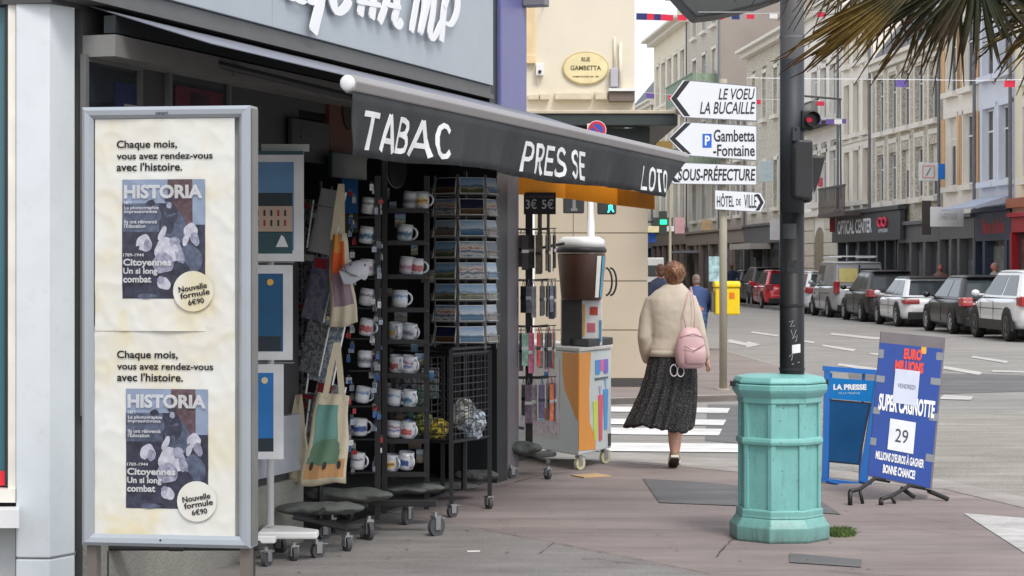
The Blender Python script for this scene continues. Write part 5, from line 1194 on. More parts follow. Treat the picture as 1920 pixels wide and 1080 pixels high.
for i in range(7):
    for z in (.32, .41): 
        mb = MB(); mb.box(w_*(.12+i*.1), -.005, h_*z, w_*(.15+i*.1), -.004, h_*(z+.055)); part('picture', mb, sky_b[(7 if (i+int(z*10)) % 3 == 0 else 4)], r)
mb = MB(); mb.prism([(w_*.6, h_*.13), (w_*.78, h_*.13), (w_*.72, h_*.22), (w_*.68, h_*.24)], -.006, -.005, 'y'); part('picture', mb, wink, r)
mb = MB(); mb.box(0, -.002, h_*.965, w_, -.0005, h_*1.0); part('header', mb, sky_b[5], r)
r, w_, h_ = printp('framed blue seaside print with a yellow sun, middle of the stand', 440, 497, 548, 675, Ds-.1, [(.06, .09, .84, .91, 1), (.06, .09, .8, .25, 4), (.06, .25, .30, .7, 3)])
mb = MB(); mb.rings([[(w_*.62+.018*math.cos(t), y, h_*.82+.018*math.sin(t)) for t in [k*.5236 for k in range(12)]] for y in (-.005, -.004)]); part('sun_disc', mb, sky_b[2], r)
r, w_, h_ = printp('framed bright blue seaside print with a pale sun, lowest on the stand', 440, 683, 531, 861, Ds-.1, [(.06, .08, .80, .91, 8), (.06, .08, .8, .22, 4)])
mb = MB(); mb.rings([[(w_*.62+.018*math.cos(t), y, h_*.83+.018*math.sin(t)) for t in [k*.5236 for k in range(12)]] for y in (-.005, -.004)]); part('sun_disc', mb, S('pale_sun', (225, 210, 170)), r)
mb = MB(); a = px(490, 283, Ds-.06); mb.box(0, 0, 0, .26, .01, .04); r = obj('header_card', mb.mesh('header_card', S('print_white2', (190, 196, 190))), None, px(490, 284, Ds-.02)); tag(r, 'pale header card with two dark clips above the village print', 'card')
# --- stand 2: leaflet / magazine spinner with wire pockets, tote bags
Dm = 11.8
st2 = thing('magazine_spinner', 'black wire spinner of magazines and leaflets between prints and tote bags', 'stand', gp(612, 1008))
Q2 = lambda x, y, D=Dm: (px(x, y, D)-st2.location)
mb = MB(); mb.tube([Q2(600, 985), Q2(600, 340)], .014, 8); part('pole', mb, black, st2)
mb = MB(); mb.tube([Q2(545, 955, 11.6), Q2(690, 948, 11.6)], .016, 6); mb.tube([Q2(550, 968, 11.2), Q2(650, 990, 11.2)], .018, 6); mb.tube([Q2(600, 960, 11.0), Q2(640, 935, 12.4)], .016, 6); part('base', mb, black, st2)
c0 = st2.location
casters(st2, [tuple((gp(x, y)-c0))[:2] for x, y in ((605, 1012), (652, 1035), (683, 1012), (622, 1000))], .044)
mb = MB()
for x in (552, 566, 622): mb.tube([Q2(x, 350), Q2(x, 880)], .0028, 5)
for y in (380, 505, 625, 770, 880): mb.tube([Q2(540, y-4), Q2(565, y), Q2(625, y+10, Dm-.15)], .003, 5)
part('wire', mb, M('wire_grey', (.25, .25, .26), rough=.35, metal=.5), st2)
def pmat(name, c1, c2, c3, sc=7):
    """flat print: irregular colour areas like a small photograph"""
    if name in _mats: return _mats[name]
    m = bpy.data.materials.new(name); m.use_nodes = True; nt = m.node_tree; b = nt.nodes['Principled BSDF']; b.inputs['Roughness'].default_value = .4
    tc = nt.nodes.new('ShaderNodeTexCoord'); oi = nt.nodes.new('ShaderNodeObjectInfo'); va = node(nt, 'ShaderNodeVectorMath', operation='ADD'); nt.links.new(tc.outputs['Object'], va.inputs[0])
    sc_ = node(nt, 'ShaderNodeMath', operation='MULTIPLY', i1=37.0); nt.links.new(oi.outputs['Random'], sc_.inputs[0]); nt.links.new(sc_.outputs[0], va.inputs[1])
    n1 = node(nt, 'ShaderNodeTexNoise', i2=float(sc), i3=3.0, i4=.6); nt.links.new(va.outputs[0], n1.inputs[0])
    r_ = ramp(nt, [(.3, c1), (.46, c2), (.54, c3), (.68, c1)], n1.outputs[0]); r_.color_ramp.interpolation = 'LINEAR'; nt.links.new(r_.outputs[0], b.inputs['Base Color'])
    _mats[name] = m; return m
pmats = [pmat('postcard_sea', lin((40, 90, 140)), lin((120, 160, 190)), lin((190, 190, 180)), 18), pmat('postcard_coast', lin((50, 80, 70)), lin((110, 150, 175)), lin((180, 160, 130)), 22),
         pmat('postcard_night', lin((20, 28, 50)), lin((50, 70, 110)), lin((140, 110, 60)), 20), pmat('postcard_multi', lin((170, 170, 175)), lin((60, 100, 150)), lin((160, 70, 60)), 28), pmat('postcard_town', lin((90, 85, 80)), lin((140, 150, 160)), lin((60, 70, 80)), 26)]
def bandmat(name, stops, amp=.5, sc=14):
    """printed view: land, sea and sky bands with a wavering outline"""
    m = bpy.data.materials.new(name); m.use_nodes = True; nt = m.node_tree; b = nt.nodes['Principled BSDF']; b.inputs['Roughness'].default_value = .3
    tc = nt.nodes.new('ShaderNodeTexCoord'); oi = nt.nodes.new('ShaderNodeObjectInfo'); sc_ = node(nt, 'ShaderNodeMath', operation='MULTIPLY', i1=53.0); nt.links.new(oi.outputs['Random'], sc_.inputs[0])
    va = node(nt, 'ShaderNodeVectorMath', operation='ADD'); nt.links.new(tc.outputs['Object'], va.inputs[0]); nt.links.new(sc_.outputs[0], va.inputs[1])
    n1 = node(nt, 'ShaderNodeTexNoise', i2=float(sc), i3=5.0, i4=.65); nt.links.new(va.outputs[0], n1.inputs[0])
    sp = nt.nodes.new('ShaderNodeSeparateXYZ'); nt.links.new(tc.outputs['Object'], sp.inputs[0]); mz = node(nt, 'ShaderNodeMath', operation='MULTIPLY', i1=10.0); nt.links.new(sp.outputs[2], mz.inputs[0])
    ma = node(nt, 'ShaderNodeMath', operation='MULTIPLY_ADD', i1=amp); nt.links.new(n1.outputs[0], ma.inputs[0]); nt.links.new(mz.outputs[0], ma.inputs[2]); sb = node(nt, 'ShaderNodeMath', operation='SUBTRACT', i1=amp*.5); nt.links.new(ma.outputs[0], sb.inputs[0])
    rp = ramp(nt, stops, sb.outputs[0]); nt.links.new(rp.outputs[0], b.inputs['Base Color']); _mats[name] = m; return m
pmats = [bandmat('view_sea', [(0, lin((30, 60, 90))), (.3, lin((60, 110, 150))), (.45, lin((90, 140, 170))), (.5, lin((190, 200, 205))), (1, lin((110, 150, 190)))], .35),
 bandmat('view_coast', [(0, lin((60, 75, 50))), (.28, lin((100, 105, 75))), (.36, lin((175, 160, 125))), (.48, lin((70, 120, 145))), (.62, lin((150, 175, 195))), (1, lin((100, 140, 180)))], .6),
 bandmat('view_night', [(0, lin((18, 22, 40))), (.35, lin((110, 80, 40))), (.45, lin((30, 36, 66))), (1, lin((20, 26, 52)))], .5, 25),
 bandmat('view_multi', [(0, lin((90, 100, 110))), (.2, lin((190, 190, 186))), (.4, lin((60, 90, 130))), (.52, lin((215, 215, 212))), (.56, lin((150, 60, 55))), (.7, lin((200, 190, 170))), (1, lin((90, 130, 170)))], .7, 30),
 bandmat('view_town', [(0, lin((70, 66, 62))), (.3, lin((130, 118, 105))), (.5, lin((90, 92, 100))), (.6, lin((165, 172, 180))), (1, lin((140, 160, 180)))], .8, 34)]
rnd = random.Random(12)
cardm = {}
for i, (xc, yt, yb_, wpx) in enumerate([(600, 350, 475, 44), (603, 352, 470, 40), (585, 478, 600, 40), (602, 475, 590, 42), (578, 600, 700, 38), (600, 596, 716, 44), (588, 712, 860, 44), (604, 715, 840, 36)]):
    D = Dm-.12-.02*(i % 2); h_ = (yb_-yt)/F*D; w_ = wpx/F*D
    lab = ['sheaf of white leaflets at the top of the wire spinner', 'pale folded leaflet behind the top sheaf', 'violet and grey magazine in the second pocket of the wire spinner', 'glossy magazine leaning in the second pocket beside the orange tote', 'mountain photo leaflet in the third pocket of the wire spinner', 'leaflet with blue and white cover in third pocket', 'large map leaflet with red and blue header in the lowest wire pocket', 'blue leaflet behind the large map in the lowest pocket'][i]
    t = thing('leaflet', lab, 'leaflet', px(xc, yb_, D), 0, 'leaflets and magazines in the wire spinner')
    t.rotation_euler = (R(-8), R(9), R(-38))
    mb = MB(); mb.box(-w_*.7, 0, 0, w_*.7, .012, h_*.97); part('pages', mb, paper, t)
    mb = MB(); mb.box(-w_*.7, -.002, 0, w_*.7, -.0002, h_*.97); part('cover', mb, [S('leaf_white', (205, 205, 205)), S('leaf_white', (205, 205, 205)), pmat('cov_violet', lin((110, 108, 150)), lin((150, 150, 158)), lin((120, 118, 140)), 20), pmat('leaf_a', lin((120, 120, 122)), lin((168, 170, 172)), lin((90, 92, 98)), 45), pmat('leaf_a', lin((120, 120, 122)), lin((168, 170, 172)), lin((90, 92, 98)), 45), pmat('leaf_b', lin((160, 175, 190)), lin((205, 208, 210)), lin((110, 130, 150)), 30), pmat('leaf_c', lin((125, 140, 165)), lin((190, 195, 200)), lin((150, 120, 110)), 38), pmat('leaf_b', lin((160, 175, 190)), lin((205, 208, 210)), lin((110, 130, 150)), 30)][i], t)
    if i in (2, 6): mb = MB(); mb.box(-w_*.6, -.003, h_*.8, w_*.2, -.0021, h_*.95); part('header', mb, S('mag_red', (180, 60, 70)), t)
# blue picture cards hanging behind the totes
r = thing('blue_card', 'tall deep blue picture card hung behind the tote bags near the mugs', 'card', px(656, 400, 12.6)); mb = MB(); mb.box(-.05, 0, 0, .05, .006, .26); part('picture', mb, sky_b[8], r); mb = MB(); mb.box(-.05, -.002, -.12, .05, .004, -.002); part('lower_picture', mb, S('olive_pic', (80, 80, 60)), r)
canvas = S('canvas', (205, 194, 168), rough=.9, var=.06, bump=.2, bscale=90)
def tote(label, pts, top, D, seed, rz=0):
    """soft bag: outline corner pixels tl,tr,br,bl, handles up to the pixel `top`"""
    tl, tr, br, bl = pts; o0 = px((tl[0]+tr[0])/2, br[1], D); r = thing('tote_bag', label, 'bag', o0, 0, 'cotton tote bags on the wire spinner')
    P = lambda p: px(p[0], p[1], D)-o0; n = 14; m = 10; rs = []
    A, B, C, E = P(tl), P(tr), P(br), P(bl)
    def S_(u, v, s): 
        p = (A.lerp(B, u)).lerp(E.lerp(C, u), v); e = (4*u*(1-u))**.5*(.35+.65*min(1, (v)*2.2))*(1-.3*v)
        fold = .008*math.sin(u*13+seed+v*3)+.006*math.sin(v*11+seed*2+u*5)
        return (p.x+.006*math.sin(v*9+seed), -s*(.004+.028*e)+fold, p.z+.008*math.sin(u*7+seed)*(1 if v > .95 else .4))
    for j in range(m+1):
        v = j/m; rs.append([S_(i/n, v, 1) for i in range(n+1)]+[S_(i/n, v, -1) for i in range(n, -1, -1)])
    mb = MB(); mb.rings(rs[::-1]); part('body', mb, canvas, r, smooth=True)
    T = P(top)
    for y in (-.03, .03):
        mb = MB(); w_ = .016
        a0, a1 = A.lerp(B, .22), A.lerp(B, .78)
        for q in (a0, a1):
            s0 = -w_ if q is a0 else w_
            mb.rings([[(q.x-w_, y*.4, q.z-.03), (q.x+w_, y*.4, q.z-.03), (q.x+w_, y*.4+.003, q.z-.03), (q.x-w_, y*.4+.003, q.z-.03)], [((q.x+T.x)/2-w_, y*.7, (q.z+T.z)/2), ((q.x+T.x)/2+w_, y*.7, (q.z+T.z)/2), ((q.x+T.x)/2+w_, y*.7+.003, (q.z+T.z)/2), ((q.x+T.x)/2-w_, y*.7+.003, (q.z+T.z)/2)], [(T.x-w_, y, T.z), (T.x+w_, y, T.z), (T.x+w_, y+.003, T.z), (T.x-w_, y+.003, T.z)]])
        part('handle', mb, canvas, r)
    def pr(u0, v0, u1, v1, mat, poly=None, off=0):
        mb = MB(); nn = 8
        if poly: 
            N_ = 30
            def inside(a, b):
                c_ = False
                for (xa, ya), (xb, yb2) in zip(poly, poly[1:]+poly[:1]):
                    if (ya > b) != (yb2 > b) and a < (xb-xa)*(b-ya)/(yb2-ya)+xa: c_ = not c_
                return c_
            for j in range(N_):
                for i in range(N_):
                    if inside((i+.5)/N_, (j+.5)/N_):
                        q4_ = [S_(u0+(u1-u0)*a/N_, v0+(v1-v0)*b/N_, 1) for a, b in ((i, j), (i, j+1), (i+1, j+1), (i+1, j))]; mb.add([(x, y-.0015-off, z) for x, y, z in q4_], [(0, 1, 2, 3)])
        else:
            vs = []; 
            for j in range(nn+1):
                for i in range(nn+1): x, y, z = S_(u0+(u1-u0)*i/nn, v0+(v1-v0)*j/nn, 1); vs.append((x, y-.0015-off, z))
            mb.add(vs, [(j*(nn+1)+i, (j+1)*(nn+1)+i, (j+1)*(nn+1)+i+1, j*(nn+1)+i+1) for j in range(nn) for i in range(nn)])
        part('print', mb, mat, r)
    return r, pr
r, pr = tote('cream tote bag with orange and mauve print at the top of the wire spinner', [(618, 440), (648, 438), (672, 606), (618, 616)], (640, 345), 11.55, 1)
pr(.12, .08, .8, .5, S('tote_orange', (215, 95, 45), rough=.8)); pr(.12, .0, .6, .2, S('tote_amber', (205, 140, 60), rough=.8), off=.001); pr(.15, .42, .9, .78, S('tote_mauve', (140, 118, 128), rough=.8), off=.001); 
r, pr = tote('cream tote bag behind the orange one with its own long handles', [(612, 520), (630, 520), (640, 628), (608, 628)], (625, 360), 11.75, 2)
r, pr = tote('cream tote bag with a green camper van print, lowest on the wire spinner', [(596, 735), (655, 742), (650, 905), (563, 910)], (632, 642), 11.35, 3)
pr(.10, .12, .72, .62, S('tote_teal', (104, 150, 138), rough=.8), [(0, 0), (1, 0), (1, 1), (0, 1)][::-1]); pr(.06, .72, .95, .93, S('tote_tan', (190, 145, 100), rough=.8), off=.001)
cv = [(0, .9), (.04, .35), (.15, .12), (.4, 0), (.85, 0), (.97, .2), (1, .55), (1, .95)]
pr(.06, .50, .80, .80, S('tote_green', (98, 128, 104), rough=.8), cv, off=.0035)
for u in (.14, .45, .78): pr(u, .74, u+.1, .84, M('tote_dark', (.03, .03, .03)), [(.5+.5*math.cos(t), .5+.5*math.sin(t)) for t in [k*.785 for k in range(8)]][::-1], off=.005)
r, pr = tote('tan and cream tote bag half hidden behind the camper van bag', [(540, 800), (575, 800), (580, 905), (530, 905)], (560, 740), 11.6, 4)
# white plush cap with a face
r = thing('hat', 'white cap printed with a small smiling face hanging beside the orange tote', 'cap', px(668, 500, 11.5))
mb = MB(); n = 20; rs = []
for j in range(9):
    t = j/8; rr = .078*math.cos(t*1.45)**.7 if t < 1 else .006; rs.append([(rr*math.cos(2*math.pi*k/n)+t*.03, rr*.8*math.sin(2*math.pi*k/n), -.05+t*.10) for k in range(n)])
mb.rings(rs); part('crown', mb, S('cap_white', (196, 198, 204), rough=.9, bump=.2), r, smooth=True)
mb = MB(); mb.prism([(-.08, -.06), (-.02, -.12), (.02, -.10), (.08, -.02), (.05, -.03)], -.05, -.03, 'y'); part('brim', mb, S('cap_white', (196, 198, 204)), r, bev=.008)
mb = MB()
for x, z in ((-.03, .0), (.045, .03)): mb.ell((x, -.063, z), (.005, .003, .006), 8, 5)
mb.tube([(-.055, -.06, -.03), (-.03, -.068, -.048), (0, -.07, -.052), (.03, -.066, -.045)], .002, 5); part('face', mb, ink, r)
r.rotation_euler = (0, R(25), 0)
# --- mugs
mugw = S('mug_white', (204, 207, 212), rough=.2, var=.02, coat=.5)
def mug_meshes():
    mb = MB(); R_, h_ = .047, .108; mb.lathe([(R_*.8, 0), (R_, .01), (R_, h_), (R_*.9, h_), (R_*.88, .02), (.001, .015)], 24)
    pts = [(R_-.004+.034*math.sin(t), 0, h_*.52+.036*math.cos(t)) for t in [math.pi*k/10 for k in range(11)]]; mb2 = MB(); mb2.tube(pts, .0068, 8)
    n = 14; pr_ = MB(); vs = []
    for i in range(n+1):
        t = -2.9+2.6*i/n
        for z in (.02, .092): vs.append(((R_+.0008)*math.cos(t), (R_+.0008)*math.sin(t), z))
    pr_.add(vs, [(2*i, 2*i+2, 2*i+3, 2*i+1) for i in range(n)])
    return mb.mesh('cup', mugw, True), mb2.mesh('handle', mugw, True), pr_
cup_, han_, prn_ = mug_meshes()
def mug(x, y, D, pm, label, rz=0, tilt=0, sc=1.15):
    r = thing('mug', label, 'mug', px(x, y+17, D), rz, 'souvenir mugs on the mug racks'); r.rotation_euler = (0, R(tilt), rz); r.scale = (sc,)*3
    obj('cup', cup_, r); obj('handle', han_, r); me = prn_.mesh('print', pm); o = obj('print', me, r); return r
mp = {k: bandmat('mug_'+k, [(0, lin((204, 207, 212))), (.22, lin((204, 207, 212))), (.34, lin(c[0])), (.48, lin(c[2])), (.58, lin(c[0])), (.68, lin(c[1])), (.82, lin((204, 207, 212)))], .55, 34) for k, c in {
    'grey': ((140, 145, 150), (190, 195, 200), (90, 95, 105)), 'yellow': ((215, 180, 70), (225, 222, 215), (110, 70, 60)), 'sea': ((110, 150, 175), (215, 220, 225), (60, 80, 95)),
    'pink': ((200, 150, 160), (220, 215, 220), (120, 130, 170)), 'red': ((170, 50, 60), (220, 215, 215), (190, 120, 120)), 'boat': ((215, 220, 225), (90, 140, 180), (215, 220, 225)),
    'sand': ((210, 170, 100), (150, 190, 205), (210, 170, 100)), 'blue': ((60, 85, 140), (220, 222, 228), (60, 85, 150)), 'multi': ((220, 220, 225), (150, 70, 110), (80, 100, 160)), 'black': ((200, 200, 205), (90, 90, 95), (210, 210, 215))}.items()}
D4 = 12.35
for x, y, m_, l, rz in [(768, 375, 'grey', 'grey mug on the top tier of the mug rack', .2), (790, 374, 'yellow', 'mug with a yellow star print beside the grey mug on the top tier', .1), (757, 436, 'sea', 'white mug alone on the second tier with a grey-green seascape', .1),
        (762, 497, 'pink', 'pink and white mug on the third tier', -.4), (779, 499, 'red', 'red patterned mug right of the pink one on the third tier', .3), (749, 560, 'boat', 'white mug alone on the fourth tier with a pale blue boat', .1),
        (742, 619, 'sand', 'blue and sand coloured mug on the fifth tier', -.9), (767, 620, 'grey', 'plain lilac-white mug on the fifth tier right of the sand mug', -.5), (743, 681, 'red', 'red and white mug on the sixth tier', -.6), (765, 683, 'multi', 'white mug with pink flowers on the sixth tier', -.3),
        (738, 744, 'boat', 'pale blue seascape mug on the seventh tier', .0), (766, 745, 'sea', 'second seascape mug at the right of the seventh tier', -.6), (738, 803, 'multi', 'mug with magenta figures on the eighth tier', -.4), (764, 805, 'red', 'brown-red patterned mug on the eighth tier', -.9),
        (733, 866, 'yellow', 'mug with bright yellow flower on the lowest tier', -.8), (760, 863, 'blue', 'blue rimmed mug tilting on the lowest tier', -.4)]:
    mug(x, y, D4, mp[m_], l, rz+rnd.uniform(-.5, .35), rnd.uniform(2, 9), rnd.uniform(.92, 1.02))
D3 = 11.95
for x, y, m_, l in [(690, 385, 'black', 'topmost mug on the narrow rack beside the post'), (686, 440, 'sea', 'second mug from the top of the narrow rack'), (688, 500, 'pink', 'pinkish mug level with the white cap on the narrow rack'), (686, 556, 'black', 'black and white mug below the white cap on the narrow rack'), (686, 612, 'red', 'mug with small red flags on the narrow rack'),
        (684, 672, 'grey', 'plain grey-white mug halfway down the narrow rack'), (678, 738, 'boat', 'mug with light blue sailing boats on the narrow rack'), (674, 800, 'blue', 'navy blue and white mug on the narrow rack'), (670, 863, 'black', 'lowest mug on the narrow rack with grey drawing')]:
    mug(x, y, D3, mp[m_], l, rnd.uniform(-.5, .3), rnd.uniform(0, 10), rnd.uniform(.88, .98))
# mug rack frame
st4 = thing('mug_rack', 'black steel mug rack on large castors in front of the shop entrance', 'rack', gp(745, 985))
c0 = st4.location; Q4 = lambda x, y, D=D4: (px(x, y, D)-c0)
for x, D in ((721, D4-.12), (708, D3-.02), (800, D4+.1)):
    mb = MB(); a = Q4(x, 300 if x == 721 else 330, D); b = Q4(x, 970, D); b.z = .10; mb.box(a.x-.016, a.y-.016, b.z, a.x+.016, a.y+.016, a.z); part('upright', mb, black, st4)
for y in (395, 455, 518, 580, 639, 702, 765, 824, 886):
    mb = MB(); a, b = Q4(712, y), Q4(802, y+4); mb.box(a.x, a.y-.09, a.z-.012, b.x, a.y+.1, a.z-.004); mb.box(a.x, a.y-.10, a.z-.016, b.x, a.y-.09, a.z+.012); part('shelf', mb, black, st4)
for y in (405, 460, 520, 575, 632, 692, 758, 820, 882):
    mb = MB(); a, b = Q4(655, y, D3), Q4(706, y, D3); mb.box(a.x, a.y-.06, a.z-.012, b.x, a.y+.06, a.z-.006); part('bracket', mb, black, st4)
mb = MB(); a, b = Q4(596, 940, 12.1), Q4(818, 958, 12.1); mb.box(a.x, a.y-.03, .16, b.x, a.y+.03, .20); a, b = Q4(700, 930, 12.9), Q4(800, 940, 12.9); mb.box(a.x, a.y-.02, .16, b.x, a.y+.02, .2); mb.box(Q4(706, 0, 12.1).x, Q4(706, 0, 12.1).y, .162, Q4(712, 0, 12.1).x+.02, Q4(700, 0, 12.9).y, .198); part('base', mb, black, st4, bev=.004)
casters(st4, [tuple((gp(x, y)-c0))[:2] for x, y in ((816, 1006), (692, 1014), (762, 985), (650, 980))], .058)
# dark backs: panel behind narrow mugs
# small stock: keyrings and magnets filling the narrow rack and the gap beside it
rnd = random.Random(77)
kc = [('silver', (170, 172, 176)), ('white', (215, 215, 218)), ('red', (175, 50, 60)), ('blue', (60, 95, 150)), ('pewter', (110, 112, 118)), ('striped', (150, 160, 175))]
def zone(y): return 'top' if y < 450 else ('upper' if y < 560 else ('middle' if y < 680 else 'lower'))
for i in range(110):
    x = rnd.choice([656, 662, 698, 704, 710]) + rnd.uniform(-4, 4); y = 345+i*4.9; nm, c = rnd.choice(kc)
    r = thing('keyring', '%s souvenir keyring hanging on the %s part of the narrow rack' % (nm, zone(y)), 'keyring', px(x, y, D3-.06+rnd.uniform(-.03, .1)), rnd.uniform(-.6, .6), 'keyrings hung on the narrow rack')
    mb = MB(); w_ = rnd.uniform(.010, .018); h_ = rnd.uniform(.022, .04); mb.box(-w_, -.003, -h_, w_, .003, 0); part('tag', mb, S('key_'+nm, c, rough=.35, var=.35, scale=60), r)
    mb = MB(); mb.tube([(.007*math.cos(t), 0, .007+.007*math.sin(t)) for t in [q*math.pi/4 for q in range(9)]], .0014, 4); part('ring', mb, chrome, r)
# picture magnets and boxed items hanging behind the mugs of the main rack
for i in range(20):
    x = 724+13*(i % 7)+rnd.uniform(-2, 2); y = 352+26*(i % 20); c = rnd.choice([0, 1, 2, 4])
    r = thing('souvenir_box', 'dark boxed souvenir behind the mugs, %s part of the mug rack' % zone(y), 'box', px(x, y+22, D4+.11), 0, 'boxed souvenirs behind the mugs')
    mb = MB(); w_ = rnd.uniform(.02, .04); mb.box(-w_, 0, 0, w_, .02, rnd.uniform(.05, .085)); part('carton', mb, pmats[c], r)
# second column of magazines between prints and wires
for i, (x, y0_, y1_) in enumerate([(558, 372, 462), (566, 470, 560), (560, 566, 640), (556, 650, 735), (552, 745, 830), (574, 392, 470), (578, 520, 585), (572, 640, 702), (568, 735, 800)]):
    D = Dm+.05; h_ = (y1_-y0_)/F*D; r = thing('magazine', '%s magazine standing %s behind the framed prints' % (['dark', 'grey', 'navy', 'green', 'black', 'beige', 'violet', 'pale', 'teal'][i], ['at the top', 'in the second pocket', 'in the third pocket', 'in the fourth pocket', 'in the lowest pocket', 'high', 'halfway up', 'low', 'lowest'][i]), 'magazine', px(x, y1_, D), 0, 'magazines behind the framed prints')
    r.rotation_euler = (R(-6), R(5), R(-42)); mb = MB(); mb.box(-.075, 0, 0, .075, .014, h_); part('pages', mb, paper, r)
    mb = MB(); mb.box(-.076, -.002, 0, .076, -.0002, h_); part('cover', mb, pmat('mag_c%d' % i, lin([(40, 44, 50), (110, 110, 112), (30, 40, 80), (50, 70, 55), (25, 25, 28), (150, 140, 120), (95, 85, 120), (170, 172, 176), (50, 95, 100)][i]), lin((150, 152, 155)), lin((60, 62, 70)), 34), r)
    mb = MB(); mb.box(-.06, -.0032, h_*.8, .06, -.0022, h_*.93); part('title', mb, wink if i % 2 else S('mag_red', (180, 60, 70)), r)
# packets stacked in the wire bin's upper basket
for i in range(10):
    x, y = 750+16*(i % 5), 690+30*(i//5); r = thing('packet', '%s packet in the upper basket of the wire bin' % ['dark blue', 'grey', 'black', 'green', 'white', 'charcoal', 'navy', 'silver', 'brown', 'teal'][i], 'packet', px(x, y+28, 13.3), rnd.uniform(-.3, .3), 'packets in the wire bin')
    mb = MB(); mb.box(-.03, -.01, 0, .03, .02, .10); part('carton', mb, pmat('pk%d' % i, lin([(30, 40, 80), (100, 100, 105), (25, 25, 28), (50, 80, 60), (170, 170, 172), (50, 50, 55), (30, 36, 60), (130, 132, 138), (90, 70, 55), (50, 95, 100)][i]), lin((140, 142, 145)), lin((50, 52, 60)), 40), r)
# --- postcard spinner
D5 = 13.35; st5 = thing('postcard_spinner', 'tall grey wire postcard spinner full of cards in front of the dark column', 'stand', (px(870, 0, D5).x, D5, 0))
zt, zb_ = H-(330-HY)/F*D5, H-(645-HY)/F*D5
mb = MB(); mb.tube([(0, 0, .12), (0, 0, zt+.03)], .02, 10); part('pole', mb, black, st5)
wire = M('wire_grey', (.25, .25, .26)); rows_ = 8; nf = 7; Rs = .195
mb = MB()
for k in range(nf):
    a = -math.pi/2+.28+2*math.pi*k/nf; c, s = math.cos(a), math.sin(a); t = Vector((-s, c, 0)); n_ = Vector((c, s, 0))
    for sg_ in (-1, 1): p = n_*Rs+t*sg_*.088; mb.tube([(p.x, p.y, zb_-.03), (p.x, p.y, zt)], .0035, 5)
part('upright', mb, wire, st5)['kind'] = 'stuff'
hp = (zt-zb_)/rows_
mbc = MB(); mbc.box(-.082, -.008, 0, .082, .0, .106); cardb_ = mbc.mesh('card_stack', paper)
mpk = MB()
for z in (.0, .045): mpk.tube([(-.088, .0, z), (-.088, -.022, z), (.088, -.022, z), (.088, .0, z)], .0022, 5)
mpk.tube([(-.088, -.022, 0), (-.088, -.022, .045)], .0022, 5); mpk.tube([(.088, -.022, 0), (.088, -.022, .045)], .0022, 5); pk_ = mpk.mesh('pocket', wire)
cov_ = {}
rnd = random.Random(4); fnames = {0: 'front', 1: 'right', 6: 'left', 2: 'far right', 5: 'far left'}
rown = ['top', 'second', 'third', 'fourth', 'fifth', 'sixth', 'seventh', 'lowest']
for k in range(nf):
    a = -math.pi/2+.28+2*math.pi*k/nf; n_ = Vector((math.cos(a), math.sin(a), 0)); rz = a+math.pi/2
    for j in range(rows_):
        z = zt-(j+1)*hp+.01; p = st5.location+n_*Rs; 
        pk = obj('pocket', pk_, st5, (n_.x*Rs, n_.y*Rs, z), rz)
        if k in (0, 1, 2, 5, 6):
            pmi = rnd.choice(pmats)
            t = thing('postcard', '%s postcard in the %s row, %s column of the postcard spinner' % ({'view_sea': 'blue sea', 'view_coast': 'green coast', 'view_night': 'dark night', 'view_multi': 'multi-view', 'view_town': 'grey town'}[pmi.name], rown[j], fnames[k]), 'postcard', p+Vector((0, 0, z+.004)), rz, 'postcards in the wire spinner')
            t.rotation_euler = (R(-10), 0, rz); obj('card_stack', cardb_, t, (0, -.008, 0))
            if pmi.name not in cov_: q = MB(); q.box(-.078, -.0175, .004, .078, -.0163, .102); cov_[pmi.name] = q.mesh('picture', pmi)
            obj('picture', cov_[pmi.name], t)
# --- wire bin on legs
D6 = 13.0; st6 = thing('wire_bin', 'black wire bin on long legs holding bagged beach toys', 'bin', gp(838, 962))
c0 = st6.location; Q6 = lambda x, y, D=D6: (px(x, y, D)-c0)
Dn6, Df6 = 12.85, 13.5
legs6 = [(846, Dn6), (905, 13.15), (738, Df6-.1), (880, Df6+.1)]
c3 = {'a': Q6(846, 655, Dn6), 'b': Q6(918, 655, 13.3), 'c': Q6(735, 652, 13.1), 'd': Q6(830, 650, 13.8)}
for nm, yb_ in (('a', 968), ('b', 958), ('c', 950), ('d', 935)):
    p = c3[nm]; mb = MB(); mb.box(p.x-.014, p.y-.014, .05, p.x+.014, p.y+.014, p.z); part('leg', mb, black, st6)
def edge_(p, q, z, r_, mat=black, name='rail'):
    mb = MB(); mb.tube([(p.x, p.y, z), (q.x, q.y, z)], r_, 6); return part(name, mb, mat, st6)
zt6 = c3['a'].z; zf6 = H-(825-HY)/F*D6
for p, q in (('a', 'b'), ('b', 'd'), ('d', 'c'), ('c', 'a')):
    for z in (zt6, zt6-.03, zf6): edge_(c3[p], c3[q], z, .012)
    mb = MB(); n = 13
    for k in range(1, n): z = zf6+(zt6-zf6)*k/n; mb.tube([(c3[p].x, c3[p].y, z), (c3[q].x, c3[q].y, z)], .0028, 4)
    for k in range(1, 9): v_ = c3[p].lerp(c3[q], k/9); mb.tube([(v_.x, v_.y, zf6), (v_.x, v_.y, zt6)], .0022, 4)
    part('wire_panel', mb, M('wire_dark', (.06, .06, .065), rough=.4), st6)
mb = MB(); mb.prism(ccw([(c3[k].x, c3[k].y) for k in 'abdc']), zf6-.01, zf6); part('floor', mb, black, st6)
casters(st6, [(c3['a'].x, c3['a'].y), (c3['b'].x, c3['b'].y)], .04)
toys = [(760, 800, 'blue', (50, 90, 150)), (790, 790, 'yellow-green', (140, 150, 60)), (818, 800, 'olive and yellow', (170, 150, 50)), (865, 780, 'clear bag of red and green', (150, 150, 145)), (885, 800, 'clear bag of pale blue', (140, 150, 160)), (775, 760, 'green', (70, 100, 80))]
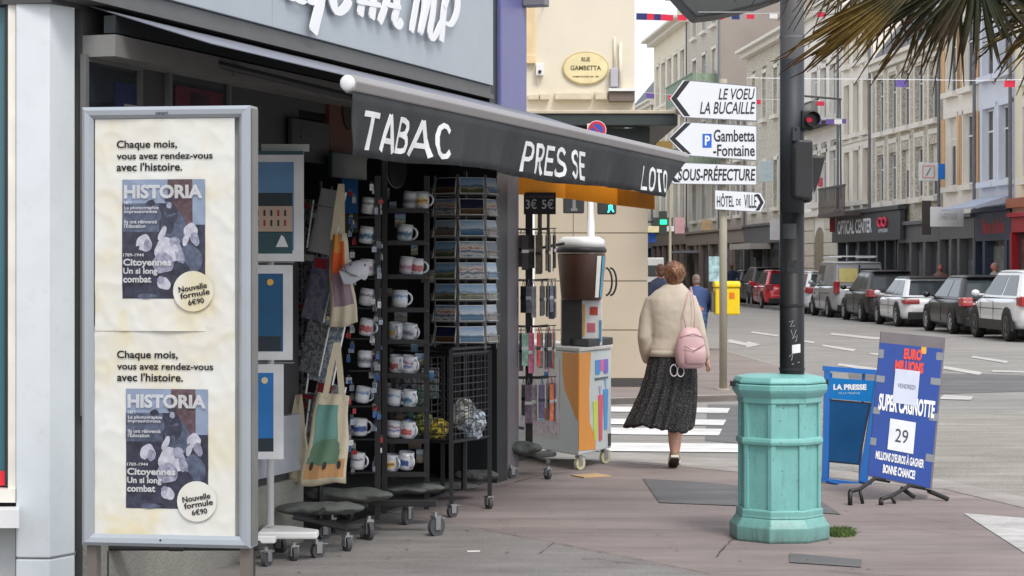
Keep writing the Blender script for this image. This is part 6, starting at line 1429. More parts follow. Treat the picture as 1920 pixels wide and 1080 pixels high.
for i, (x, y, nm, c) in enumerate(toys):
    r = thing('toy_bag', '%s beach toy pack lying in the wire bin' % nm, 'toys', px(x, y+25, 13.15)); rnd = random.Random(i); mb = MB(); n = 12; rs = []
    for j in range(9):
        t = j/8; e = math.sin(math.pi*min(.97, max(.04, t)))**.5; hgt = .14 if i < 3 else .2; rs.append([((.075*e+.012*rnd.uniform(-1, 1))*math.cos(2*math.pi*k/n)*(1.15 if i > 2 else 1)+.02*t, (.06*e+.012*rnd.uniform(-1, 1))*math.sin(2*math.pi*k/n), hgt*t) for k in range(n)])
    mb.rings(rs); part('wrapping', mb, pmat('toy%d' % i, lin(c), lin(tuple(min(255, int(v*1.4)) for v in c)), lin((60, 60, 60)), 25), r)
# --- keyring/cord spinner
D7 = 15.6; st7 = thing('cord_spinner', 'black spinner stand hung with spectacle cords under a 3 euro and 5 euro sign', 'stand', (px(992, 0, D7).x, D7, 0))
z7 = lambda y: H-(y-HY)/F*D7; x7 = lambda x: (x-992)/F*D7
mb = MB(); mb.box(-.028, -.02, .12, .028, .02, z7(362)); part('pole', mb, black, st7)
mb = MB(); mb.box(x7(982), -.035, z7(402), x7(1042), -.022, z7(361)); part('price_board', mb, M('board_black', (.008, .008, .01), rough=.4), st7)
mb = MB(); mb.tube([(x7(1028), -.02, z7(402)), (x7(1028), -.02, z7(440))], .012, 6); mb.box(x7(1008), -.03, z7(470), x7(1016), -.02, z7(400)); part('board_post', mb, M('grey_post', (.12, .12, .12)), st7)
text('lettering', '3€', x7(986), z7(392), x7(1006)-x7(986), .075, S('board_white', (200, 200, 200)), st7, y=0, bold=.01).location.y = -.038
text('lettering', '5€', x7(1016), z7(392), x7(1038)-x7(1016), .075, S('board_white', (200, 200, 200)), st7, y=0, bold=.01).location.y = -.038
text('lettering', 'LUNETTES ETUIS', x7(986), z7(371), x7(1038)-x7(986), .016, S('board_grey', (110, 105, 110)), st7, y=0).location.y = -.038
rnd = random.Random(31)
cols7 = {0: [(70, 70, 68), (40, 40, 42), (120, 110, 95)], 1: [(90, 88, 90), (60, 60, 64), (120, 125, 140), (150, 150, 155)], 2: [(130, 125, 120), (210, 75, 75), (210, 120, 150), (150, 190, 170), (120, 115, 125), (60, 60, 65)], 3: [(200, 110, 70), (95, 165, 175), (90, 80, 110), (150, 145, 150), (130, 110, 125), (110, 115, 110)]}
tiers = [(430, 515), (525, 600), (612, 700), (708, 795)]
for t_, (ya, yb_) in enumerate(tiers):
    mb = MB(); z = z7(ya); mb.tube([(.145*math.cos(a), .145*math.sin(a), z) for a in [2*math.pi*k/16 for k in range(17)]], .005, 5)
    for k in range(8): a = 2*math.pi*k/8; mb.tube([(0, 0, z), (.21*math.cos(a), .21*math.sin(a), z+.008)], .004, 5)
    part('hook_ring', mb, black, st7)
    n = 24
    for k in range(n):
        a = 2*math.pi*(k+.5*(t_ % 2))/n+.1; 
        if math.sin(a) > .55: continue
        rr = .20 if k % 2 else .15; x, y = rr*math.cos(a), rr*math.sin(a); c = cols7[t_][(k*5+t_) % len(cols7[t_])]
        nm = {0: 'dark', 1: 'grey', 2: 'coloured', 3: 'bright'}[t_]
        L_ = (yb_-ya)/F*D7*rnd.uniform(.8, 1.0)
        cn = {(70, 70, 68): 'dark grey', (40, 40, 42): 'black', (120, 110, 95): 'brownish', (90, 88, 90): 'mid grey', (60, 60, 64): 'charcoal', (120, 125, 140): 'bluish', (150, 150, 155): 'light grey', (130, 125, 120): 'taupe', (210, 75, 75): 'red', (210, 120, 150): 'pink', (150, 190, 170): 'mint', (120, 115, 125): 'mauve grey', (60, 60, 65): 'charcoal', (200, 110, 70): 'orange', (95, 165, 175): 'teal', (90, 80, 110): 'violet', (150, 145, 150): 'silver', (130, 110, 125): 'plum', (110, 115, 110): 'olive grey'}[c]
        r = thing('cord', '%s spectacle cord on the %s side of tier %s of the cord spinner' % (cn, 'left' if x < -.07 else ('right' if x > .07 else 'front'), ['one', 'two', 'three', 'four'][t_]), 'cord', st7.location+Vector((x, y, z+.004)), a+math.pi/2+rnd.uniform(-.5, .5), 'cords on the cord spinner, tier %s' % ['one', 'two', 'three', 'four'][t_])
        mb = MB(); w_ = rnd.uniform(.014, .028); mb.box(-w_, -.004, -L_, w_, .004, -.05); mb.tube([(0, 0, 0), (-w_*.5, 0, -.055)], .0025, 5); mb.tube([(0, 0, 0), (w_*.5, 0, -.055)], .0025, 5)
        part('band', mb, S('cord_%d_%d_%d' % c, c, rough=.5, var=.3, scale=30), r)
        mb = MB(); mb.box(-w_*1.05, -.005, -L_*.55-.012, w_*1.05, .005, -L_*.55+.012); part('clasp', mb, [chrome, blackp, steelw][k % 3], r)
c0 = st7.location
mb = MB(); 
for x, y in ((958, 893), (1028, 895), (1040, 880)): p = gp(x, y)-c0; mb.tube([(0, 0, .13), (p.x, p.y, .12)], .02, 6)
mb.box(-.17, -.1, .14, .17, .1, .16); part('base', mb, M('base_grey', (.1, .1, .1)), st7)
casters(st7, [tuple(gp(x, y)-c0)[:2] for x, y in ((958, 897), (1028, 899))], .04)
# --- white and orange drinks cart
ct = thing('drinks_cart', 'white and orange ice drink cart on cream wheels at the shop corner', 'cart', (px(1085, 0, 15.75).x, 15.75, 0))
ctw = S('cart_white', (205, 214, 214), rough=.35, var=.03); cto = S('cart_orange', (232, 150, 40), rough=.35, var=.03)
nc = Vector((0, 0)); dl = (Vector((-.07, 17.0))-Vector((ct.location.x, ct.location.y))); dl = Vector((px(943, 0, 16.9).x, 16.9))-Vector((ct.location.x, ct.location.y)); dr = Vector((px(1146, 0, 16.45).x, 16.45))-Vector((ct.location.x, ct.location.y))
z8 = lambda y, D=15.75: H-(y-HY)/F*D
zbt, ztp = .12, z8(660)
quad = ccw([tuple(nc), tuple(dr), tuple(dl+dr), tuple(dl)])
mb = MB(); mb.prism(quad, zbt, ztp); part('body', mb, ctw, ct, bev=.01)
mb = MB(); cen = (dl+dr)/2; mb.prism([tuple(cen+(Vector(q)-cen)*1.03) for q in quad], ztp+.002, ztp+.03); part('top', mb, S('cart_top', (205, 205, 200)), ct, bev=.005)
def face(o, d, u0, u1, z0, z1, mat, name, off=.004, poly=None):
    nrm = Vector((d.y, -d.x)).normalized()
    if nrm.y > 0: nrm = -nrm
    def P3(u, z, k=1): q = o+d*u+nrm*off*k; return (q.x, q.y, z)
    pts = poly or [(u0, z0), (u1, z0), (u1, z1), (u0, z1)]; mb = MB(); n = len(pts)
    vs = [P3(u, z, 1) for u, z in pts]+[P3(u, z, .2) for u, z in pts]; mb.add(vs, [tuple(range(n)), tuple(reversed(range(n, 2*n)))]+[(i, n+i, n+(i+1) % n, (i+1) % n) for i in range(n)]); return part(name, mb, mat, ct)
ht = ztp-zbt
# left (long) face: orange swoosh at the near edge, poster with illustration
sw = [(0, ztp-.01), (0, zbt+.0*ht), (.015, zbt+.02)]+[(.02+.20*math.sin(t)**.8, zbt+.25+(ht-.27)*(1-math.cos(t))) for t in [k*math.pi/2/8 for k in range(9)]]
face(nc, dl, 0, 0, 0, 0, cto, 'orange_panel', .004, [(.0, zbt+.35*ht), (.03, zbt+.35*ht), (.10, zbt+.5*ht), (.17, zbt+.62*ht), (.2, zbt+.8*ht), (.2, ztp-.01), (0, ztp-.01)])
face(nc, dl, .24, .9, zbt+.14*ht, ztp-.06, S('cart_poster', (225, 222, 224)), 'poster', .004)
for (u0, u1, v0, v1, c) in ((.3, .36, .45, .62, (60, 130, 200)), (.28, .44, .30, .42, (215, 100, 70)), (.26, .6, .16, .30, (205, 195, 205)), (.31, .36, .82, .88, (200, 60, 60)), (.38, .43, .72, .78, (60, 130, 200)), (.66, .9, .2, .34, (200, 205, 215)), (.7, .85, .17, .2, (40, 50, 90)), (.62, .66, .5, .56, (190, 90, 110))):
    face(nc, dl, u0, u1, zbt+v0*ht, zbt+v1*ht, S('pc_%d%d%d' % c, c, var=.25, scale=20), 'poster_shape', .007)
# right (short) face: orange strip, cup artwork, slush logo
face(nc, dr, 0, .42, zbt, ztp-.01, cto, 'orange_panel', .004, [(0, zbt+.04), (.5, zbt+.02), (.5, zbt+.1), (.32, zbt+.3*ht), (.3, zbt+.6*ht), (.36, ztp-.01), (0, ztp-.01)])
for (u0, u1, v0, v1, c) in ((.42, .56, .12, .5, (205, 225, 90)), (.58, .72, .1, .55, (225, 90, 110)), (.74, .88, .2, .6, (80, 160, 225)), (.60, .68, .55, .64, (190, 170, 210)), (.78, .84, .6, .7, (150, 190, 225))):
    face(nc, dr, u0, u1, zbt+v0*ht, zbt+v1*ht, S('pc_%d%d%d' % c, c, var=.1), 'cup_artwork', .007, [(u0+.03, zbt+v0*ht), (u1-.03, zbt+v0*ht), (u1, zbt+v1*ht), (u0, zbt+v1*ht)])
for i, c in enumerate([(80, 150, 220), (220, 110, 170), (120, 110, 200)]): face(nc, dr, .5+.13*i, .62+.13*i, zbt+(.76+.03*(i % 2))*ht, zbt+.9*ht, S('pc_%d%d%d' % c, c, var=.1), 'logo', .007)
face(nc, dr, .48, .88, zbt+.705*ht, zbt+.725*ht, S('greytext', (90, 100, 110)), 'logo_line', .007)
face(nc, dr, .9, .97, zbt+.02, zbt+.12, M('vent_dark', (.03, .03, .03)), 'vent', .007)
for p in (nc+dl*.04+dr*.1, nc+dr*.85+dl*.03, dl*.9+dr*.1, dl*.9+dr*.8): casters(ct, [tuple(p)], .052, white=True)
mb = MB(); q = nc+dr*.1; mb.prism(ccw([tuple(Vector(v)) for v in [nc+dr*.28+dl*.0, dr*1.06, dr*1.06+dl*.35, dr*.28+dl*.35]]), ztp+.031, ztp+.09); part('drip_tray', mb, blackp, ct, bev=.008)
# slush machine and giant cup on the cart
sm = thing('drinks_machine', 'black and white drinks machine with printed panel standing on the cart', 'machine', (px(1090, 0, 16.3).x, 16.3, ztp+.031))
zz = lambda y: H-(y-HY)/F*16.3-(ztp+.031); xx = lambda x: (x-1090)/F*16.3
mb = MB(); mb.box(xx(1053), -.1, 0, xx(1090)-.002, .3, zz(560)); part('case', mb, blackp, sm, bev=.008)
mb = MB(); mb.box(xx(1090), -.1, 0, xx(1128), .3, zz(562)); part('front_panel', mb, S('machine_white', (225, 226, 228)), sm, bev=.008)
for (x0_, y0_, x1_, y1_, c) in ((1100, 605, 1115, 622, (200, 110, 120)), (1105, 575, 1120, 590, (190, 70, 60)), (1092, 570, 1096, 630, (225, 170, 60)), (1122, 600, 1127, 640, (90, 150, 180))):
    mb = MB(); mb.box(xx(x0_), -.104, zz(y1_), xx(x1_), -.101, zz(y0_)); part('artwork', mb, S('pc_%d%d%d' % c, c), sm)
gc = thing('giant_cup', 'oversized brown takeaway cup display with white lid above the drinks machine', 'display', (px(1090, 0, 16.2).x, 16.2, H-(562-HY)/F*16.2))
brown = S('cup_brown', (74, 48, 36), rough=.45, var=.1)
g = lambda y: (562-y)/F*16.2; Rg = 45/F*16.2
mb = MB(); mb.lathe([(Rg*.8, 0), (Rg*.84, .01), (Rg*1.0, g(478)), (Rg*.98, g(475))], 32); part('cup', mb, brown, gc, smooth=True)
mb = MB(); mb.lathe([(Rg*1.04, g(474)), (Rg*1.06, g(468)), (Rg*1.0, g(464))], 32); part('lid_rim', mb, blackp, gc, smooth=True)
mb = MB(); mb.lathe([(Rg*1.0, g(464)), (Rg*.96, g(450)), (Rg*.8, g(446)), (Rg*.75, g(444))], 32); part('lid', mb, whitep, gc, smooth=True)
for a0, c in ((-.55, (70, 160, 185)), (-.25, (205, 60, 70)), (-.9, (222, 222, 218))):
    mb = MB(); n = 6; vs = []
    for i in range(n+1):
        t = a0+.26*i/n
        for z_, k2 in ((.02, .86), (g(480), 1.005)): vs.append((Rg*k2*math.cos(t)+.002*math.cos(t), Rg*k2*math.sin(t)+.002*math.sin(t), z_))
    mb.add(vs, [(2*i, 2*i+2, 2*i+3, 2*i+1) for i in range(n)]); part('print', mb, S('pc_%d%d%d' % c, c), gc, smooth=True)
for dx_ in (.02, .055):
    mb = MB(); mb.tube([(Rg*.90+dx_+.05*math.sin(t), -.05, g(528)+.11*math.cos(t)) for t in [math.pi*k/12 for k in range(13)]], .008, 8); part('handle', mb, blackp, gc, smooth=True)
mb = MB(); mb.tube([(-.35, -.1, g(466)), (-.1, -.12, g(455)), (0.05, -.1, g(446))], .012, 6); part('strap', mb, blackp, gc)
# sandbags
bag('sandbag', 600, 975, .50, .085, .2, 'dark green sandbag on the nearest foot of the wire spinner', 1, D=11.3, rz=.1).location.z = .20
bag('sandbag', 650, 950, .55, .10, .2, 'long grey-green sandbag below the camper van tote', 2, D=11.9, rz=-.05).location.z = .20
bag('sandbag', 770, 930, .42, .07, .2, 'flat sandbag across the foot of the mug rack', 3, D=12.4, rz=.1).location.z = .20
bag('sandbag', 893, 903, .32, .09, .2, 'rounded grey sandbag lying on the ground behind the wire bin', 4, D=14.4)
bag('sandbag', 830, 920, .5, .06, .25, 'thin flattened sandbag on the ground under the wire bin', 5, D=13.9)
bag('sandbag', 970, 860, .38, .12, .22, 'plump grey sandbag on the foot of the cord spinner', 6, D=15.4).location.z = .15
for o in bpy.data.objects:
    if o.name.startswith('sandbag') and o.location.z < .05: o.location.z = 0
# black base with feet of a folded stand under the poster frame
fb_ = thing('folded_base', 'black metal base plate on the ground beneath the poster frame', 'base', gp(310, 1130)); mb = MB(); mb.box(-.35, -.04, .25, .45, .04, .29); mb.box(-.02, -.03, .29, .02, .03, .55); mb.box(.02, -.06, .25, .10, .1, .28); part('plate', mb, black, fb_, bev=.01)
mb = MB(); mb.box(-.3, -.05, 0, -.26, .05, .25); mb.box(.38, -.05, 0, .42, .05, .25); part('foot', mb, black, fb_)

# ================================================= POSTER FRAME
pf = thing('poster_stand', 'double sided aluminium poster frame on legs holding two yellowed magazine posters', 'frame', ((154-960)/F*7.97, 7.97, 0))
rzp = math.atan2(-.10, .675); pf.rotation_euler = (0, 0, rzp)
PW = math.hypot(.675, .10); 
def pX(x): return (x-154)/323*PW
PZ0 = H-(1026-HY)/F*7.91; PZ1 = H-(199-HY)/F*7.91
def pZ(y): return PZ0+(1026-y)/(1026-199)*(PZ1-PZ0)
alu = S('aluminium', (166, 173, 180), rough=.32, metal=.35, var=.03); aluS = S('alu_side', (120, 120, 118), rough=.45, metal=.2)
fw = .046
def rail(pts): mb = MB(); mb.prism(pts, 0, 1, 'y'); return mb
for nm, tr in (('top', 0), ('bottom', 1), ('left', 2), ('right', 3)):
    mb = MB(); x0_, x1_, z0_, z1_ = 0, PW, PZ0, PZ1
    if nm in ('top', 'bottom'):
        zo, zi = (z1_, z1_-fw) if nm == 'top' else (z0_, z0_+fw); zm = (zo+zi)/2
        for sy in (1, -1):
            y_ = -.0 if sy == 1 else .09
            A = [(x0_, 0, zo), (x1_, 0, zo), (x1_-fw, 0, zi), (x0_+fw, 0, zi)]
        mb.rings([[(x0_, .0, zo), (x1_, .0, zo), (x1_, .10, zo), (x0_, .10, zo)], [(x0_+fw*.3, -.012, zo+(zi-zo)*.3), (x1_-fw*.3, -.012, zo+(zi-zo)*.3), (x1_-fw*.3, .112, zo+(zi-zo)*.3), (x0_+fw*.3, .112, zo+(zi-zo)*.3)], [(x0_+fw*.7, -.010, zo+(zi-zo)*.7), (x1_-fw*.7, -.010, zo+(zi-zo)*.7), (x1_-fw*.7, .11, zo+(zi-zo)*.7), (x0_+fw*.7, .11, zo+(zi-zo)*.7)], [(x0_+fw, .004, zi), (x1_-fw, .004, zi), (x1_-fw, .096, zi), (x0_+fw, .096, zi)]])
    else:
        xo, xi = (x0_, x0_+fw) if nm == 'left' else (x1_, x1_-fw)
        e = .0005
        mb.rings([[(xo, .0, z0_+e), (xo, .0, z1_-e), (xo, .10, z1_-e), (xo, .10, z0_+e)], [(xo+(xi-xo)*.3, -.012, z0_+fw*.3+e), (xo+(xi-xo)*.3, -.012, z1_-fw*.3-e), (xo+(xi-xo)*.3, .112, z1_-fw*.3-e), (xo+(xi-xo)*.3, .112, z0_+fw*.3+e)], [(xo+(xi-xo)*.7, -.010, z0_+fw*.7+e), (xo+(xi-xo)*.7, -.010, z1_-fw*.7-e), (xo+(xi-xo)*.7, .11, z1_-fw*.7-e), (xo+(xi-xo)*.7, .11, z0_+fw*.7+e)], [(xi, .004, z0_+fw+e), (xi, .004, z1_-fw-e), (xi, .096, z1_-fw-e), (xi, .096, z0_+fw+e)]])
    o = part('frame_rail', mb, alu, pf)
mb = MB(); mb.box(PW+.001, .012, PZ0+.01, PW+.006, .088, PZ1-.01); part('side_strip', mb, aluS, pf)
mb = MB(); mb.box(fw-.002, .045, PZ0+fw, PW-fw+.002, .055, PZ1-fw); part('backing', mb, S('backing_white', (205, 208, 205)), pf)
for x in (.03, PW-.03): mb = MB(); mb.box(x-.02, .025, 0, x+.02, .075, PZ0-.002); part('leg', mb, S('leg_brown', (105, 96, 90), rough=.5), pf)
text('lettering', 'smart', pX(298), pZ(215), .05, .012, S('greylogo', (70, 70, 74)), pf).location.y = -.0135
mb = MB(); mb.tube([(pX(307), -.0115, pZ(1013)), (pX(307), -.014, pZ(1013))], .004, 8); part('screw', mb, black, pf)
# posters: wrinkled yellowed paper
pap = bpy.data.materials.new('yellowed_paper'); pap.use_nodes = True; nt = pap.node_tree; b = nt.nodes['Principled BSDF']; b.inputs['Roughness'].default_value = .38; b.inputs['Coat Weight'].default_value = .25
tc = nt.nodes.new('ShaderNodeTexCoord'); mpn = nt.nodes.new('ShaderNodeMapping'); mpn.inputs['Scale'].default_value = (2.6, 1, 2.0); mpn.inputs['Rotation'].default_value = (0, .9, 0); nt.links.new(tc.outputs['Object'], mpn.inputs[0])
n1 = node(nt, 'ShaderNodeTexNoise', i2=1.5, i3=5.0, i4=.55); n1.inputs['Distortion'].default_value = .5; nt.links.new(mpn.outputs[0], n1.inputs[0])
r1 = ramp(nt, [(.38, lin((212, 214, 210))), (.56, lin((209, 207, 196))), (.72, lin((206, 194, 150)))], n1.outputs[0]); nt.links.new(r1.outputs[0], b.inputs['Base Color'])
from mathutils import noise as _ns
def wr(x, z, s):
    a = _ns.noise(Vector((x*4.5+s, z*3.2, s*7))); b_ = abs(_ns.noise(Vector((x*9+z*5+s*3, z*7-x*4, s)))); return .007*a-.0022*(1-b_)**4+.0012*_ns.noise(Vector((x*30, z*26, s)))
def sheetp(x0, z0, x1, z1, y, mat, name, parent, s, nx=30, nz=40, rot=0, ext=0):
    mb = MB(); vs = []
    cx_, cz_ = (x0+x1)/2, (z0+z1)/2
    for j in range(nz+1):
        for i in range(nx+1):
            x = x0+(x1-x0)*i/nx; z = z0+(z1-z0)*j/nz
            if rot: dx_, dz_ = x-cx_, z-cz_; x, z = cx_+dx_*math.cos(rot)-dz_*math.sin(rot), cz_+dx_*math.sin(rot)+dz_*math.cos(rot)
            vs.append((x, y+wr(x, z, s), z))
    mb.add(vs, [(j*(nx+1)+i, j*(nx+1)+i+1, (j+1)*(nx+1)+i+1, (j+1)*(nx+1)+i) for j in range(nz) for i in range(nx)]); return part(name, mb, mat, parent, smooth=True)
def warp(o, s, y):
    me = o.data.copy(); o.data = me; L_ = o.location
    M4 = o.rotation_euler.to_matrix()
    for v in me.vertices:
        p = M4 @ v.co; v.co = M4.inverted() @ Vector((p.x, y+wr(p.x+L_.x, p.z+L_.z, s)-.0012, p.z))
    o.location.y = 0
covm = {'sky': S('cov_sky', (128, 142, 164), rough=.35), 'dark': S('cov_dark', (48, 50, 66), rough=.35, var=.45, scale=40), 'mid': S('cov_mid', (76, 84, 104), rough=.35, var=.4, scale=45), 'pale': S('cov_pale', (176, 176, 188), rough=.35, var=.22, scale=50), 'grey': S('cov_grey', (138, 140, 158), rough=.35, var=.4, scale=55), 'brown': S('cov_brown', (84, 66, 72), rough=.35, var=.4, scale=55)}
def blob(cx_, cz_, rx_, rz_, mat, parent, y, s, a=0, n=20, wob=.07, sd=1):
    rnd = random.Random(sd); ph = rnd.uniform(0, 6); mb = MB(); vs = [(cx_, y+wr(cx_, cz_, s), cz_)]
    for k in range(n):
        t = 2*math.pi*k/n; q = 1+wob*math.sin(3*t+ph)+wob*.6*math.sin(5*t+ph*2); x, z = rx_*q*math.cos(t), rz_*q*math.sin(t); x, z = x*math.cos(a)-z*math.sin(a), x*math.sin(a)+z*math.cos(a); vs.append((cx_+x, y+wr(cx_+x, cz_+z, s), cz_+z))
    mb.add(vs, [(0, k+1, (k+1) % n+1) for k in range(n)]); part('cover_shape', mb, mat, parent, smooth=True)
def magazine_poster(label, y0p, y1p, cov, dy, s, yb):
    po = thing('poster', label, 'poster', pf.location, rzp)
    sheetp(pX(178 if yb < .01 else 176), pZ(y1p), pX(446), pZ(y0p), yb, pap, 'sheet', po, s, 60, 84)
    X0, X1, Z0, Z1 = pX(cov[0]), pX(cov[2]), pZ(cov[3]), pZ(cov[1]); W_, H_ = X1-X0, Z1-Z0
    sheetp(X0, Z0, X1, Z1, yb-.0012, covm['dark'], 'cover', po, s, 40, 52)
    y = yb-.0022
    def R4(u0, v0, u1, v1, m_, k=0): sheetp(X0+W_*u0, Z0+H_*v0, X0+W_*u1, Z0+H_*v1, y-.0004*k, covm[m_], 'cover_shape', po, s, 24, 24)
    R4(0, .80, .55, 1, 'sky'); R4(.85, .62, 1, 1, 'sky'); R4(.55, .55, .85, 1, 'brown'); R4(.0, .56, .45, .80, 'sky' if 0 else 'mid')
    B = lambda u, v, ru, rv, m_, a=0, sd=1, k=1: blob(X0+W_*u, Z0+H_*v, W_*ru, H_*rv, covm[m_], po, y-.0004*k-.0004, s, a, sd=sd)
    B(.34, .70, .13, .10, 'mid', 0, 3); B(.35, .80, .055, .028, 'dark', 0, 5, 2); B(.62, .58, .16, .17, 'mid', 0, 4, 2); B(.58, .68, .10, .13, 'dark', 0, 3, 3); B(.57, .785, .032, .03, 'grey', 0, 5, 4); B(.57, .83, .055, .022, 'dark', 0, 5, 5); B(.60, .70, .05, .012, 'mid', .3, 5, 5)
    B(.20, .32, .18, .16, 'dark', 0, 21, 1); B(.27, .465, .095, .072, 'pale', .3, 6, 2); B(.31, .445, .05, .05, 'grey', 0, 16, 3); B(.56, .40, .17, .11, 'pale', -.1, 7, 3); B(.50, .30, .13, .09, 'grey', .2, 17, 4); B(.49, .55, .035, .065, 'pale', -.5, 8, 4); B(.64, .47, .06, .05, 'grey', .4, 18, 5); B(.70, .37, .05, .08, 'grey', .3, 19, 5)
    B(.83, .57, .085, .062, 'pale', -.3, 9, 3); B(.88, .50, .05, .06, 'grey', .3, 20, 4); B(.77, .49, .035, .05, 'pale', -.3, 22, 4); B(.82, .33, .15, .12, 'mid', 0, 12, 2); B(.72, .25, .10, .06, 'dark', 0, 10, 5); B(.51, .125, .085, .05, 'pale', -.35, 11, 3); B(.47, .155, .04, .035, 'grey', 0, 15, 4); B(.30, .02, .12, .022, 'mid', 0, 13, 2)
    def T(s_, x0, y0, x1, y1, m_=ink, bold=.02, rot=None, dd=.0030):
        o = text('lettering', s_, pX(x0), pZ(y1), pX(x1)-pX(x0), pZ(y0)-pZ(y1), m_, po, bold=bold)
        if rot: o.rotation_euler = (0, rot, 0)
        warp(o, s, yb-dd); return o
    T('Chaque mois,', 220, 262+dy, 337, 281+dy); T('vous avez rendez-vous', 220, 285+dy, 405, 298+dy); T("avec l'histoire.", 220, 304+dy, 347, 320+dy)
    cxd = cov[0]-231; cyd = cov[1]-336
    Tc = lambda s_, x0, y0, x1, y1, b_=.02: T(s_, x0+cxd, y0+cyd, x1+cxd, y1+cyd, wink, b_, None, .0068)
    Tc('HISTORIA', 235, 346, 386, 372, .045); Tc('1871', 236, 377, 250, 383); Tc('La photographie\nimpressionniste', 236, 386, 302, 401); Tc('Ils ont réinventé\nl\'Éducation', 236, 412, 299, 427); Tc('1789-1944', 234, 475, 274, 481); Tc('Citoyennes', 234, 485, 327, 502, .035); Tc('Un si long', 234, 502, 300, 517, .035); Tc('combat', 234, 517, 288, 530, .035)
    cxx_, czz_ = pX(368+cxd), pZ(546+cyd); blob(cxx_, czz_, pX(406)-pX(368), (PZ1-PZ0)*38/827, pap, po, yb-.0085, s, n=32, wob=0)
    for i, (s_, w_) in enumerate((('Nouvelle', 54), ('formule', 56), ('6€90', 30))):
        T(s_, 342+cxd+i*3+(0 if i < 2 else 12), 540+cyd+i*12-2, 342+cxd+i*3+w_+(0 if i < 2 else 12), 551+cyd+i*12-2, ink, .02, R(-10), .0105)
magazine_poster('upper yellowed magazine poster in the aluminium frame', 222, 621, (231, 336, 390, 560), 0, 1, .006)
magazine_poster('lower yellowed magazine poster in the aluminium frame', 612, 1006, (237, 730, 395, 955), 396, 4, .013)
# ================================================= A-BOARDS
def frame_tilt(label, name, cat, A, B, Cp, E, D0, lean):
    """board whose front face has picture corners A (top-left) B (top-right) Cp (bottom-right) E (bottom-left)"""
lb = thing('newspaper_board', 'blue framed newspaper board reading LA PRESSE behind the turquoise bin', 'sign board', gp(1598, 906))
DB = lb.location.y; bx = lambda x: (x-1598)/F*DB; bz = lambda y: (906-y)/F*DB
blu = S('blue_frame', (38, 110, 190), rough=.4, var=.05)
mb = MB()
mb.prism([(bx(1543), bz(686)), (bx(1650), bz(694)), (bx(1650), bz(703)), (bx(1543), bz(695))][::-1], -.02, .02, 'y'); part('rail', mb, blu, lb)
mb = MB(); mb.prism([(bx(1541), bz(896)), (bx(1552), bz(896)), (bx(1556), bz(696)), (bx(1546), bz(695))], -.018, .018, 'y'); part('post', mb, blu, lb)
mb = MB(); mb.prism([(bx(1610), bz(905)), (bx(1626), bz(905)), (bx(1652), bz(704)), (bx(1642), bz(703))], -.019, .019, 'y'); part('post', mb, blu, lb)
mb = MB(); mb.prism([(bx(1541), bz(903)), (bx(1618), bz(911)), (bx(1618), bz(905)), (bx(1541), bz(896.2))], -.018, .018, 'y'); part('rail', mb, blu, lb)
mb = MB(); mb.prism([(bx(1554), bz(708)), (bx(1640), bz(714)), (bx(1634), bz(754)), (bx(1553), bz(747))][::-1], -.012, .004, 'y'); part('header', mb, S('blue_header', (10, 118, 190), rough=.35), lb)
mb = MB(); mb.prism([(bx(1552), bz(748)), (bx(1633), bz(755)), (bx(1611), bz(872)), (bx(1548), bz(866))][::-1], -.008, .002, 'y'); part('panel_rim', mb, M('rim_dark', (.012, .02, .045)), lb)
mb = MB(); mb.prism([(bx(1555), bz(752)), (bx(1628), bz(758)), (bx(1608), bz(869)), (bx(1551), bz(863))][::-1], -.010, -.0085, 'y'); part('panel', mb, S('board_blue', (28, 78, 125), rough=.2, var=.15, scale=4), lb)
text('lettering', 'LA PRESSE', bx(1562), bz(731), bx(1624)-bx(1562), .042, wink, lb, bold=.05).location.y = -.0135
text('lettering', 'DE LA MANCHE', bx(1572), bz(739), bx(1612)-bx(1572), .016, S('paleb', (150, 195, 225)), lb, bold=.02).location.y = -.0135
for sx in (bx(1550), bx(1612)):
    mb = MB(); mb.tube([(sx, 0, .015), (sx+.06, -.12, .008)], .012, 6); part('foot', mb, blu, lb)
    mb = MB(); mb.tube([(sx+.03, .0, bz(700)), (sx+.05, .28, .0)], .012, 6); part('rear_leg', mb, blu, lb)
lo_ = thing('lottery_board', 'blue pavement sign leaning on black sprung feet with handwritten style lottery notice and number 29', 'sign board', gp(1690, 938))
DL = lo_.location.y; wx = lambda x: (x-1690)/F*DL; wz = lambda y: (938-y)/F*DL
Ax, Bx, Cx, Ex = (1652, 622), (1773, 633), (1747, 919), (1627, 893)
def LP(u, v, d=0):
    """u across, v down in 0..1 on the tilted board; d metres in front"""
    t = ((1-u)*Ax[0]+u*Bx[0], (1-u)*Ax[1]+u*Bx[1]); b_ = ((1-u)*Ex[0]+u*Cx[0], (1-u)*Ex[1]+u*Cx[1])
    x, y = (1-v)*t[0]+v*b_[0], (1-v)*t[1]+v*b_[1]; Y = .13*(1-v)+.0*u-.02
    k = (DL+Y)/DL; return (wx(960)*0+(x-960)/F*(DL+Y)-lo_.location.x, Y-d, H-(y-HY)/F*(DL+Y))
def lq(name, u0, v0, u1, v1, mat, d=.003, th=None, quad=None):
    q = quad or [(u0, v0), (u0, v1), (u1, v1), (u1, v0)]; mb = MB(); n = len(q); th = th or d*.7
    vs = [LP(u, v, d) for u, v in q]+[LP(u, v, d-th) for u, v in q]; mb.add(vs, [tuple(range(n)), tuple(reversed(range(n, 2*n)))]+[(i, n+i, n+(i+1) % n, (i+1) % n) for i in range(n)]); return part(name, mb, mat, lo_)
lq('board', 0, 0, 1, 1, S('board_grey', (118, 120, 125), rough=.5), d=.0, th=.025)
lq('sheet', .0, .075, .97, .99, S('lotto_blue', (26, 66, 148), rough=.4, var=.06, scale=5), d=.003)
tape = S('grey_tape', (130, 134, 140), rough=.4)
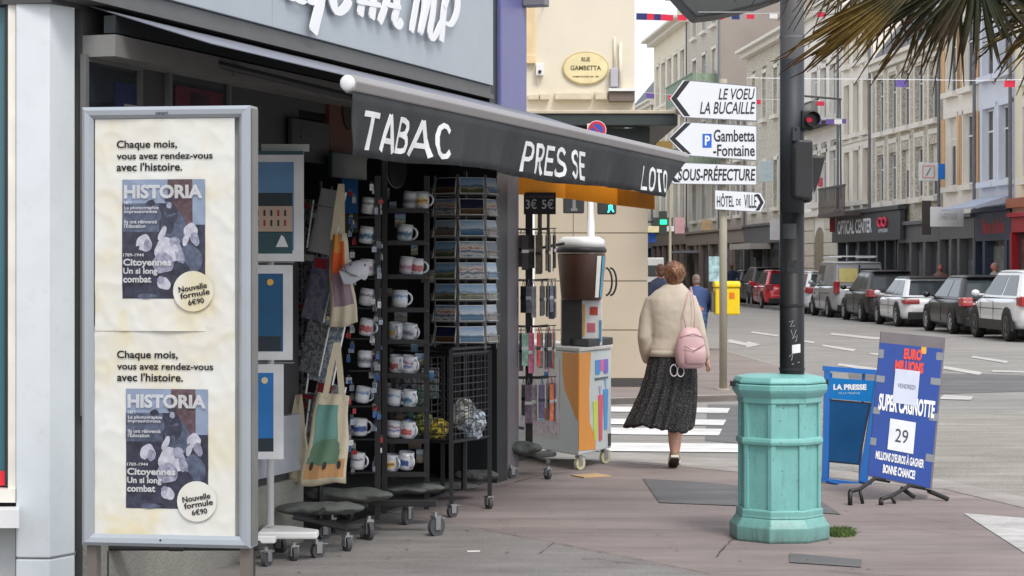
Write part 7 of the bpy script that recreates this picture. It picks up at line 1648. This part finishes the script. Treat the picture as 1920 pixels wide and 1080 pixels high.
for u0, v0, u1, v1 in ((-.01, .12, .07, .18), (-.01, .30, .12, .345), (-.01, .52, .09, .565), (-.01, .73, .08, .78), (.88, .10, .99, .15), (.83, .27, .99, .315), (.86, .5, 1.0, .55), (.86, .77, 1.0, .82)): lq('tape', u0, v0, u1, v1, tape, d=.0045, th=.001)
def ltext(s_, u0, v0, u1, v1, mat, bold=.03, d=.006):
    o = text('lettering', s_, 0, 0, 1, 1, mat, lo_, bold=bold, ext=.5); me = o.data.copy(); o.data = me; o.location = (0, 0, 0)
    for v in me.vertices: v.co = Vector(LP(u0+(u1-u0)*v.co.x, v1+(v0-v1)*v.co.z, d+(.0008 if v.co.y < 0 else 0)))
    return o
redl = S('lotto_red', (222, 70, 60), rough=.5)
ltext('EURO', .38, .095, .66, .17, redl, .06); ltext('MILLIONS', .26, .18, .70, .255, redl, .06); lq('star', .64, .075, .72, .12, S('star_yel', (225, 170, 60)), d=.0045, th=.001)
lq('arrow', .52, .255, .6, .33, redl, quad=[(.52, .26), (.56, .33), (.6, .26)])
lq('swash', .3, .27, .5, .3, wink, quad=[(.3, .27), (.33, .32), (.36, .32), (.33, .27)])
ppr = S('note_paper', (205, 212, 230), rough=.6)
ltext('SUPER CAGNOTTE', .06, .42, .93, .535, wink, .04)
lq('note', .27, .24, .65, .47, ppr, d=.009, th=.002); ltext('VENDREDI', .33, .335, .6, .365, S('note_ink', (110, 110, 125)), .0, .0105)
lq('note', .26, .58, .66, .79, S('note_paper2', (222, 226, 234)), d=.008, th=.002); ltext('29', .36, .64, .56, .73, S('note_ink2', (60, 60, 68)), .0, .0095)
ltext('MILLIONS D\'EUROS À GAGNER', .09, .80, .84, .87, wink, .035); ltext('BONNE CHANCE!', .22, .895, .72, .955, wink, .04)
# feet: dark bent tubes
ft = M('foot_dark', (.02, .018, .018), rough=.5)
for pts in ([(1594, 921), (1612, 917), (1640, 897), (1668, 902)], [(1652, 936), (1672, 930), (1706, 910), (1742, 917)]):
    P = []
    for i, (x, y) in enumerate(pts):
        Y = (-.28, -.20, -.03, .0)[i]; P.append(((x-960)/F*(DL+Y)-lo_.location.x, Y, max(.012, H-(y-HY)/F*(DL+Y))))
    mb = MB(); mb.tube(P, .014, 8); mb.tube([P[0], (P[0][0], P[0][1], 0)], .016, 8); mb.tube([P[1], (P[1][0]+.02, P[1][1], 0)], .012, 8); part('foot', mb, ft, lo_, smooth=True)
for x0_, y0_, x1_, y1_ in ((1690, 915, 1714, 932), (1740, 920, 1778, 946)):
    P = [((x-960)/F*(DL+Y)-lo_.location.x, Y, max(.014, H-(y-HY)/F*(DL+Y))) for (x, y, Y) in ((x0_, y0_, .02), (x1_, y1_, -.06))]
    mb = MB(); mb.tube(P, .016, 8); part('foot', mb, ft, lo_)
mb = MB(); p = [LP(1.0, .5), LP(1.0, 1.0), LP(1.12, 1.0)]; mb.add([(p[0][0], p[0][1]+.02, p[0][2]), (p[1][0], p[1][1]+.02, p[1][2]), (p[2][0], p[2][1]+.28, p[2][2]-.02), (p[0][0]+.01, p[0][1]+.05, p[0][2])], [(0, 1, 2, 3)]); mb.add([(x, y+.01, z) for x, y, z in mb.v], [(3, 2, 1, 0)]); part('rear_panel', mb, S('board_grey', (118, 120, 125)), lo_)

# ================================================= PEOPLE
skin_ = S('skin', (205, 160, 138), rough=.55, var=.05); skr = S('skin_red', (175, 110, 95), rough=.55)
def remesh(name, mb, mat, parent, vox, disp=0, dscale=.1, it=6):
    o = obj(name, mb.mesh(name, mat, True), parent)
    m_ = o.modifiers.new('remesh', 'REMESH'); m_.mode = 'VOXEL'; m_.voxel_size = vox; m_.use_smooth_shade = True
    s_ = o.modifiers.new('smooth', 'SMOOTH'); s_.factor = .6; s_.iterations = it
    if disp:
        tx = bpy.data.textures.new('t', 'CLOUDS'); tx.noise_scale = dscale; d_ = o.modifiers.new('d', 'DISPLACE'); d_.texture = tx; d_.strength = disp; d_.mid_level = .5
    return o
WO = gp(1252, 879); k = WO.y/F
W_ = lambda x, y, d=0: ((x-1252)*k, d, (879-y)*k)
wm_ = thing('person', 'woman walking away in a beige jacket and dark dotted skirt with a pink backpack', 'person', WO)
def ring(cx_, cy_, z, rx_, ry_, n=28, p=2.0):
    out = []
    for i in range(n):
        t = 2*math.pi*i/n; c, s = math.cos(t), math.sin(t); out.append((cx_+rx_*abs(c)**(2/p)*(1 if c > 0 else -1), cy_+ry_*abs(s)**(2/p)*(1 if s > 0 else -1), z))
    return out
# body: head, neck, torso, arms, hand, legs fused into one skin
mb = MB()
hx = W_(1264, 0)[0]; mb.ell((hx, .02, 1.525), (.070, .088, .10), 18, 12); mb.tube([(hx, .0, 1.36), (hx, .01, 1.48)], [.058, .052], 14)
mb.ell((hx+.068, .02, 1.51), (.012, .022, .030), 8, 6); mb.ell((hx-.068, .02, 1.51), (.012, .022, .030), 8, 6); mb.ell((hx, .105, 1.505), (.012, .02, .02), 8, 6)
mb.rings([ring(.03, 0, .80, .15, .10), ring(.03, 0, .95, .15, .10), ring(.03, 0, 1.15, .16, .10), ring(.03, 0, 1.33, .17, .08), ring(.03, 0, 1.39, .07, .06)])
mb.tube([(-.12, 0, 1.34), (-.185, -.01, 1.06), (-.165, .08, .90)], [.04, .034, .026], 10)
wr_ = (W_(1326, 668)[0], .06, W_(0, 668)[2]); mb.tube([(.165, 0, 1.34), (.252, -.015, 1.07), wr_], [.04, .033, .024], 10)
hd = Vector(wr_)+Vector((.008, .02, -.045)); mb.ell(tuple(hd), (.020, .030, .038), 12, 8)
for i, (dx_, L_) in enumerate(((-.014, .06), (-.005, .068), (.005, .064), (.014, .052))):
    b0 = hd+Vector((dx_*.9+.004, .008-abs(dx_), -.028)); mb.tube([b0, b0+Vector((.006, .012, -L_*.5)), b0+Vector((.010, .036, -L_*.85))], [.0085, .0082, .007], 8)
mb.tube([hd+Vector((-.004, .026, .008)), hd+Vector((-.012, .046, -.018)), hd+Vector((-.008, .052, -.04))], [.0095, .009, .0075], 8)
ax = W_(1264, 0)[0]
mb.tube([(.0, 0, .84), (.03, .03, .50), (ax-.004, -.02, .34), (ax-.006, -.03, .22), (ax, -.02, .10)], [.085, .06, .052, .042, .030], 12)
mb.tube([(.08, 0, .84), (.10, .12, .50), (ax+.055, .30, .30), (ax+.045, .38, .09)], [.085, .058, .048, .029], 12)
remesh('body', mb, skin_, wm_, .008, it=2)
# hair
hairm = bpy.data.materials.new('hair_auburn'); hairm.use_nodes = True; nt = hairm.node_tree; b = nt.nodes['Principled BSDF']; b.inputs['Roughness'].default_value = .55
tc = nt.nodes.new('ShaderNodeTexCoord'); n1 = node(nt, 'ShaderNodeTexNoise', i2=26.0, i3=5.0, i4=.7); n1.inputs['Distortion'].default_value = 1.5; nt.links.new(tc.outputs['Object'], n1.inputs[0]); r1 = ramp(nt, [(.3, lin((70, 40, 28))), (.5, lin((118, 78, 54))), (.72, lin((180, 138, 100)))], n1.outputs[0]); nt.links.new(r1.outputs[0], b.inputs['Base Color'])
rnd = random.Random(9); mb = MB(); mb.ell((hx, .0, 1.545), (.086, .098, .086), 18, 12); mb.rings([ring(hx, -.03, 1.44, .045, .035, 16), ring(hx, -.02, 1.47, .062, .06, 16), ring(hx, -.01, 1.52, .078, .08, 16), ring(hx, 0, 1.56, .08, .085, 16)])
for _ in range(60):
    t = rnd.uniform(0, 6.28); e = rnd.uniform(-.35, 1.5); c = (hx+.080*math.cos(e)*math.cos(t), .0+.092*math.cos(e)*math.sin(t), 1.538+.082*math.sin(e))
    if math.sin(t) > .5 and e < .6: continue
    mb.ell(c, (rnd.uniform(.008, .014), rnd.uniform(.008, .014), rnd.uniform(.014, .026)), 8, 5)
remesh('hair', mb, hairm, wm_, .006, .006, .03, 2)
mb = MB(); rnd = random.Random(4)
for _ in range(260):
    t = rnd.uniform(0, 6.28); e = rnd.uniform(-.3, 1.5); c = Vector((hx+.086*math.cos(e)*math.cos(t), .095*math.cos(e)*math.sin(t), 1.54+.086*math.sin(e))); n_ = (c-Vector((hx, 0, 1.54))).normalized(); d = Vector((rnd.uniform(-1, 1), rnd.uniform(-1, 1), rnd.uniform(-1, .4)))*.022
    mb.tube([c-n_*.006, c+n_*.008+d*.5, c+n_*rnd.uniform(.004, .016)+d], [.0016, .0014, .0006], 4)
part('hair_strands', mb, hairm, wm_)['kind'] = 'stuff'
# jacket
jm = S('jacket_beige', (196, 185, 168), rough=.85, var=.04, scale=8)
mb = MB(); L2 = lambda xa, xb: ((W_((xa+xb)/2, 0)[0]), (xb-xa)*k/2)
prof = [(1216, 1306, 664, .125), (1215, 1307, 655, .130), (1220, 1303, 635, .118), (1216, 1305, 605, .122), (1212, 1304, 580, .125), (1213, 1302, 562, .115), (1224, 1296, 548, .095), (1240, 1286, 538, .075), (1246, 1282, 533, .066)]
rs = []
for xa, xb, y, ry in prof: c, rx_ = L2(xa, xb); rs.append(ring(c, -.005, (879-y)*k, rx_, ry, 36, 2.3))
mb.rings(rs)
mb.tube([W_(1224, 560), W_(1213, 595, -.01), W_(1208, 632, -.02), W_(1211, 655, .02), W_(1216, 678, .10)], [.058, .060, .058, .054, .042], 16)
mb.tube([W_(1292, 558), W_(1304, 590, -.01), W_(1313, 628, -.015), W_(1321, 655, .03), W_(1326, 672, .06)], [.056, .054, .048, .040, .032], 16)
for i in range(9): t = rnd.uniform(0, 1)
o = remesh('jacket', mb, jm, wm_, .011, .006, .045, 6)
mb = MB(); mb.rings([ring(W_(1264, 0)[0], 0, 1.415, .078, .072, 24), ring(W_(1264, 0)[0], 0, 1.455, .070, .066, 24), ring(W_(1264, 0)[0], 0, 1.46, .062, .058, 24), ring(W_(1264, 0)[0], 0, 1.42, .066, .06, 24)], cap=False); part('collar', mb, S('collar_pale', (205, 192, 172)), wm_, smooth=True)
mb = MB(); c, rx_ = L2(1217, 1306); mb.rings([ring(c, -.005, (879-668)*k, rx_*1.01, .128, 36, 2.3), ring(c, -.005, (879-656)*k, rx_*1.03, .133, 36, 2.3)]); part('waistband', mb, jm, wm_, smooth=True)
# skirt with pleats and tiny dots
sk = bpy.data.materials.new('dotted_skirt'); sk.use_nodes = True; nt = sk.node_tree; b = nt.nodes['Principled BSDF']; b.inputs['Roughness'].default_value = .75
tc = nt.nodes.new('ShaderNodeTexCoord'); vo = node(nt, 'ShaderNodeTexVoronoi'); vo.inputs['Scale'].default_value = 105; nt.links.new(tc.outputs['Object'], vo.inputs[0]); mr = node(nt, 'ShaderNodeMapRange', i1=.22, i2=.34, i3=1.0, i4=0.0); nt.links.new(vo.outputs['Distance'], mr.inputs[0]); mx = nt.nodes.new('ShaderNodeMixRGB'); mx.inputs[1].default_value = (.010, .010, .012, 1); mx.inputs[2].default_value = (.16, .155, .15, 1); nt.links.new(mr.outputs[0], mx.inputs[0]); nt.links.new(mx.outputs[0], b.inputs['Base Color'])
sp_ = [(1219, 1303, 660), (1213, 1306, 680), (1208, 1307, 705), (1199, 1306, 735), (1188, 1304, 765), (1178, 1300, 790), (1174, 1298, 803)]
rs = []; n = 120
for j in range(19):
    t = j/18*(len(sp_)-1); i0 = min(int(t), len(sp_)-2); f = t-i0; xa, xb, y = [sp_[i0][q]*(1-f)+sp_[i0+1][q]*f for q in range(3)]; cc, rx_ = L2(xa, xb); q = j/18; row = []
    for i in range(n):
        a = 2*math.pi*i/n; am = (.003+.020*q); w2_ = 1+am/.2*(math.sin(a*17+q*1.2)+.5*math.sin(a*9+1+q*2)); rx2 = (rx_-.008)*w2_; ry2 = (.12+.11*q)*w2_
        zz_ = (879-y)*k+(.02*math.sin(a*3+1)+.012*math.sin(a*17))*q**3+(.03*q*q if math.cos(a) < -.5 else 0)
        row.append((cc+rx2*math.cos(a), .02*q+ry2*math.sin(a), zz_))
    rs.append(row)
mb = MB(); mb.rings(rs[::-1]); part('skirt', mb, sk, wm_, smooth=True)
# shoe (heel lifted, sole seen from behind) and the other one ahead
shm = S('shoe_tan', (150, 125, 100), rough=.7); sol = S('sole_white', (215, 210, 200), rough=.7); sod = S('sole_dark', (60, 50, 42), rough=.8)
def shoe(cx_, cy_, z0, tilt):
    M_ = Matrix.Translation((cx_, cy_, z0)) @ Matrix.Rotation(tilt, 4, 'X'); 
    mb = MB(); mb.T = M_; mb.rings([ring(0, y, 0, .001, .001, 4) for y in ()] or [[(rx_*math.cos(t), y, h0+rz_*math.sin(t)) for t in [2*math.pi*q/14 for q in range(14)]] for y, rx_, rz_, h0 in ((-.07, .022, .028, .045), (-.055, .034, .042, .055), (-.01, .037, .044, .05), (.06, .040, .034, .04), (.12, .040, .024, .032), (.155, .025, .014, .026))]); part('shoe', mb, shm, wm_, smooth=True)
    mb = MB(); mb.T = M_; out = [(-.03, -.072), (.03, -.072), (.038, -.02), (.044, .08), (.036, .14), (.0, .168), (-.036, .14), (-.044, .08), (-.038, -.02)]; mb.prism(out, .006, .028); part('sole', mb, sol, wm_, bev=.004)
    mb = MB(); mb.T = M_; mb.prism([(x*.96, y*.98) for x, y in out], -.002, .0055); part('sole', mb, sod, wm_)
shoe(ax, -.01, .062, R(-24)); shoe(ax+.045, .40, .0, 0)
# backpack
pinkm = S('pink_leather', (204, 168, 170), rough=.45, var=.04); bpk = thing('backpack', 'small pale pink backpack worn on the woman\'s right side', 'backpack', WO+Vector(W_(1291, 688, -.21)), R(8))
mb = MB(); rs = []; hh_ = (688-612)*k
for z, rx_, ry_ in ((0, .075, .045), (.012, .10, .06), (.06, .118, .072), (.14, .122, .075), (.22, .105, .068), (.28, .082, .055), (.315, .055, .035), (.325, .02, .015)): rs.append(ring(-.03*z, .0, z*hh_/.325, rx_, ry_, 28, 2.6))
mb.rings(rs); part('bag', mb, pinkm, bpk, smooth=True)
mb = MB(); rs = []
for z, rx_, ry_ in ((.03, .07, .03), (.045, .088, .05), (.12, .092, .055), (.16, .085, .045), (.165, .07, .03)): rs.append(ring(.015, -.035, z, rx_, ry_, 24, 2.8))
mb.rings(rs); part('pocket', mb, pinkm, bpk, smooth=True)
mb = MB(); mb.tube([(-.07, -.088, .175), (0, -.098, .14), (.09, -.08, .185)], .004, 6); mb.tube([(-.10, -.04, .24), (0, -.075, .27), (.09, -.04, .24)], .003, 6); part('zip', mb, S('pink_dark', (150, 108, 114)), bpk)
mb = MB(); mb.tube([(-.03, .03, .30), (-.045, .06, .42), (-.01, .085, .53), (.02, .12, .60)], .006, 8); mb.tube([(.03, .03, .30), (.05, .06, .42), (.04, .09, .55), (.03, .14, .63)], .006, 8); part('strap', mb, pinkm, bpk, smooth=True)
sp2 = thing('sunglasses', 'pale framed glasses dangling below the pink backpack', 'glasses', WO+Vector(W_(1262, 692, -.22)))
mb = MB(); mb.tube([(.028*math.cos(t)-.012, 0, .045*math.sin(t)) for t in [2*math.pi*q/16 for q in range(17)]], .0045, 6); mb.tube([(.026*math.cos(t)+.04, -.01, .040*math.sin(t)-.008) for t in [2*math.pi*q/16 for q in range(17)]], .0045, 6); mb.tube([(0, 0, .045), (.03, 0, .09), (.05, .02, .11)], .003, 5); part('frame', mb, S('pale_frame', (205, 200, 208)), sp2, smooth=True)
# passers-by
def passer(label, xpx, D, height, top, leg_, hair, z0=0, rz=0, stoop=0, wide=1.0):
    s_ = height/1.7; r = thing('person', label, 'person', ((xpx-960)/F*D, D, z0), rz); r.scale = (s_*wide, s_, s_)
    mb = MB(); mb.ell((0, stoop+.02, 1.58), (.075, .09, .11), 14, 10); mb.tube([(0, stoop*.8, 1.38), (0, stoop, 1.5)], [.06, .055], 10); mb.ell((0, stoop+.11, 1.56), (.012, .02, .02), 6, 5)
    for sg_ in (-1, 1):
        mb.ell((sg_*.075, stoop+.01, 1.57), (.012, .02, .03), 6, 5)
        mb.tube([(sg_*.17, stoop*.6, 1.38), (sg_*.24, stoop*.5-.02, 1.10), (sg_*.24, stoop*.5+.10, .88)], [.045, .04, .03], 10); mb.ell((sg_*.24, stoop*.5+.13, .81), (.022, .03, .045), 8, 6)
        for q in range(4): mb.tube([(sg_*.24-.015+.01*q, stoop*.5+.14, .79), (sg_*.24-.015+.01*q, stoop*.5+.15, .73)], .007, 6)
        mb.tube([(sg_*.23-sg_*.015, stoop*.5+.155, .82), (sg_*.225, stoop*.5+.17, .77)], .009, 6)
        mb.tube([(sg_*.09, 0, .88), (sg_*.09, .05*sg_, .48), (sg_*.09, .14*sg_-.03, .08)], [.08, .055, .035], 10); mb.ell((sg_*.09, .14*sg_+.04, .04), (.04, .11, .04), 10, 6)
    mb.rings([ring(0, 0, .82, .15, .10), ring(0, 0, .95, .15, .10), ring(0, stoop*.4, 1.2, .17, .11), ring(0, stoop*.7, 1.38, .18, .09), ring(0, stoop*.8, 1.43, .07, .06)]); remesh('body', mb, skr, r, .014, it=3)
    mb = MB(); mb.ell((0, stoop-.005, 1.605), (.085, .098, .095), 14, 10); mb.ell((0, stoop-.03, 1.54), (.075, .075, .08), 12, 8); part('hair', mb, hair, r, smooth=True)
    mb = MB(); mb.rings([ring(0, -.0, .80, .185, .135), ring(0, stoop*.2, 1.0, .185, .13), ring(0, stoop*.5, 1.25, .21, .14), ring(0, stoop*.7, 1.38, .20, .11), ring(0, stoop*.8, 1.45, .075, .065)])
    for sg_ in (-1, 1): mb.tube([(sg_*.17, stoop*.6, 1.37), (sg_*.24, stoop*.5-.02, 1.10), (sg_*.24, stoop*.5+.09, .89)], [.072, .06, .045], 12)
    remesh('jacket', mb, top, r, .016, .02, .12, 3)
    mb = MB(); mb.rings([ring(0, 0, .70, .165, .125), ring(0, 0, .90, .165, .125)])
    for sg_ in (-1, 1): mb.tube([(sg_*.085, 0, .85), (sg_*.09, .05*sg_, .48), (sg_*.09, .14*sg_-.03, .06)], [.095, .075, .055], 12)
    remesh('trousers', mb, leg_, r, .016, .015, .1, 3); return r
dn = S('navy_cloth', (30, 42, 66), rough=.8); db = S('blue_jacket', (52, 74, 120), rough=.8); jn = S('jeans', (70, 95, 130), rough=.8); bk = M('black_cloth', (.02, .02, .022), rough=.8)
hg = S('hair_grey', (120, 105, 98), rough=.7, var=.2, scale=30); hb = S('hair_brown', (80, 50, 40), rough=.7); hr = S('hair_auburn2', (140, 90, 60), rough=.7)
passer('man in a navy jacket half hidden behind the walking woman', 1238, 34, 1.62, dn, bk, hb, .02, R(20))
passer('stooped grey haired person in a blue jacket beyond the walking woman', 1312, 38, 1.5, db, jn, hg, ZR, R(15), .22)
passer('person in dark clothes walking by the far shops left of the sign post', 1372, 88, 1.6, dn, bk, hb, .08)
passer('auburn haired person on the opposite pavement behind the black and white cars', 1763, 60, 1.58, S('brown_top', (120, 85, 70)), bk, hr, .08, R(160))
passer('grey haired person on the opposite pavement left of the white crossover car', 1865, 52.5, 1.62, S('grey_top', (130, 125, 120)), bk, hg, .08, R(100))

# ================================================= PALM
pt = thing('palm_tree', 'fan palm with drooping green and yellowing leaves hanging in from the top right', 'palm tree', (1.98, 6.6, 0))
pr0 = pt.location
mb = MB(); rs = []; rnd = random.Random(2)
for j in range(40):
    z = j*.08; rr = .14+.012*(j % 2)+.01*rnd.random(); rs.append([(rr*math.cos(2*math.pi*q/14), rr*math.sin(2*math.pi*q/14), z) for q in range(14)])
mb.rings(rs); part('trunk', mb, S('palm_trunk', (96, 80, 62), rough=.95, var=.2, bump=.6), pt)
def leafmat(name, cin, cmid, ctip, r0=.25, r1=.62):
    m = bpy.data.materials.new(name); m.use_nodes = True; nt = m.node_tree; b = nt.nodes['Principled BSDF']; b.inputs['Roughness'].default_value = .45
    tc = nt.nodes.new('ShaderNodeTexCoord'); ln = node(nt, 'ShaderNodeVectorMath', operation='LENGTH'); nt.links.new(tc.outputs['Object'], ln.inputs[0]); n1 = node(nt, 'ShaderNodeTexNoise', i2=9.0, i3=4.0); nt.links.new(tc.outputs['Object'], n1.inputs[0])
    ad_ = node(nt, 'ShaderNodeMath', operation='MULTIPLY_ADD', i1=.35); nt.links.new(n1.outputs[0], ad_.inputs[0]); nt.links.new(ln.outputs['Value'], ad_.inputs[2]); mr = node(nt, 'ShaderNodeMapRange', i1=r0+.17, i2=r1+.17); nt.links.new(ad_.outputs[0], mr.inputs[0]); rp = ramp(nt, [(0, cin), (.45, cmid), (1, ctip)], mr.outputs[0])
    n2 = node(nt, 'ShaderNodeTexNoise', i2=60.0, i3=3.0); nt.links.new(tc.outputs['Object'], n2.inputs[0]); m2 = node(nt, 'ShaderNodeMapRange', i1=.3, i2=.7, i3=.7, i4=1.3); nt.links.new(n2.outputs[0], m2.inputs[0]); vm = node(nt, 'ShaderNodeVectorMath', operation='SCALE'); nt.links.new(rp.outputs[0], vm.inputs[0]); nt.links.new(m2.outputs[0], vm.inputs['Scale']); nt.links.new(vm.outputs[0], b.inputs['Base Color']); return m
lg = leafmat('palm_green', (.012, .024, .008), (.035, .036, .014), (.075, .048, .03), .06, .34); ly = leafmat('palm_yellow', (.035, .032, .010), (.13, .085, .018), (.08, .04, .018), .12, .55); lbn = leafmat('palm_brown', (.10, .075, .04), (.09, .06, .045), (.07, .045, .04))
def fan(hub, ang, spread, rad, n, mat, seed, depth=.0, fuse=.45, droop=.10, tilt=.0, back=None):
    """hub in world; ang = direction of the central blade in the upright plane facing the street (0 = +x, -90 = down)"""
    rnd = random.Random(seed); mb = MB()
    for i in range(n):
        a = R(ang-spread/2+spread*(i+.5)/n+rnd.uniform(-1.2, 1.2)*spread/n); Lr = rad*rnd.uniform(.72, 1.08)*(1-.18*abs(2*(i+.5)/n-1)**2); wmax = R(spread/n)*.52*rad*fuse*rnd.uniform(.9, 1.1)
        dy = depth*math.cos(math.pi*(i+.5)/n)+rnd.uniform(-.02, .02); ca, sa = math.cos(a), math.sin(a); seg = 9; rs = []; bend = rnd.uniform(-.05, .05); brk = rnd.random() < .3
        for j in range(seg+1):
            t = j/seg; rr = .02+Lr*t; w_ = (wmax*(t/fuse)**.9 if t < fuse else wmax*(1-((t-fuse)/(1-fuse))**1.1)) + .0012
            dr_ = droop*t*t*Lr+(rnd.uniform(.0, .05)*Lr if brk and t > .8 else 0); x = rr*ca-sa*bend*t*t*Lr; z = rr*sa+ca*bend*t*t*Lr-dr_; y = dy*t+tilt*t; tx, tz = -sa, ca
            rs.append([(x+tx*w_, y-.004*t, z+tz*w_), (x, y+w_*.7, z), (x-tx*w_, y-.004*t, z-tz*w_), (x, y+w_*.7-.0015, z)])
        mb.rings(rs)
    o = part('leaf', mb, mat, pt); o.location = Vector(hub)-pr0
    top = Vector((0, 0, 3.25)); h_ = Vector(hub)-pr0; mb = MB(); mid = (top+h_)/2+Vector((0, 0, .08)); mb.tube([top, mid, h_], [.02, .012, .008], 6); part('petiole', mb, S('petiole', (110, 105, 60)), pt)
DP = 6.4
fan(px(1832, -60, DP), -92, 160, .30, 46, lg, 1, .10, .62, .03)
fan(px(1840, -80, DP+.15), -90, 170, .25, 40, lg, 21, .10, .7, .03)
fan(px(1800, -40, DP+.1), -128, 70, .36, 20, lg, 2, .08, .45, .12)
fan(px(1720, -45, DP), -146.5, 17, .49, 16, ly, 3, .04, .72, .01)
fan(px(1716, -30, DP+.06), -148, 13, .47, 12, ly, 23, .04, .75, .01)
fan(px(1750, -60, DP-.1), -143, 22, .45, 14, ly, 13, .05, .6, .04)
fan(px(1600, -110, DP+.2), -120, 90, .30, 26, lbn, 4, .12, .35, .15)
fan(px(1660, -60, DP+.3), -125, 120, .24, 30, lbn, 5, .12, .4, .15)
fan(px(1760, -60, DP+.2), -135, 60, .40, 18, ly, 14, .10, .4, .10)
fan(px(2030, 20, DP), -168, 46, .36, 14, ly, 6, .05, .4, .12)
fan(px(2010, -60, DP+.2), -130, 60, .42, 18, lg, 7, .06, .45, .06)
fan(px(1560, -160, DP+.3), -140, 60, .36, 14, lbn, 8, .1, .3, .08)
